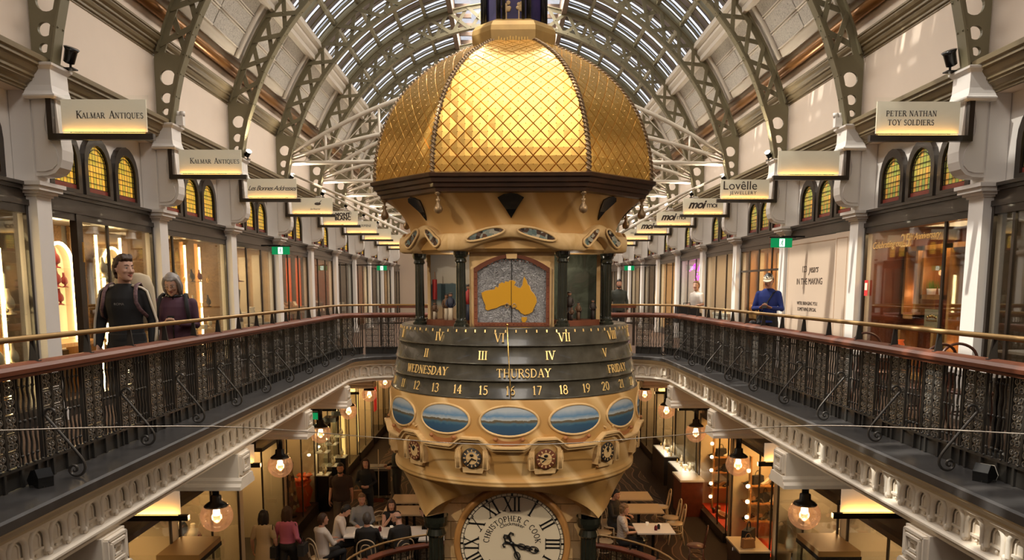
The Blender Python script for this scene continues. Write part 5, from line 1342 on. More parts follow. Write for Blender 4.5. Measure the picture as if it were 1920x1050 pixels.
# left, second and third windows: the antique jeweller
room(-1, 1, 'marbled', lamp_w=15, y1=11.1, x1=6.35); room(-1, 2, 'marbled', lamp_w=12, y0=11.3)
pane_(-1, 9.30, 11.06, .18, 2.22, posts=(9.85,))
o = MB().box(-5.12, -5.04, 9.10, 9.22, .0, 2.30).build('door_post', M['darkwood']); struct(o); MB().box(-5.015, -5.0, 9.135, 9.155, 1.75, 1.98).build('door_handle', M['brightbrass'], o)
niche(-6.15, 10.66, .62, .60, 2.06, 'lit arched niche with red necklace busts seen through the open shop door', (1.72, 1.46, 1.22))
for i, (y, z, sc) in enumerate(((10.66, 1.72, 1.0), (10.48, 1.46, .72), (10.66, 1.46, .92), (10.84, 1.46, .72), (10.70, 1.22, .80))):
    put('bust_red', (-6.20, y, z), -pi / 2, ('largest dark red necklace bust at the top of the lit niche', 'small red necklace bust at the left of the niche middle shelf', 'red necklace bust in the centre of the niche middle shelf', 'small red necklace bust at the right of the niche middle shelf', 'red necklace bust alone on the lowest niche shelf')[i], None, sc)
niche(-6.10, 12.0, .60, .60, 2.06, 'lit arched niche behind the young man with a dark bust inside', (1.46, 1.2)); put('bust_dark', (-6.15, 12.0, 1.46), -pi / 2, 'dark necklace bust inside the lit niche behind the young man', None, 1.3)
niche(-6.05, 13.45, .62, .60, 2.12, 'lit arched niche behind the grey haired woman', (1.60, 1.2)); put('bust_dark', (-6.1, 13.45, 1.60), -pi / 2, 'dark bust inside the lit niche behind the grey haired woman', None, 1.1)
for i, (y, z0, z1) in enumerate(((10.00, .02, 2.12), (10.62, .02, 2.12), (12.1, .02, 2.14), (12.75, .02, 2.14), (13.35, .02, 2.14))):
    led(-5.30, y, z0, z1, '%s upright light strip in the antique shop windows on the left' % ('first', 'second', 'third', 'fourth', 'fifth')[i], 'window light strips')
    if i > 1: tag(MB().box(-5.40, -5.34, y + .04, y + .11, .02, 2.2).build('display_post', M['honey']), 'honey timber post beside the %s light strip of the left shop window' % ('third', 'fourth', 'fifth')[i - 2], 'post')
pane_(-1, 11.36, 13.94, .18, 2.22, posts=(11.75,))
for z in (.75, 1.12, 1.55): 
    shelf(-5.42, -5.12, 11.8, 13.85, z, '%s glass shelf in the third left window behind the woman' % {.75: 'lowest', 1.12: 'middle', 1.55: 'top'}[z], group='third window shelves')
    for i in range(6): put(('bust_dark', 'ring', 'bust_cream', 'box', 'ring', 'bust_red')[(i * 5 + int(z * 10)) % 6], (-5.27, 11.95 + .33 * i, z), -pi / 2, 'jewellery display piece %s on the %s glass shelf of the third left window' % (('farthest left', 'second from left', 'third from left', 'fourth from left', 'fifth from left', 'farthest right')[i], {.75: 'lowest', 1.12: 'middle', 1.55: 'top'}[z]), None, .75)
for z in (1.0, 1.58):
    shelf(-5.42, -5.12, 9.9, 11.0, z, '%s glass shelf in the window behind the young man' % ('lower' if z < 1.2 else 'upper'))
    for i in range(3): put(('bust_cream', 'bust_dark', 'bust_red')[i] if z > 1.2 else ('bust_dark', 'box', 'bust_cream')[i], (-5.27, 10.1 + .33 * i, z), -pi / 2, '%s bust or box on the %s shelf behind the young man' % (('first', 'middle', 'last')[i], 'lower' if z < 1.2 else 'upper'), None, .95)
t = thing('reception_desk', 'small timber desk with a dark chair inside the open antique shop door', 'desk', (-5.9, 10.2, 0)); MB().box(-.3, .25, -.6, .6, .70, .75).build('desk_top', M['honey'], t)
for y in (-.55, .55): MB().box(-.28, .23, y - .03, y + .03, 0, .70).build('leg', M['honey'], t)
# remaining windows down both galleries
LB = {3: ('shopback', 'cloth', 22, (1.0, .74, .45)), 4: ('shopdark', 'orange', 16, (1.0, .6, .3)), 5: ('shopback', 'honey', 18, (1.0, .6, .3)), 6: ('shopdark', 'grey', 8, (1, .8, .6)), 7: ('shopback', 'honey', 14, (1, .7, .4)), 8: ('shopdark', 'grey', 10, (1, .8, .6)), 9: ('shopback', 'honey', 10, (1, .7, .4)), 10: ('shopdark', 'grey', 6, (1, .7, .4))}
for k, (bk, c, w, lc) in LB.items():
    room(-1, k, bk, lamp_w=w, lcol=lc); y0 = PY(k - 1); pane_(-1, y0 + .17, y0 + B - .17, .18, 2.22, posts=(y0 + 1.0, y0 + 1.9))
RB = {0: ('shopdark', 5), 1: ('redwood', 24), 3: ('honey', 26), 4: ('shopback', 20), 5: ('ivory', 26), 6: ('shopback', 18), 7: ('shopdark', 10), 8: ('ivory', 12), 9: ('shopback', 8), 10: ('shopdark', 6)}
for k, (bk, w) in RB.items():
    room(1, k, bk, lamp_w=w, lcol=(1.0, .66, .34) if k != 5 else (1, .85, .7)); y0 = PY(k - 1)
    if k == 3:
        o = pane_(1, y0 + .17, y0 + B - .17, .18, 2.22, posts=(y0 + .85, y0 + 1.6, y0 + 2.2)); MB().box(5.05, 5.10, y0 + .2, y0 + B - .2, 1.78, 1.82).build('transom_bar', M['darkwood'], o)
    elif k: pane_(1, y0 + .17, y0 + B - .17, .18, 2.22, posts=(y0 + (1.0 if k != 1 else 2.45), y0 + 1.9) if k != 1 else (y0 + .75,))
    else: pane_(1, y0 + .17, y0 + B - .17, .18, 2.22, posts=(y0 + 2.4,))
def table_display(x, y, w, label, goods, s, top='honey', h=.78):
    t = thing('display_table', label, 'display table', (x, y, 0))
    MB().box(-.22, .22, -w / 2, w / 2, h - .05, h).build('table_top', M[top], t); MB().box(-.20, .20, -w / 2 + .02, w / 2 - .02, h - .17, h - .05).build('drawer_front', M[top], t)
    for a in (-1, 1):
        for b in (-1, 1): MB().box(a * .18 - .02, a * .18 + .02, b * (w / 2 - .05) - .02, b * (w / 2 - .05) + .02, 0, h - .17).build('leg', M[top], t)
    for i, g in enumerate(goods): put(g, (x + (.06 if i % 2 else -.06), y - w / 2 + w * (i + .5) / len(goods), h), -s * pi / 2 + .5 * i, '%s %s on the %s' % (('first', 'second', 'third', 'fourth', 'fifth', 'sixth', 'seventh')[i], GOODS[g][0].replace('_', ' '), label.split(',')[0]), None)
    return t
table_display(-5.36, 15.75, .7, 'pale display table of ivory wares, fourth left window', ('jar', 'box', 'jar'), -1, 'ivory', .62)
table_display(-5.36, 16.5, .6, 'low display table by the window edge, fourth left window', ('jar', 'box', 'shoe_cream'), -1, 'grey', .72)
for y, h, c in ((15.1, 2.15, 'ivory'), (16.05, 2.1, 'ivory')): tag(MB().box(-5.34 - (y - 15.1) * .3, -5.5 - (y - 15.1) * .3, 16.72, 16.78, .02, h).build('wall_panel', M['cloth']), 'tall cream panel in the fourth left window, %s' % ('nearer' if y < 15.5 else 'farther'), 'panel')
t = thing('coat_display', 'draped hat and scarf stand at the near edge of the fourth left window', 'display stand', (-5.32, 15.02, 0)); MB().tube([(0, 0, 0), (0, 0, 1.9)], .018, 8).lathe([(.001, 0), (.16, 0), (.16, .02), (.001, .025)], 16).build('pole', M['black'], t)
MB().lathe([(.001, 1.72), (.10, 1.72), (.11, 1.60), (.20, 1.58), (.20, 1.57), (.001, 1.57)], 16).build('hat', M['redvelvet'], t); MB().lathe([(.03, 1.50), (.13, 1.40), (.10, 1.10), (.16, .80), (.02, .80)], 10).build('draped_scarf', M['charcoal'], t)
table_display(-5.36, 18.4, .9, 'orange timber shoe table, fifth left window', ('shoe_cream', 'shoe_cream', 'shoe_black', 'shoe_tan', 'shoe_black'), -1, 'honey', 1.0)
table_display(-5.36, 19.32, .7, 'second orange timber shoe table, farther in the fifth left window', ('shoe_tan', 'shoe_cream', 'shoe_tan'), -1, 'honey', 1.0)
for i, y in enumerate((17.75, 18.75, 19.45)): tag(MB().box(-5.22 - .24 * i, -5.34 - .24 * i, 19.60, 19.66, .02, 2.2).build('curtain_panel', M['orange']), '%s tall orange panel behind the shoe tables on the left' % ('first', 'second', 'third')[i], 'panel')
table_display(-5.36, 21.2, 1.0, 'crowded shoe table, sixth left window', ('shoe_cream', 'shoe_tan', 'shoe_cream', 'shoe_cream', 'bag', 'shoe_tan'), -1, 'redwood', 1.05)
table_display(-5.36, 22.2, .8, 'small bag table, sixth left window', ('bag', 'shoe_cream', 'bag'), -1, 'redwood', .8)
table_display(-5.36, 24.4, .9, 'pale shelf table, seventh left window', ('jar', 'box', 'jar', 'box'), -1, 'grey', .9)
led(-5.5, 26.9, .02, 1.9, 'white upright light strip far down the left gallery', None, .03)
# exit signs
def exit_sign(x, y, z, w, label, hang=.16):
    t = thing('exit_sign', label, 'exit sign', (x, y, z)); MB().box(-w / 2, w / 2, -.03, .03, -.075, .075).build('lit_box', M['exit'], t)
    m = MB(); m.box(-.045, .045, -.033, -.031, -.065, .065); m.build('pictogram_panel', M['exitw'], t)
    m = MB(); m.ball((.008, -.035, .043), .011, 8, 5, sc=(1, .2, 1)); m.tube([(.005, -.035, .028), (-.004, -.035, -.005)], .008, 5); m.tube([(-.004, -.035, -.005), (.012, -.035, -.028), (.004, -.035, -.052)], .006, 5); m.tube([(-.004, -.035, -.005), (-.015, -.035, -.03), (-.030, -.035, -.035)], .006, 5); m.tube([(.004, -.035, .022), (.024, -.035, .008)], .005, 5); m.tube([(.004, -.035, .022), (-.016, -.035, .012)], .005, 5); m.build('running_figure', M['exit'], t)
    MB().box(-w / 2 - .05, w / 2 + .05, -.05, .05, .075, .10).build('canopy', M['black'], t); m = MB(); (m.tube([(0, 0, .10), (0, 0, .10 + hang)], .01, 6) if z < 0 else m.box(0, (4.93 if x > 0 else -4.93) - x, -.03, .03, .085, .115)); m.build('hanger', M['black'], t)
exit_sign(-4.55, 15.6, 2.19, .34, 'green exit sign on the left above the gallery walk'); exit_sign(4.55, 13.0, 2.20, .34, 'green exit sign on the right above the man in a cap')
exit_sign(-4.1, PY(6), 2.10, .32, 'distant green exit sign at the end of the left gallery'); exit_sign(4.05, PY(6), 2.10, .32, 'distant green exit sign at the end of the right gallery')
# right: cafe interior
def framed_cabinet(y0, y1, z0, z1, label, x=5.62):
    t = thing('wall_cabinet', label, 'cabinet', (x, (y0 + y1) / 2, 0)); w = (y1 - y0) / 2; m = MB()
    m.box(-.03, .25, -w, w, z0, z0 + .06); m.box(-.03, .25, -w, w, z1 - .06, z1); m.box(-.03, .25, -w, -w + .055, z0, z1); m.box(-.03, .25, w - .055, w, z0, z1); m.build('frame', M['honey'], t)
    MB().box(.23, .25, -w + .05, w - .05, z0 + .05, z1 - .05).build('back_panel', M['redwood'], t)
    lamp('cabinet_light', 'POINT', (x + .08, (y0 + y1) / 2, z0 + .35), 1.6, (1, .5, .2), .04); return t
framed_cabinet(10.62, 10.98, 1.02, 2.02, 'narrow lit timber cabinet at the back of the right cafe'); framed_cabinet(9.95, 10.52, 1.30, 2.02, 'square lit timber cabinet with green plants in the right cafe'); framed_cabinet(9.45, 9.86, .35, 2.02, 'tall timber cabinet on the right of the cafe wall')
framed_cabinet(10.0, 10.9, .2, .93, 'low timber framed counter below the cafe cabinets', 5.55)
for y in (10.08, 10.36):
    t = thing('potted_plant', 'small potted green plant in the square cafe cabinet, %s' % ('nearer' if y < 10.2 else 'farther'), 'plant', (5.66, y, 1.362)); MB().lathe([(.001, 0), (.05, 0), (.06, .08), (.001, .08)], 10).build('pot', M['signface'], t)
    m = MB()
    for i in range(26): a = random.random() * 6.28; r = random.random() * .07; m.add([(r * cos(a), r * sin(a), .08), (r * cos(a) + .012, r * sin(a), .08), (r * 1.3 * cos(a) + random.uniform(-.02, .02), r * 1.3 * sin(a), .15 + random.random() * .06)], [(0, 1, 2)])
    m.build('leaves', M['leaf'], t)
m = MB()
for body, sz, y, z, sh in (('Celebrating our', .13, 10.45, 2.03, .3), ('25', .24, 9.98, 2.05, 0), ('th Anniversary', .12, 9.55, 2.09, .3)):
    vs, fs = flat_text(body, sz, .001, sh); m.add([(5.068 - c, y - a, z + b) for a, b, c in vs], fs)
tag(m.build('window_lettering', M['goldletter']), 'faint gold celebration lettering across the top of the cafe window', 'lettering')
t = thing('cafe_emblem', 'gold plaque with small emblem on the cafe back wall', 'emblem', (5.60, 10.2, 1.05)); MB().box(0, .015, -.18, .18, -.12, .12).build('plate', M['olive'], t)
m = MB(); 
for i in range(5): m.ball((-.005, -.10 + .05 * i, .03 - .012 * abs(i - 2)), .022, 8, 5, sc=(.3, 1, 1))
m.box(-.008, 0, -.13, .13, -.035, -.025); m.build('emblem_relief', M['brightbrass'], t)
t = thing('notice', 'small red notice stuck inside the cafe window', 'notice', (5.05, 10.95, 1.45)); MB().box(0, .004, -.05, .05, -.11, .11).build('sheet', mat('notice red', (.62, .04, .04), .5), t); MB().box(-.002, 0, -.035, .035, -.03, .07).build('white_print', M['signface'], t)
# right: beige hoarding over the third bay
for i, (y0, y1) in enumerate(((11.85, 13.92), (11.36, 11.83))):
    t = thing('hoarding_panel', ('wide beige hoarding panel with small dark lettering on the right gallery', 'narrow blank beige hoarding panel beside the lettered one')[i], 'hoarding', (4.96 if i else 5.0, (y0 + y1) / 2, 0))
    w = (y1 - y0) / 2; MB().box(0, .05, -w, w, .02, 2.28).build('board', M['beige'], t)
    m = MB()
    for (a, b, c, d) in ((-w + .05, w - .05, 2.19, 2.20), (-w + .05, -w + .06, .08, 2.20), (w - .06, w - .05, .08, 2.20)): m.box(-.002, 0, a, b, c, d)
    m.build('edge_line', M['tan'], t)
    if not i:
        m = MB()
        for body, sz, y, z, sh in (('123', .15, .22, 1.76, 0), ('years', .18, -.16, 1.76, .4), ('IN THE MAKING', .15, .0, 1.555, 0), ("WE'RE BRINGING YOU", .085, .05, 1.19, 0), ('SOMETHING SPECIAL', .085, .05, 1.09, 0)):
            vs, fs = flat_text(body, sz, .001, sh); m.add([(-.003 - c, y - a, z + b) for a, b, c in vs], fs)
        m.build('lettering', M['ink'], t)
# right: gold jewellery window and the salon with the neon sign
table_display(5.36, 15.35, .8, 'gold jewellery plinth behind the man in a cap', ('ring', 'bust_cream', 'ring', 'bust_cream'), 1, 'honey', .98); table_display(5.36, 16.3, .9, 'gold jewellery plinth, farther in the fourth right window', ('ring', 'bust_cream', 'ring', 'box', 'ring'), 1, 'honey', .98)
for i, y in enumerate((14.5, 15.3, 15.75, 16.5)): tag(MB().box(5.22 + .20 * i, 5.33 + .20 * i, 16.74, 16.79, .02, 2.2).build('gold_panel', M['cloth'] if i % 2 else M['honey']), '%s upright gold panel at the back of the jewellery window on the right' % ('first', 'second', 'third', 'fourth')[i], 'panel')
table_display(5.34, 18.6, 1.3, 'white glass topped display case, fifth right window', ('ring', 'box', 'ring', 'box'), 1, 'whitetop', .85); table_display(5.34, 20.9, 1.2, 'white glass topped display case, sixth right window', ('box', 'ring', 'box'), 1, 'whitetop', .85)
m = MB()
for body, y, z in (('All', -.02, .12), ('in', .06, -.14)):
    vs, fs = flat_text(body, .32, .006, .3); m.add([(y + a, -c, z + b) for a, b, c in vs], fs)
t = thing('neon_sign', 'magenta neon script glowing inside the sixth right window', 'neon sign', (5.42, 22.2, 1.90)); m.build('neon_tube', M['neon'], t); MB().box(-.3, .3, .02, .03, -.35, .3).build('backing', M['clear'], t); MB().tube([(-.2, .025, .3), (-.2, .025, .415)], .006, 6).tube([(.2, .025, .3), (.2, .025, .415)], .006, 6).build('hanger', M['black'], t)
led(5.5, 24.3, .02, 1.9, 'white upright light strip far down the right gallery', None, .03)
t = thing('brass_rack', 'small brass rail rack in the eighth right window', 'rack', (5.3, 27.2, 0))
for y in (-.3, .3): MB().tube([(0, y, 0), (0, y, 1.35)], .015, 6).build('post', M['brightbrass'], t)
for z in (.6, .95, 1.3): MB().tube([(0, -.3, z), (0, .3, z)], .012, 6).build('bar', M['brightbrass'], t)
# ------------------------------------------------------------------ shops under the gallery
def lower_window(s, k, back, w, lcol=(1.0, .62, .28), y0=None, y1=None, posts=(), plinth=.28, x=5.02, h=2.55, top='darkwood'):
    ya = PY(k - 1) + .17 if y0 is None else y0; yb = PY(k) - .17 if y1 is None else y1
    NWIN[0] += 1
    m = MB(); m.box(s * (x - .06), s * 6.4, ya, yb, LF, LF + plinth); m.box(s * (x - .02), s * 6.4, ya, yb, LF + h, LF + h + .08); m.box(s * 5.12, s * 5.2, ya, yb, LF + h + .08, -.36)
    for y in (ya, yb): m.box(s * (x - .012), s * (x + .014), y - .02, y + .02, LF + plinth, LF + h)
    for y in posts: m.box(s * (x - .012), s * (x + .014), y - .018, y + .018, LF + plinth, LF + h)
    for z in (-1.55, -1.3, -1.05): m.box(s * 5.06, s * 5.12, ya, yb, z, z + .05)
    o = m.build('window_%d' % NWIN[0], M[top]); struct(o)
    m = MB(); m.box(s * x, s * (x + .006), ya, yb, LF + plinth, LF + h); m.box(s * (x + .01), s * 6.3, ya - .012, ya - .006, LF + plinth, LF + h); m.build('glass_pane', M['glass'], o)
    m = MB(); m.box(s * 6.25, s * 6.3, ya, yb, LF, LF + h); b = m.build('wall_shop_back', M[back]); struct(b)
    if w: lamp('shop_light', 'AREA', (s * 5.6, (ya + yb) / 2, LF + h - .05), w * 3.0, lcol, .6, (0, 0, 0), max(.4, (yb - ya) * .7))
    return o
LWL = {1: ('shopdark', 10), 2: ('marbled', 9), 3: ('shopdark', 7), 4: ('cloth', 8), 5: ('shopdark', 10), 6: ('cloth', 16), 7: ('ivory', 20), 8: ('shopback', 14), 9: ('redwood', 12), 10: ('shopback', 8)}
for k, (b, w) in LWL.items():
    y0 = PY(k - 1)
    if k == 3: lower_window(-1, k, b, w, y0=y0 + 1.25)
    else: lower_window(-1, k, b, w, posts=(y0 + 1.4,))
LWR = {1: ('shopdark', 10), 2: ('marbled', 12), 3: ('honey', 26), 4: ('honey', 24), 5: ('shopdark', 8), 6: ('ivory', 16), 7: ('shopback', 12), 8: ('ivory', 14), 9: ('shopback', 10), 10: ('shopback', 8)}
for k, (b, w) in LWR.items():
    y0 = PY(k - 1)
    lower_window(1, k, b, w, lcol=(1.0, .55, .2) if k in (3, 4) else (1, .66, .36), posts=(y0 + 1.5,) if k not in (3, 4) else (y0 + .9,), plinth=.22 if k != 6 else .9)
# amber signs hung under the galleries
def low_sign(s, k, nm, text=None):
    t = thing('lower_sign', '%s amber lit sign hanging over the lower walk on the %s' % (ORD[k], nm), 'sign', (0, PY(k) + 1.05, 0), group='lower amber signs')
    MB().box(s * 4.15, s * 5.0, -.01, .01, -1.36, -1.06).build('sign_panel', M['signface'], t); MB().box(s * 4.05, s * 5.08, -.03, .03, -1.44, -1.37).build('bottom_bar', M['black'], t)
    MB().box(s * 4.17, s * 4.98, -.032, -.026, -1.368, -1.363).build('lamp_strip', M['ledsoft'], t); lamp('sign_light', 'AREA', (s * 4.57, -.06, -1.36), 2.5, (1.0, .48, .10), .8, (radians(180 - 30), 0, 0), .02, parent=t)
    m = MB(); m.tube([(s * 4.9, 0, -1.07), (s * 4.9, 0, -.36)], .012, 6); m.build('hanger', M['black'], t)
    if text:
        vs, fs = flat_text(text, .17, .001, .35 if s < 0 else 0); m = MB(); m.add([(s * 4.55 + a, -.012 - c, -1.2 + b) for a, b, c in vs], fs); m.build('lettering', M['ink'], t)
for k, tx in ((0, None), (1, None), (2, 'Leona E'), (3, None), (4, None), (5, None)): low_sign(-1, k, 'left', tx)
for k, tx in ((0, None), (1, None), (2, 'via Coll'), (3, 'via C'), (4, None), (5, None)): low_sign(1, k, 'right', tx)
exit_sign(-4.35, 16.6, -1.32, .42, 'small green exit sign under the left gallery beyond the script sign', .8)
# shoe shop on the right: columns of bulbs, shelves of shoes, red floors
for k, nm_ in ((3, 'nearer'), (4, 'farther')):
    y0 = PY(k - 1)
    for c, yy in enumerate((y0 + 1.9,)):
        t = thing('bulb_column', 'upright board with five round bulbs in the %s shoe window on the right' % nm_, 'light column', (5.16, yy, LF)); MB().box(-.01, .02, -.06, .06, .3, 2.3).build('board', M['honey'], t)
        m = MB()
        for i in range(5): MB().ball((-.04, 0, .62 + .34 * i), .042, 12, 8).build('round_bulb', M['bulb'], t)
    o = MB().box(5.10, 6.2, y0 + .2, y0 + B - .2, LF + .222, LF + .235).build('display_mat', mat('red mat ' + nm_, (.55, .05, .02), .6)); tag(o, 'red orange mat on the floor of the %s shoe window on the right' % nm_, 'mat')
    for r, z in enumerate((.75, 1.15, 1.55)):
        shelf(5.22, 6.15, y0 + 2.28, y0 + 2.66, LF + z, '%s honey shoe shelf in the %s shoe window on the right' % (('lowest', 'middle', 'top')[r], nm_), 'honey', 'shoe_shelf', 'shelf', None, .03)
        for i in range(5): put(('shoe_black', 'shoe_tan', 'shoe_black', 'bagk', 'shoe_cream')[(i + r) % 5], (5.32 + .18 * i, y0 + 2.42, LF + z), .3 * i, '%s item on the %s shelf of the %s shoe window' % (('first', 'second', 'third', 'fourth', 'fifth')[i], ('lowest', 'middle', 'top')[r], nm_), None, 1.1)
    for i in range(6): put(('shoe_cream', 'shoe_black', 'shoe_tan')[i % 3], (5.25 + .12 * (i % 2), y0 + .75 + .27 * i, LF + .236), 1.2 + .7 * i, '%s shoe standing on the red mat of the %s shoe window' % (('first', 'second', 'third', 'fourth', 'fifth', 'sixth')[i], nm_), None, 1.15)
# jewellery cases lit white on the right, farther back
for j, (y, nm_) in enumerate(((20.9, 'nearer'), (23.2, 'farther'))):
    t = thing('display_case', '%s glass jewellery case sparkling beside the right lower walk' % nm_, 'display case', (4.98, y, LF)); MB().box(-.32, .12, -.9, .9, 0, .85).build('base', M['darkwood'], t); MB().box(-.30, .10, -.88, .88, .85, .87).build('lit_deck', M['ledsoft'] if False else M['whitetop'], t)
    m = MB(); m.box(-.32, -.315, -.9, .9, .85, 1.25); m.box(-.32, .12, -.9, .9, 1.245, 1.25); m.box(-.32, .12, -.9, -.895, .85, 1.25); m.build('glass_hood', M['clear'], t)
    lamp('case_light', 'AREA', (4.88, y, LF + 1.22), 9, (1, .85, .65), .3, (0, 0, 0), 1.4)
    for i in range(7): put(('ring', 'bust_cream', 'ring', 'box', 'ring', 'bust_cream', 'ring')[i], (4.90 + .05 * (i % 2), y - .75 + .25 * i, LF + .871), pi / 2, '%s jewellery piece in the %s glass case on the right' % (('first', 'second', 'third', 'fourth', 'fifth', 'sixth', 'seventh')[i], nm_), None, .9)
# counters on the right walk
t = thing('sales_counter', 'red brown timber counter with pale stone top beside the right lower walk', 'counter', (4.75, 19.6, LF)); MB().box(-.30, .25, -.45, .45, 0, .92).build('body', M['redwood'], t); MB().box(-.34, .28, -.48, .48, .92, .97).build('stone_top', M['whitetop'], t)
t = thing('sales_counter', 'dark counter with rounded glass top and handbags at the right lower walk', 'counter', (4.75, 14.55, LF)); MB().box(-.35, .2, -.5, .35, 0, .85).build('body', M['darkwood'], t); MB().box(-.38, .22, -.53, .37, .85, .885).build('glass_top', M['tabletop'], t); MB().box(-.37, -.36, -.05, -.04, .74, .80).build('handle', M['signface'], t)
put('bagk', (4.70, 14.55, LF + .886), .9, 'black handbag lying on the dark counter at the right lower walk', None, 1.5); put('bag', (4.60, 14.25, LF + .886), .2, 'tan folded bag lying on the dark counter at the right lower walk', None, 1.0)
# glass display cases at the near end of each lower walk
for s, nm in SIDES:
    y = 10.95 if s < 0 else 11.0
    t = thing('display_case', 'tall glass display case with brass top at the near end of the %s lower walk' % nm, 'display case', (s * 4.72, y, LF))
    MB().box(-.30, .30, -.42, .42, 2.02, 2.10).build('brass_top', M['brass'], t); MB().box(-.31, .31, -.43, .43, 1.96, 2.02).build('black_rim', M['black'], t); MB().box(-.30, .30, -.42, .42, 0, .5).build('base', M['darkwood'], t)
    m = MB()
    for a in (-1, 1): m.box(a * .295, a * .29, -.41, .41, .5, 1.96); m.box(-.29, .29, a * .41, a * .405, .5, 1.96)
    m.build('glass_sides', M['glass'], t); MB().box(s * .1, s * .16, -.38, .38, .52, 1.95).build('timber_back', M['shopback'], t)
# left: glowing panels, jewel boxes, vases, red banner
for i, (y, c) in enumerate(((23.3, 'ledsoft'), (24.0, 'led'), (24.9, 'ledsoft'), (26.4, 'led'), (27.2, 'ledsoft'))):
    tag(MB().box(-5.40, -5.34, y - (.16 if c == 'ledsoft' else .05), y + (.16 if c == 'ledsoft' else .05), LF + .35, LF + 2.45).build('lit_panel', M[c]), '%s glowing yellow upright panel in the far left lower windows' % ('first', 'second', 'third', 'fourth', 'fifth')[i], 'lit panel', 'yellow lit panels')
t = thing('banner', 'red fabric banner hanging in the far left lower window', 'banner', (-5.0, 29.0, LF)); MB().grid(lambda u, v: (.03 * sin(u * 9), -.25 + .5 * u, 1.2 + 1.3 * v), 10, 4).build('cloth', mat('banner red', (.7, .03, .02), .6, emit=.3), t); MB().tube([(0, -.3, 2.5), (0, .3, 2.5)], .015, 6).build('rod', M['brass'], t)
for i, y in enumerate((19.95, 21.0, 22.1)):
    t = thing('jewel_case', '%s tall lit jewellery showcase with two white trays along the left lower walk' % ('nearest', 'middle', 'farthest')[i], 'showcase', (-4.86, y, LF))
    MB().box(-.2, .16, -.22, .22, 0, .95).build('base', M['black'], t); MB().box(-.2, .16, -.22, .22, 2.2, 2.32).build('head', M['black'], t)
    for z in (.95, 1.55): MB().box(-.19, .15, -.21, .21, z, z + .02).build('tray', M['whitetop'], t)
    m = MB(); m.box(.155, .16, -.22, .22, .97, 2.2); m.box(-.2, .16, -.22, -.215, .97, 2.2); m.build('glass_front', M['clear'], t); MB().box(-.195, -.18, -.2, .2, .97, 2.2).build('lit_back', M['cloth'], t)
    lamp('case_light', 'POINT', (-4.80, y, LF + 2.1), 5, (1, .78, .4), .05); lamp('case_light', 'POINT', (-4.80, y, LF + 1.48), 2.5, (1, .78, .4), .04)
    for q in range(3):
        for z in (.97, 1.57): put(('bust_cream', 'ring', 'bust_cream')[q], (-4.84, y - .13 + .13 * q, LF + z), -pi / 2, '%s piece on the %s tray of the %s jewellery showcase' % (('first', 'second', 'third')[q], 'lower' if z < 1.2 else 'upper', ('nearest', 'middle', 'farthest')[i]), None, .75)
for i, (y, x) in enumerate(((18.85, -5.22), (19.35, -5.22))):
    put('vase', (x, y, LF + .281), 0, '%s orange fluted vase on the plinth of the left lower dress window' % ('nearer', 'farther')[i], None, 2.0)
    m = MB()
    for q in range(7): a = 2 * pi * q / 7; m.tube([(x + .05 * cos(a), y + .05 * sin(a), LF + .92), (x + .12 * cos(a), y + .12 * sin(a), LF + 1.08), (x + .20 * cos(a), y + .20 * sin(a), LF + 1.10)], [.03, .05, .02], 6)
    tag(m.build('glass_bloom', M['orange']), 'orange ruffled glass bloom standing in the %s orange vase' % ('nearer', 'farther')[i], 'ornament')
# dress forms and garments
def dress_form(x, y, z, rz, label, dress, head=False, H=1.0, longd=True):
    t = thing('dress_form', label, 'mannequin', (x, y, z), rz)
    MB().lathe([(.001, 0), (.17, 0), (.17, .015), (.02, .03), (.018, .85), (.001, .85)], 16).build('stand', M['black'], t)
    rings = [(.80, .15, .11), (.95, .165, .115), (1.08, .12, .09), (1.20, .13, .10), (1.32, .165, .11), (1.42, .17, .09), (1.47, .10, .07), (1.50, .05, .05), (1.58, .045, .045), (1.59, .03, .03)]
    m = MB(); seg = 18; vs = [(rx * cos(2 * pi * k / seg), ry * sin(2 * pi * k / seg), zz) for zz, rx, ry in rings for k in range(seg)]; n = len(rings)
    m.add(vs, [(i * seg + k, i * seg + (k + 1) % seg, (i + 1) * seg + (k + 1) % seg, (i + 1) * seg + k) for i in range(n - 1) for k in range(seg)] + [tuple(range(seg))[::-1], tuple(range((n - 1) * seg, n * seg))], 0, True)
    if head: m.ball((0, .01, 1.70), .105, 14, 10, sc=(.8, .95, 1.15)); 
    for sx in (-1, 1): m.tube([(sx * .16, 0, 1.40), (sx * .20, .0, 1.18), (sx * .21, .05, .95)], [.045, .038, .028], 8) if head else None
    m.build('torso', M['black'] if head else M['cloth'], t)
    if dress:
        low = .25 if longd else .75; R2 = [(low, .27, .24), (.55, .23, .18) if longd else (.85, .2, .15), (.98, .185, .135), (1.10, .135, .105), (1.22, .145, .115), (1.34, .18, .125), (1.40, .165, .10)]
        m = MB(); seg = 24; vs = [((rx + (.012 * cos(k * 2 * pi / 3) if zz < 1 else 0)) * cos(2 * pi * k / seg), (ry + (.012 * cos(k * 2 * pi / 3) if zz < 1 else 0)) * sin(2 * pi * k / seg), zz) for zz, rx, ry in R2 for k in range(seg)]; n = len(R2)
        m.add(vs, [(i * seg + k, i * seg + (k + 1) % seg, (i + 1) * seg + (k + 1) % seg, (i + 1) * seg + k) for i in range(n - 1) for k in range(seg)], 0, True); m.build('dress', dress, t)
    if head: MB().tube([(.10 * cos(pi * i / 10), .0, 1.71 + .115 * sin(pi * i / 10)) for i in range(11)], .014, 8).build('headband', M['ivory'], t)
    return t
FLORAL = ramp_mat('patterned dress cloth', [(.3, (.10, .04, .02)), (.5, (.45, .20, .08)), (.62, (.62, .45, .25)), (.8, (.12, .03, .03))], kind='VORONOI', scale=9, rough=.8)
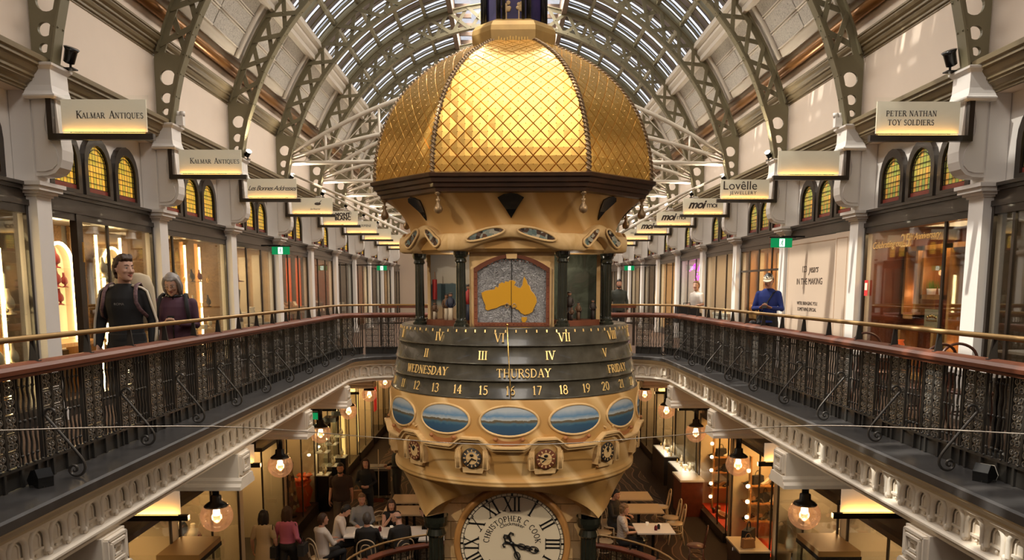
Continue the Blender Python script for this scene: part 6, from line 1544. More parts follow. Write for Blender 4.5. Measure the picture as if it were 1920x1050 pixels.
DOT = ramp_mat('speckled grey dress cloth', [(.4, (.10, .09, .07)), (.5, (.35, .32, .25)), (.7, (.06, .05, .04))], kind='VORONOI', scale=26, rough=.8)
dress_form(-5.35, 12.15, LF + .281, -pi / 2, 'black mannequin with headband and speckled dress in the near left lower window', DOT, True, longd=False)
dress_form(-5.4, 12.75, LF + .281, -pi / 2, 'headless form in patterned red dress in the near left lower window', FLORAL)
dress_form(-5.35, 18.35, LF + .281, -pi / 2, 'headless form in patterned floral dress beside the orange vases', FLORAL)
dress_form(-5.75, 19.3, LF + .281, -pi / 2, 'form in black top in the left lower window behind the vases', M['charcoal'], longd=False)
dress_form(5.24, 13.68, LF + .221, pi / 2, 'cream tailor form without dress behind the dark counter on the right', None)
dress_form(5.28, 13.3, LF + .281, pi / 2, 'headless form in long pale dress behind the nearest right globe lamp', M['cloth'])
dress_form(5.75, 12.6, LF + .281, pi / 2, 'form in orange slip dress deep in the right lower window', mat('orange silk', (.62, .20, .06), .4))
t = thing('garment_rail', 'clothes rail with hanging dark and cream garments in the right lower window', 'clothes rail', (5.6, 12.0, LF + .281))
MB().tube([(0, -.5, 0), (0, -.5, 1.7), (0, .5, 1.7), (0, .5, 0)], .015, 8).build('rail', M['brass'], t)
for i, c in enumerate(('charcoal', 'cloth', 'charcoal', 'ivory', 'cloth')):
    y = -.38 + .19 * i; m = MB(); m.prism([(-.2, 1.5), (-.03, 1.62), (.03, 1.62), (.2, 1.5), (.17, 1.3), (.19, .65), (-.19, .65), (-.17, 1.3)], 'y', y - .02, y + .02); g = m.build('garment', M[c]); g.location = (5.6, 12.0, LF + .281)
    tag(g, '%s garment on the clothes rail, a %s one' % (('nearest', 'second', 'third', 'fourth', 'farthest')[i], 'dark' if c == 'charcoal' else 'cream'), 'garment', 'garments on the rail')
t = thing('feather_ornament', 'cream feathered ornament on the floor of the right lower window', 'ornament', (5.35, 12.75, LF + .281)); m = MB()
for i in range(60): a = random.random() * 6.28; e = random.random() * 1.3; d = Vector((cos(a) * cos(e), sin(a) * cos(e), sin(e))) * .22; q = d.orthogonal().normalized() * .025; m.add([(0, 0, .05), tuple(d + q + Vector((0, 0, .05))), tuple(d * 1.25 + Vector((0, 0, .02))), tuple(d - q + Vector((0, 0, .05)))], [(0, 1, 2, 3)])
m.build('feathers', M['cloth'], t)
# black trolley with a broom on the far left lower walk
t = thing('cleaning_trolley', 'black cleaning trolley with pale handles on the far left lower walk', 'trolley', (-3.6, 21.0, LF))
MB().box(-.30, .30, -.25, .25, .15, .85).build('bin_body', M['black'], t); MB().box(-.33, .33, -.28, .28, .85, .92).build('tray', M['grey'], t)
for a in (-.26, .26):
    for b in (-.2, .2): MB().lathe([(.001, -.02), (.05, -.02), (.05, .02), (.001, .02)], 12, (a, b, .06)).build('wheel', M['black'], t)
MB().tube([(-.3, -.3, .9), (-.3, -.42, 1.0), (.3, -.42, 1.0), (.3, -.3, .9)], .016, 6).build('handle', M['steel'], t)
t = thing('broom', 'long handled broom leaning against the black cleaning trolley', 'broom', (-3.55, 20.66, LF)); MB().tube([(0, 0, .1), (0, .10, 1.45)], .013, 6).build('handle', M['bentwood'], t); MB().box(-.14, .14, -.04, .04, 0, .10).build('brush_head', M['redwood'], t)

# ------------------------------------------------------------------ cafe furniture
def chair_meshes(mt):
    P = []
    m = MB(); m.lathe([(.001, .45), (.19, .45), (.20, .46), (.19, .475), (.001, .475)], 20); P.append(('seat', m.mesh('seat', M['bentdark'] if mt is M['bentdark'] else M['tabletop'])))
    m = MB(); m.tube(smoothpath([(-.17, -.15, .46), (-.185, -.19, .65), (-.15, -.22, .84), (0, -.235, .91), (.15, -.22, .84), (.185, -.19, .65), (.17, -.15, .46)], 5), .014, 8); P.append(('back_hoop', m.mesh('back_hoop', mt)))
    m = MB(); m.tube(smoothpath([(-.10, -.16, .46), (-.11, -.19, .62), (-.08, -.21, .76), (0, -.22, .80), (.08, -.21, .76), (.11, -.19, .62), (.10, -.16, .46)], 5), .011, 8); P.append(('inner_hoop', m.mesh('inner_hoop', mt)))
    m = MB(); m.tube([(.15 * cos(2 * pi * i / 20), .15 * sin(2 * pi * i / 20), .25) for i in range(20)], .010, 6, closed=True); P.append(('leg_ring', m.mesh('leg_ring', mt)))
    for a, b in ((-.13, .12), (.13, .12), (-.14, -.14), (.14, -.14)): m = MB(); m.tube([(a, b, .45), (a * 1.1, b * 1.1, .22), (a * 1.35, b * 1.4, 0)], [.016, .014, .012], 8); P.append(('leg', m.mesh('leg', mt)))
    return P
CHP, CHD = chair_meshes(M['bentwood']), chair_meshes(M['bentdark'])
def chair(x, y, z, rz, label, dark=False):
    t = thing('bentwood_chair', label, 'chair', (x, y, z), rz, 'bentwood cafe chairs')
    for n, me in (CHD if dark else CHP): part(n, me, t)
    return t
def table_meshes(w, d, mt):
    return [('table_top', MB().box(-w / 2, w / 2, -d / 2, d / 2, .72, .75).mesh('table_top', mt)), ('pedestal', MB().lathe([(.001, .03), (.05, .03), (.035, .10), (.035, .68), (.10, .72), (.001, .72)], 14).mesh('pedestal', M['black'])), ('base', MB().lathe([(.001, 0), (.24, 0), (.24, .015), (.05, .04), (.001, .04)], 20).mesh('base', M['black']))]
TW, TL = table_meshes(.8, .7, M['whitetop']), table_meshes(1.05, .75, M['tabletop'])
def cafe_table(x, y, z, rz, label, P):
    t = thing('cafe_table', label, 'table', (x, y, z), rz, 'cafe tables')
    for n, me in P: part(n, me, t)
    return t
cafe_table(4.22, 8.35, 0, 0, 'white cafe table beside the right gallery rail, before the lit cafe window', TW); cafe_table(4.2, 6.55, 0, 0, 'white cafe table at the right edge of the picture', TW)
chair(4.30, 9.05, 0, pi, 'dark bentwood chair on the far side of the right gallery cafe table', True); chair(4.1, 7.6, 0, .2, 'dark bentwood chair on the near side of the right gallery cafe table', True)
chair(4.35, 7.22, 0, pi, 'dark bentwood chair behind the white table at the right picture edge', True)
put('vase', (4.28, 8.42, .751), 0, 'small flower vase on the white cafe table by the right rail', None, .4)
cafe_table(-3.05, 15.75, LF, .1, 'cafe table with the seated group, left of the clock', TW); cafe_table(-2.24, 15.72, LF, .1, 'second cafe table joined to the seated group, closer to the clock', TW)
cafe_table(-2.35, 17.3, LF, 0, 'empty pale cafe table behind the seated group', TL); cafe_table(-2.3, 18.3, LF, 0, 'farthest empty pale cafe table behind the seated group', TL); cafe_table(-1.45, 15.5, LF, 0, 'pale cafe table half hidden by the left clock column', TW)
cafe_table(3.1, 15.9, LF, 0, 'cafe table in front of the woman in a striped top', TW); cafe_table(3.05, 17.4, LF, 0, 'empty pale cafe table right of the clock, nearer one', TL); cafe_table(3.0, 18.5, LF, 0, 'empty pale cafe table right of the clock, farther one', TL)
for x, y, rz, lb in ((-3.0, 16.9, .5, 'pale bentwood chair behind the group, leftmost'), (-3.15, 17.55, -1.5, 'pale bentwood chair behind the seated woman in black'), (-1.7, 17.2, 1.4, 'pale bentwood chair right of the empty table behind the group'), (-1.75, 16.75, 1.7, 'pale bentwood chair tucked beside the clock on the left'), (-1.55, 18.2, 1.5, 'pale bentwood chair beside the farthest left table'), (-1.35, 16.3, .2, 'pale bentwood chair next to the left clock column'),
                      (3.85, 17.15, 1.5, 'pale bentwood chair right of the nearer empty table, front one'), (3.85, 17.6, 1.5, 'pale bentwood chair right of the nearer empty table, rear one'), (3.8, 18.5, 1.5, 'pale bentwood chair right of the farther empty table'), (2.3, 17.3, -1.5, 'pale bentwood chair left of the nearer empty table'), (2.1, 16.5, -1.4, 'pale bentwood chair beside the clock on the right'), (2.05, 15.9, -1.5, 'pale bentwood chair holding the woman in a striped top')):
    chair(x, y, LF, rz, lb)
chair(3.95, 15.6, LF, 1.3, 'dark bentwood chair at the right edge of the striped woman\'s table', True)
for i, (x, y) in enumerate(((4.3, 27.2), (4.0, 28.6), (3.2, 27.6))): chair(x, y, LF, 1.0 + i, '%s dark bentwood chair at the far right lower restaurant' % ('first', 'second', 'third')[i], True)
def _cup(m): m.lathe([(.001, 0), (.025, 0), (.035, .07), (.031, .07), (.022, .008), (.001, .008)], 12); m.tube([(.035, 0, .055), (.055, 0, .045), (.05, 0, .02), (.03, 0, .015)], .005, 5)
CUP = proto(_cup, 'cup', M['signface'])
GOODS['cup'] = ('cup', CUP)
def _jar(m): m.lathe([(.001, 0), (.032, 0), (.034, .07), (.020, .09), (.022, .10), (.001, .10)], 12)
GOODS['jarred'] = ('sauce_jar', proto(_jar, 'sauce_jar', M['redvelvet'])); GOODS['jardark'] = ('pepper_pot', proto(_jar, 'pepper_pot', M['charcoal']))
zt = LF + .751
for key, x, y, lb in (('cup', -2.95, 15.95, 'white cup before the man in grey'), ('jarred', -2.72, 15.75, 'red drink on the seated group table'), ('cup', -2.35, 15.55, 'white cup before the man in glasses'), ('cup', -2.5, 15.9, 'white cup near the woman in black'), ('cup', 3.0, 16.1, 'white cup before the striped woman, farther'), ('cup', 3.25, 16.0, 'white cup at the table edge right of the striped woman'), ('jardark', 3.2, 15.85, 'dark pepper pot on the striped woman\'s table'), ('jarred', 3.12, 15.75, 'dark red sauce jar on the striped woman\'s table')): put(key, (x, y, zt), .5, lb, None)
tag(MB().box(-3.25, -3.0, 15.55, 15.85, zt, zt + .006).build('menu_sheet', M['signface']), 'white paper sheet on the table before the men in white shirts', 'paper')
# ------------------------------------------------------------------ people
def remesh(mb, vox, name, mats, smooth=2):
    me = mb.mesh('tmp', M['black']); o = bpy.data.objects.new('tmp', me); COL.objects.link(o)
    md = o.modifiers.new('r', 'REMESH'); md.mode = 'VOXEL'; md.voxel_size = vox
    if smooth: sm = o.modifiers.new('s', 'SMOOTH'); sm.factor = .5; sm.iterations = smooth
    dg = bpy.context.evaluated_depsgraph_get(); dg.update()
    out = bpy.data.meshes.new_from_object(o.evaluated_get(dg)); bpy.data.objects.remove(o); bpy.data.meshes.remove(me)
    out.name = name; out.materials.clear()
    for m in (mats if isinstance(mats, (list, tuple)) else [mats]): out.materials.append(m)
    out.polygons.foreach_set('use_smooth', [True] * len(out.polygons)); return out
def loft(mb, rings, T, seg=18):
    """rings: (z, yc, rx, ry), closed top and bottom"""
    vs = [T @ Vector((rx * cos(2 * pi * k / seg), yc + ry * sin(2 * pi * k / seg), z)) for z, yc, rx, ry in rings for k in range(seg)]; n = len(rings)
    mb.add(vs, [(i * seg + k, i * seg + (k + 1) % seg, (i + 1) * seg + (k + 1) % seg, (i + 1) * seg + k) for i in range(n - 1) for k in range(seg)] + [tuple(range(seg))[::-1], tuple(range((n - 1) * seg, n * seg))], 0, True)
def capsule(mb, P, R, seg=12):
    mb.tube(P, R, seg)
    for p, r in zip(P, R if isinstance(R, (list, tuple)) else [R] * len(P)): mb.ball(p, r * .995, seg, 8)
TORSO = [(-.11, 0, .09, .075), (-.07, -.005, .150, .110), (.0, -.008, .168, .118), (.10, .0, .150, .105), (.20, .004, .148, .106), (.30, .006, .162, .116), (.40, .0, .175, .112), (.46, -.012, .165, .098), (.51, -.015, .105, .075), (.54, -.012, .06, .058)]
HEAD = [(-.116, .052, .020, .020), (-.106, .044, .040, .042), (-.085, .032, .053, .060), (-.05, .016, .063, .077), (-.01, .006, .070, .090), (.03, 0, .074, .096), (.065, -.005, .070, .090), (.093, -.009, .055, .070), (.110, -.01, .034, .044), (.118, -.01, .012, .016)]
def hand(mb, w, d, n, side, curl=.5, sc=1.0):
    """palm and five fingers growing from wrist w along d; n is the way the palm faces"""
    w = Vector(w); d = Vector(d).normalized(); n = Vector(n); n = (n - d * n.dot(d)).normalized(); s_ = d.cross(n).normalized() * side
    for k in range(4):
        off = s_ * ((k - 1.5) * .020 * sc); capsule(mb, [w - d * .01 + off * .5, w + d * .045 * sc + off * .85, w + d * .088 * sc + off], [.017 * sc, .015 * sc, .0125 * sc], 8)
        L = (.068, .078, .073, .056)[k] * sc; p = w + d * .088 * sc + off; a = 0; P = [p]
        for f, b in ((.45, .55), (.32, .8), (.23, .6)): a += b * curl * (1 + .08 * k); q = d * cos(a) + n * sin(a); p = p + q * L * f; P.append(p)
        capsule(mb, P, [.0105 * sc, .0098 * sc, .009 * sc, .0075 * sc], 8)
    p0 = w + d * .025 * sc - s_ * .024 * sc; p1 = p0 + (d * .55 - s_ * .65 + n * .35).normalized() * .042 * sc; p2 = p1 + (d * .8 - s_ * .2 + n * (.4 + .3 * curl)).normalized() * .034 * sc; p3 = p2 + (d * .85 + s_ * .1 + n * .5 * curl).normalized() * .026 * sc
    capsule(mb, [p0, p1, p2, p3], [.016 * sc, .0125 * sc, .011 * sc, .0085 * sc], 8)
LIPS = mat('lips', (.42, .14, .11), .5); EYEW = mat('eye white', (.50, .44, .38), .3)
HAIRC = {'brown': mat('dark brown hair', (.050, .022, .011), .6), 'black': mat('black hair', (.010, .007, .006), .5), 'grey': mat('silver grey hair', (.30, .27, .25), .55), 'ginger': mat('light brown hair', (.17, .085, .035), .55), 'blond': mat('sandy curly hair', (.30, .18, .09), .6), 'dkgrey': mat('dark grey hair', (.07, .06, .055), .6)}
def person(label, loc, rz, H=1.75, pose='stand', arms='down', top=None, bottom=None, hair='brown', style='short', skin=None, sleeves='long', yaw=0, pitch=0, lean=0, vox=.014, female=False, skirt=False, beard=False, wide=1.0, legs=None, shoes=True, hem=-.09):
    t = thing('person', label, 'person', loc, rz, 'people in the arcade'); skin = skin or SKIN; S = H / 1.75
    sit = pose == 'sit'; pz = .56 if sit else .945
    TT = Matrix.Translation((0, 0, pz)) @ Matrix.Rotation(-lean, 4, 'X')
    def up(p): return TT @ Vector(p)
    W_ = wide * (.92 if female else 1.0)
    body = MB(); tors = [(z, y, rx * W_, ry * W_) for z, y, rx, ry in TORSO]; loft(body, tors, TT)
    HT = TT @ Matrix.Translation((0, .012, .575)) @ Matrix.Rotation(yaw, 4, 'Z') @ Matrix.Rotation(pitch, 4, 'X') @ Matrix.Translation((0, .018, .105))
    capsule(body, [up((0, -.012, .47)), up((0, -.004, .55)), HT @ Vector((0, -.012, -.06))], [.060, .055, .054])
    loft(body, HEAD, HT, 20)
    capsule(body, [HT @ Vector(p) for p in ((0, .092, .018), (0, .105, -.008), (0, .113, -.026))], [.008, .0105, .014], 8)
    for sx in (-1, 1): body.ball(HT @ Vector((sx * .013, .100, -.030)), .009, 8, 6); body.ball(HT @ Vector((sx * .038, .070, -.022)), .022, 10, 6); e = HT @ Vector((sx * .075, -.012, -.004)); capsule(body, [HT @ Vector((sx * .073, -.010, -.028)), HT @ Vector((sx * .078, -.016, .0)), HT @ Vector((sx * .075, -.014, .024))], [.009, .013, .010], 8)
    body.ball(HT @ Vector((0, .082, -.098)), .020, 10, 6)
    # arms
    A = {}
    for sx in (-1, 1):
        sh = up((sx * .172 * W_, -.012, .438))
        if arms == 'down': el, wr, hd, pn = up((sx * .235, -.03, .185)), up((sx * .245, .045, -.055)), Vector((0, .12, -1)), Vector((-sx, .2, 0))
        elif arms == 'phone': el, wr, hd, pn = up((sx * .235, .02, .185)), up((sx * .085, .225, .205)), Vector((-sx * .55, .75, .25)), Vector((-sx * .3, -.1, 1))
        elif arms == 'table': el, wr, hd, pn = up((sx * .235, .10, .21)), up((sx * .12, .33, .20)), Vector((-sx * .3, 1, -.05)), Vector((0, 0, -1))
        elif arms == 'chin': el, wr, hd, pn = up((sx * .20, .22, .20)), up((sx * .04, .24, .42)), Vector((-sx * .3, .1, 1)), Vector((-sx, 0, 0))
        elif arms == 'walk': el, wr, hd, pn = up((sx * .24, -.05 - sx * .05, .19)), up((sx * .25, .06 + sx * .10, -.04)), Vector((0, .25, -1)), Vector((-sx, .2, 0))
        elif arms == 'clasp': el, wr, hd, pn = up((sx * .235, .0, .19)), up((sx * .09, .20, .12)), Vector((-sx, .5, -.1)), Vector((0, -1, .2))
        elif arms == 'carry': el, wr, hd, pn = up((sx * .225, -.02, .20)), up((sx * .16, .22, .15)), Vector((-sx * .3, 1, -.1)), Vector((-sx, 0, 0))
        A[sx] = (sh, el, wr)
        capsule(body, [sh, sh.lerp(el, .5), el, el.lerp(wr, .4), wr], [.055, .047, .040, .038, .026]); hand(body, wr, hd, pn, sx, .55, 1.0 if not female else .92)
    # legs
    G = {}
    for sx in (-1, 1):
        hp = Vector((sx * .088, 0, pz - .06))
        if sit: kn, an = Vector((sx * .11, .43, .50)), Vector((sx * .11, .40, .085))
        elif pose == 'walk': f = .16 * sx; kn, an = Vector((sx * .095, f * .7 + .05, .50)), Vector((sx * .09, f * 1.4 - .02, .09))
        else: kn, an = Vector((sx * .10, .02, .50)), Vector((sx * .105, -.02, .085))
        G[sx] = (hp, kn, an); capsule(body, [hp, hp.lerp(kn, .5), kn, kn.lerp(an, .35), an], [.088, .075, .056, .052, .036]); capsule(body, [an, an + Vector((0, .08, -.045)), an + Vector((0, .15, -.058))], [.036, .034, .026], 10)
    o = part('body', remesh(body, vox, 'body', skin), t); o.scale = (S, S, S)
    def child(nm_, me, lab=None): c = part(nm_, me, t, lab); c.scale = (S, S, S); return c
    # face
    m = MB()
    for sx in (-1, 1):
        e = HT @ Vector((sx * .030, .079, .010)); m.ball(e, .0110, 10, 8, 0); f = HT @ Vector((sx * .030, .0868, .009)); m.ball(f, .0060, 8, 6, 1)
    child('eyes', m.mesh('eyes', [EYEW, M['black']]))
    m = MB()
    for sx in (-1, 1): m.tube([HT @ Vector(p) for p in ((sx * .012, .094, .031), (sx * .030, .093, .038), (sx * .050, .078, .033))], [.003, .0038, .002], 6)
    child('eyebrows', m.mesh('eyebrows', HAIRC[hair]))
    m = MB(); m.tube([HT @ Vector(p) for p in ((-.024, .083, -.060), (-.010, .096, -.056), (0, .098, -.058), (.010, .096, -.056), (.024, .083, -.060))], [.003, .006, .0055, .006, .003], 8); m.tube([HT @ Vector(p) for p in ((-.020, .084, -.063), (0, .097, -.068), (.020, .084, -.063))], [.003, .007, .003], 8)
    child('mouth', m.mesh('mouth', LIPS))
    # hair
    m = MB()
    if style != 'bald':
        cut_top = .058 if not female else .070
        for ie in range(9):
            for ia in range(22):
                th = -pi + 2 * pi * ia / 22; ph = -.75 + ie * .29; cx_ = cos(ph); az = abs(th)
                z_ = .118 * sin(ph); front = az < 1.25
                if (z_ > cut_top if front else (z_ > .025 if az < 1.6 else (z_ > -.03 if az < 2.0 else z_ > -.085))):
                    m.ball(HT @ Vector((.073 * sin(th) * cx_, .092 * cos(th) * cx_ - .008, z_ + .004)), .0215 + .003 * sin(ia * 3.1 + ie * 1.7), 8, 6)
    if style == 'quiff':
        for i in range(7): x = -.045 + .015 * i; capsule(m, [HT @ Vector((x, .015, .118)), HT @ Vector((x + .005, .050, .120 + .007 * sin(i * 2))), HT @ Vector((x + .012, .078, .094 + .007 * sin(i * 3)))], [.018, .018, .009], 8)
    if style in ('bob', 'long'):
        low = -.14 if style == 'bob' else -.34
        for sx in (-1, 1):
            capsule(m, [HT @ Vector((sx * .060, .035, .085)), HT @ Vector((sx * .083, .02, .02)), HT @ Vector((sx * .085, .0, -.07)), HT @ Vector((sx * .075, -.03, low))], [.024, .026, .028, .02], 8)
            capsule(m, [HT @ Vector((sx * .045, -.06, .06)), HT @ Vector((sx * .065, -.065, -.05)), HT @ Vector((sx * .055, -.07, low - .02))], [.04, .042, .03], 8)
        capsule(m, [HT @ Vector((0, -.075, .03)), HT @ Vector((0, -.085, -.06)), HT @ Vector((0, -.085, low - .03))], [.05, .05, .035], 8)
    if style == 'curly':
        r_ = random.Random(3)
        for i in range(46): a = r_.uniform(0, 6.28); e = r_.uniform(-.15, 1.5); m.ball(HT @ Vector((.085 * cos(a) * cos(e), -.02 + .095 * sin(a) * cos(e), .03 + .10 * sin(e))), .026, 8, 6) if not (sin(a) > .55 and e < .55) else None
    if style == 'bald': 
        for sx in (-1, 1): capsule(m, [HT @ Vector((sx * .070, .0, .03)), HT @ Vector((sx * .060, -.055, .0)), HT @ Vector((0, -.088, -.01))], [.014, .020, .024], 8)
    child('hair', remesh(m, .011 if vox > .01 else .008, 'hair', HAIRC[hair], 1))
    if beard:
        m = MB(); loft(m, [(z, y + .004, rx * 1.04 + .002, ry * 1.05 + .002) for z, y, rx, ry in HEAD[:3]] + [(-.066, .026, .060, .070)], HT, 18); child('beard', m.mesh('beard', HAIRC[hair]))
    # clothes
    m = MB(); ez = .016
    loft(m, [(hem, -.006, (.165 + ez) * W_, .115 + ez)] + [(z, y, rx + ez, ry + ez) for z, y, rx, ry in tors if hem < z < .50] + [(.508, -.015, .105 * W_ + .014, .088), (.530, -.013, .080 * W_ + .010, .074), (.540, -.012, .070, .066)], TT)
    for sx in (-1, 1):
        sh, el, wr = A[sx]
        if sleeves == 'long': capsule(m, [sh, sh.lerp(el, .5), el, el.lerp(wr, .5), el.lerp(wr, .96)], [.065, .056, .048, .042, .034])
        elif sleeves == 'short': capsule(m, [sh, sh.lerp(el, .4), sh.lerp(el, .75)], [.066, .062, .057])
        elif sleeves == 'roll': capsule(m, [sh, sh.lerp(el, .5), el, el.lerp(wr, .3)], [.065, .056, .048, .043])
        else: capsule(m, [sh, sh.lerp(up((sx * .12, -.01, .48)), .6)], [.058, .058])
    child('top', remesh(m, vox * 1.0, 'top', top, 2))
    m = MB()
    if skirt:
        loft(m, [(.46, 0, .24, .20), (.62, 0, .22, .18), (.80, -.005, .195, .15), (pz, -.008, .175, .125), (pz + .08, 0, .16, .115)], Matrix.Identity(4))
    else:
        loft(m, [(-.10, 0, .11, .09), (-.06, -.005, .165, .125), (.0, -.008, .178, .126), (.07, 0, .168, .118)], TT)
        for sx in (-1, 1): hp, kn, an = G[sx]; capsule(m, [hp, hp.lerp(kn, .5), kn, kn.lerp(an, .5), an + Vector((0, 0, .02))], [.100, .090, .072, .065, .056])
    child('skirt' if skirt else 'trousers', remesh(m, vox * 1.1, 'trousers', bottom, 2))
    m = MB()
    for sx in (-1, 1): an = G[sx][2]; capsule(m, [an + Vector((0, -.02, -.045)), an + Vector((0, .08, -.045)), an + Vector((0, .17, -.055))], [.040, .042, .030], 10)
    child('shoes', remesh(m, .014, 'shoes', M['black'], 1))
    t['S'] = S; person.T = (TT, HT, A, S); del t['S']
    return t
def worn(obj, t, S):
    obj.location = t.location; obj.rotation_euler = t.rotation_euler; obj.scale = (S, S, S); return obj
CLO = {n: mat(n + ' cloth', c, .8) for n, c in {'black knit': (.010, .010, .011), 'plum': (.075, .028, .050), 'blue': (.015, .035, .21), 'white shirt': (.66, .60, .54), 'grey blue shirt': (.26, .27, .28), 'dark suit': (.018, .017, .017), 'pink': (.50, .14, .24), 'pale tan': (.52, .40, .25), 'brown tee': (.045, .026, .020), 'denim': (.03, .035, .05), 'dark green': (.04, .045, .035), 'khaki': (.09, .065, .045)}.items()}
# young man in black
t = person('young man in black sweatshirt with white sleeve stripes looking right', (-3.76, 7.50, 0), pi + .10, 1.76, 'stand', 'down', CLO['black knit'], CLO['dark suit'], 'brown', 'quiff', SKIN2, yaw=.95, pitch=-.04, vox=.0085, wide=.94)
TT, HT, A, S = person.T
for sx in (-1, 1):
    sh, el, wr = A[sx]; m = MB(); out = Vector((sx * .048, .026, 0))
    m.tube([TT @ Vector((sx * .085, .03, .522)), sh + Vector((sx * .010, .035, .060)), sh + Vector((sx * .05, .03, .03)), sh.lerp(el, .5) + out * 1.12, el + out, el.lerp(wr, .5) + out * .86, wr + out * .62], .024, 8, flat=.5)
    c = part('sleeve_stripe', m.mesh('sleeve_stripe', M['ivory']), t, 'white stripe running down the black sleeve'); c.scale = (S, S, S)
m = MB(); vs, fs = flat_text('ROMA', .032, .001); m.add([tuple(TT @ Vector((-a + .0, .150 + c + .004, .345 + b))) for a, b, c in vs], fs); c = part('chest_print', m.mesh('chest_print', M['grey']), t); c.scale = (S, S, S)
bp = thing('backpack', 'beige and grey backpack worn by the young man in black', 'backpack', t.location, t.rotation_euler.z)
def bpart(nm_, mb, mt): c = part(nm_, mb.mesh(nm_, mt), bp); c.scale = (S, S, S)
m = MB(); loft(m, [(1.02, -.24, .15, .07), (1.06, -.25, .20, .10), (1.25, -.25, .205, .11), (1.45, -.24, .195, .10), (1.56, -.225, .16, .07), (1.59, -.21, .08, .04)], Matrix.Identity(4)); bpart('pack_body', m, M['cloth'])
for sx in (-1, 1): m = MB(); m.tube([(sx * .115, -.14, 1.44), (sx * .125, -.05, 1.490), (sx * .13, .05, 1.470), (sx * .142, .118, 1.40), (sx * .150, .140, 1.31), (sx * .175, .115, 1.24), (sx * .205, .02, 1.17), (sx * .18, -.12, 1.10)], .019, 8, flat=.40); bpart('strap', m, FLORAL if False else mat('purple patterned strap', (.16, .09, .10), .7, var=.5, vscale=40) if sx < 0 else bpy.data.materials['purple patterned strap'])
# grey haired woman
t = person('grey haired woman in plum jacket and glasses looking down at her phone', (-3.73, 8.55, 0), pi + .22, 1.62, 'stand', 'phone', CLO['plum'], CLO['dark suit'], 'grey', 'bob', SKIN2, yaw=-.1, pitch=-.42, vox=.0085, female=True, wide=1.2, hem=-.16)
TT, HT, A, S = person.T
m = MB()
for sx in (-1, 1):
    m.tube([HT @ Vector((sx * .032 + .024 * cos(2 * pi * i / 16), .101, .006 + .018 * sin(2 * pi * i / 16))) for i in range(16)], .0022, 5, closed=True); m.tube([HT @ Vector((sx * .056, .098, .01)), HT @ Vector((sx * .079, -.01, .012))], .0025, 5)
c = part('glasses', m.mesh('glasses', M['steel']), t); c.scale = (S, S, S)
m = MB(); m.tube([TT @ Vector((.0 + .085 * sin(a), -.012 + .080 * cos(a), .525)) for a in [2 * pi * i / 16 for i in range(16)]], .020, 8, closed=True); m.tube([TT @ Vector((0, .136, -.10)), TT @ Vector((0, .142, .15)), TT @ Vector((0, .130, .38)), TT @ Vector((0, .068, .52))], .008, 6); c = part('jacket_collar', m.mesh('jacket_collar', M['black']), t); c.scale = (S, S, S)
ph = thing('phone', 'dark phone held in both hands by the grey haired woman', 'phone', t.location, t.rotation_euler.z)
pc = (A[-1][2] + A[1][2]) / 2 + Vector((0, .085, .045)); m = MB(); m.T = Matrix.Translation(pc) @ Matrix.Rotation(.9, 4, 'X'); m.box(-.037, .037, -.005, .005, -.075, .075); c = part('case', m.mesh('case', M['black']), ph); c.scale = (S, S, S)
m = MB(); m.T = Matrix.Translation(pc) @ Matrix.Rotation(.9, 4, 'X'); m.box(-.033, .033, -.007, -.0052, -.07, .07); c = part('screen', m.mesh('screen', mat('phone screen', (.4, .45, .5), .2, emit=.5)), ph); c.scale = (S, S, S)
bp = thing('backpack', 'black backpack worn by the grey haired woman in plum', 'backpack', t.location, t.rotation_euler.z); m = MB(); loft(m, [(1.0, -.22, .12, .05), (1.05, -.24, .16, .09), (1.3, -.24, .17, .10), (1.45, -.22, .13, .07), (1.5, -.2, .06, .03)], Matrix.Identity(4)); bpart('pack_body', m, M['charcoal'])
for sx in (-1, 1): m = MB(); m.tube([(sx * .12, -.15, 1.42), (sx * .125, -.04, 1.50), (sx * .14, .07, 1.465), (sx * .16, .15, 1.35), (sx * .175, .12, 1.2), (sx * .20, -.06, 1.08)], .024, 8, flat=.4); bpart('strap', m, M['charcoal'])
# man in cap
t = person('man in blue jumper and white cap looking at his phone', (4.42, 13.15, 0), pi - .5, 1.70, 'stand', 'phone', CLO['blue'], CLO['dark suit'], 'black', 'short', SKIN, pitch=-.30, vox=.011, hem=-.06, wide=.92)
TT, HT, A, S = person.T
m = MB(); loft(m, [(.040, -.006, .084, .102), (.07, -.008, .082, .100), (.10, -.01, .066, .082), (.122, -.01, .040, .05), (.132, -.01, .01, .014)], HT, 20)
m.add([HT @ Vector((.075 * cos(pi * i / 10), .07 + .105 * sin(pi * i / 10) - .0, .046 - .012 * sin(pi * i / 10))) for i in range(11)] + [HT @ Vector((.075 * cos(pi * i / 10), .07 + .10 * sin(pi * i / 10), .036 - .012 * sin(pi * i / 10))) for i in range(11)], [tuple(range(11)), tuple(range(11, 22))[::-1]] + [(i, i + 1, i + 12, i + 11) for i in range(10)])
m.ball(HT @ Vector((.01, .085, .085)), .012, 8, 6, 1, ); c = part('cap', m.mesh('cap', [M['ivory'], M['charcoal']]), t); c.scale = (S, S, S)
m = MB(); m.tube([TT @ Vector(p) for p in ((-.14, -.05, .50), (-.10, .10, .47), (.02, .145, .25), (.15, .13, .0), (.20, .05, -.10))], .014, 8, flat=.5); 
sb = thing('shoulder_bag', 'black bag on a cross strap worn by the man in a cap', 'bag', t.location, t.rotation_euler.z); c = part('strap', m.mesh('strap', M['charcoal']), sb); c.scale = (S, S, S)
m = MB(); loft(m, [(.66, .10, .05, .09), (.70, .10, .07, .15), (.88, .09, .065, .13), (.92, .08, .03, .09)], Matrix.Translation((.24, 0, 0))); c = part('bag_body', m.mesh('bag_body', M['charcoal']), sb); c.scale = (S, S, S)
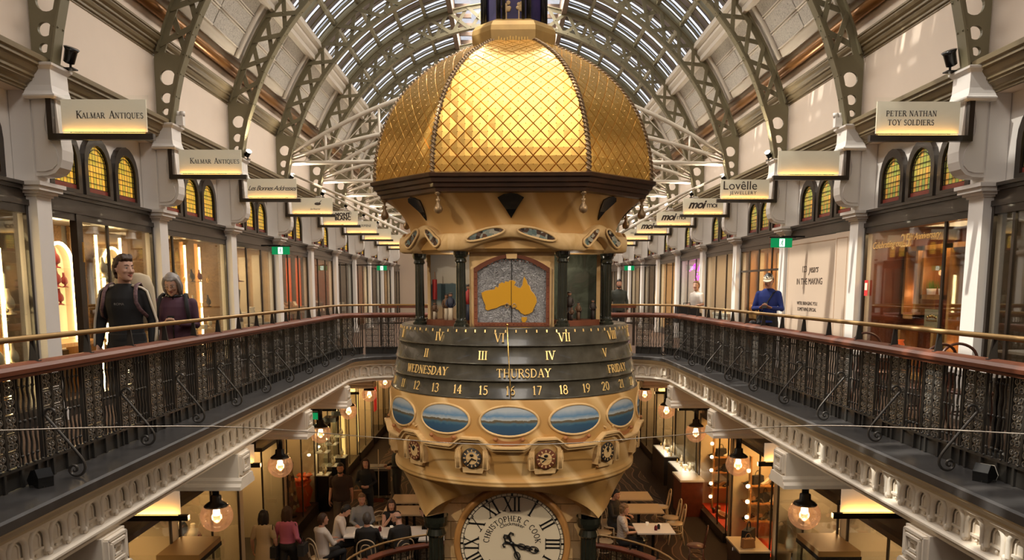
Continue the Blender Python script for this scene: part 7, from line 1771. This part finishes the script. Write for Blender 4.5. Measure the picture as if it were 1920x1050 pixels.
ph = thing('phone', 'phone held up by the man in a white cap', 'phone', t.location, t.rotation_euler.z); pc = (A[-1][2] + A[1][2]) / 2 + Vector((0, .085, .045)); m = MB(); m.T = Matrix.Translation(pc) @ Matrix.Rotation(.9, 4, 'X'); m.box(-.037, .037, -.005, .005, -.075, .075); c = part('case', m.mesh('case', M['charcoal']), ph); c.scale = (S, S, S)
# others on the upper gallery
person('young man in white shirt with crossbody strap carrying a dark case', (4.55, 18.6, 0), pi / 2 + .5, 1.62, 'stand', 'carry', CLO['white shirt'], CLO['dark suit'], 'ginger', 'short', SKIN2, 'short', yaw=.4, vox=.013)
t = thing('carry_case', 'large dark case carried by the young man in a white shirt', 'case', (4.30, 18.5, .62)); MB().box(-.26, .26, -.14, .14, 0, .42).build('case_body', M['charcoal'], t); MB().tube([(-.08, 0, .42), (-.08, 0, .47), (.08, 0, .47), (.08, 0, .42)], .01, 6).build('handle', M['black'], t)
person('bearded man in dark jumper standing far off right of the clock', (3.05, 21.1, 0), pi, 1.68, 'stand', 'down', CLO['dark green'], CLO['dark suit'], 'black', 'short', SKIN, beard=True, vox=.016)
# lower floor: standing and walking
person('stocky man in brown tee walking toward the camera on the lower floor', (-3.95, 17.75, LF), pi + .1, 1.76, 'walk', 'walk', CLO['brown tee'], CLO['khaki'], 'black', 'short', SKIN, 'short', beard=True, wide=1.2, vox=.013)
person('long haired woman in black walking beside the man in brown tee', (-3.50, 18.55, LF), pi + .05, 1.70, 'walk', 'clasp', CLO['black knit'], CLO['dark suit'], 'brown', 'long', SKIN2, female=True, vox=.013)
put('bag', (-3.68, 18.22, LF + .78), .3, 'cream shoulder bag at the hip of the long haired woman in black', None, 1.1)
person('dark clothed person standing behind the cleaning trolley near the clock', (-3.0, 20.4, LF), pi / 2 + .5, 1.72, 'stand', 'carry', CLO['dark suit'], CLO['dark suit'], 'black', 'short', SKIN, vox=.016)
person('woman in pale tan tunic with black hair walking away', (-4.72, 14.35, LF), .05, 1.62, 'walk', 'down', CLO['pale tan'], CLO['pale tan'], 'black', 'long', SKIN2, 'short', female=True, skirt=True, vox=.013, hem=-.2)
person('woman in pink hooded top and black trousers walking away', (-4.30, 14.45, LF), -.05, 1.66, 'walk', 'walk', CLO['pink'], CLO['dark suit'], 'brown', 'long', SKIN2, 'long', female=True, vox=.013, hem=.06)
for i, (x, y, c, lb) in enumerate(((-4.02, 14.5, 'bagk', 'black shoulder bag hanging at the right of the woman in pink'), (-4.52, 14.4, 'bagk', 'black shoulder bag of the woman in pale tan'))):
    put(c, (x, y, LF + .70), 1.5, lb, None, 1.2); m = MB(); m.tube([(x - (.1 if i == 0 else -.0), y - .13, LF + 1.36), (x - .03, y - .05, LF + 1.1), (x, y, LF + .95)], .008, 6); tag(m.build('bag_strap', M['black']), 'thin strap of the ' + lb.split(' hanging')[0], 'strap')
# lower floor: seated
seat = dict(pose='sit', vox=.013)
person('seated man in white shirt at the left end of the group, back turned', (-3.76, 15.0, LF), -.75, 1.74, arms='table', top=CLO['white shirt'], bottom=CLO['dark suit'], hair='brown', sleeves='roll', yaw=-.2, **seat)
person('seated young man in white shirt leaning over the table', (-3.64, 15.75, LF), -1.3, 1.74, arms='table', top=CLO['white shirt'], bottom=CLO['dark suit'], hair='black', sleeves='roll', pitch=-.4, lean=.22, skin=SKIN2, **seat)
person('seated man in grey blue shirt with moustache facing the camera', (-3.22, 16.45, LF), pi + .2, 1.78, arms='table', top=CLO['grey blue shirt'], bottom=CLO['denim'], hair='ginger', sleeves='long', pitch=-.1, **seat)
person('seated dark haired woman in black sleeveless top with hands at her chin', (-2.55, 16.3, LF), pi + .15, 1.66, arms='chin', top=CLO['black knit'], bottom=CLO['dark suit'], hair='brown', style='long', sleeves='none', female=True, skin=SKIN2, pitch=-.1, **seat)
person('grey haired man in dark suit seated with his back to the camera', (-2.85, 14.98, LF), .05, 1.76, arms='table', top=CLO['dark suit'], bottom=CLO['dark suit'], hair='dkgrey', sleeves='long', **seat)
person('seated bald man with glasses in dark suit leaning toward the table', (-2.15, 15.02, LF), .55, 1.76, arms='table', top=CLO['dark suit'], bottom=CLO['dark suit'], hair='dkgrey', style='bald', lean=.3, pitch=-.1, yaw=.8, beard=True, skin=SKIN2, **seat)
person('seated woman with long black hair beside the bald man', (-1.60, 15.95, LF), pi / 2 + .3, 1.68, arms='table', top=CLO['dark suit'], bottom=CLO['dark suit'], hair='black', style='long', female=True, lean=.25, skin=SKIN2, pitch=-.2, **seat)
STR = ramp_mat('striped cloth', [(.40, (.62, .56, .50)), (.46, (.62, .56, .50)), (.50, (.10, .035, .03)), (.60, (.08, .03, .03)), (.64, (.62, .56, .50))], kind='WAVE', scale=3.2, distort=0, detail=0, rot=(0, .9, 0), rough=.8)
person('seated woman with curly sandy hair in striped top at a cafe table', (2.42, 15.85, LF), -pi / 2 - .05, 1.66, arms='table', top=STR, bottom=CLO['dark suit'], hair='blond', style='curly', sleeves='short', female=True, pitch=-.15, skin=SKIN2, **seat)
person('dark clothed person seated beside the clock right of centre', (2.4, 17.0, LF), -pi / 2 - .6, 1.70, arms='table', top=CLO['dark suit'], bottom=CLO['dark suit'], hair='black', pitch=-.2, **seat)
person('diner in dark top seated in the far right restaurant', (4.35, 27.9, LF), pi / 2, 1.70, arms='table', top=CLO['dark suit'], bottom=CLO['dark suit'], hair='ginger', **seat)
for x, y, rz, lb in ((-3.80, 14.97, -.75, 'chair under the seated man in white shirt with back turned'), (-3.70, 15.73, -1.3, 'chair under the young man leaning over the table'), (-3.23, 16.50, pi + .2, 'chair under the man in grey blue shirt'), (-2.56, 16.36, pi + .15, 'chair under the woman with hands at her chin'), (-2.85, 14.94, .05, 'chair under the grey haired man in dark suit'), (-2.17, 14.98, .55, 'chair under the bald man with glasses'), (-1.56, 15.93, pi / 2 + .3, 'chair under the woman with long black hair'), (2.36, 16.98, -pi / 2 - .6, 'chair under the dark clothed person right of the clock')):
    chair(x, y, LF, rz, 'bentwood ' + lb)
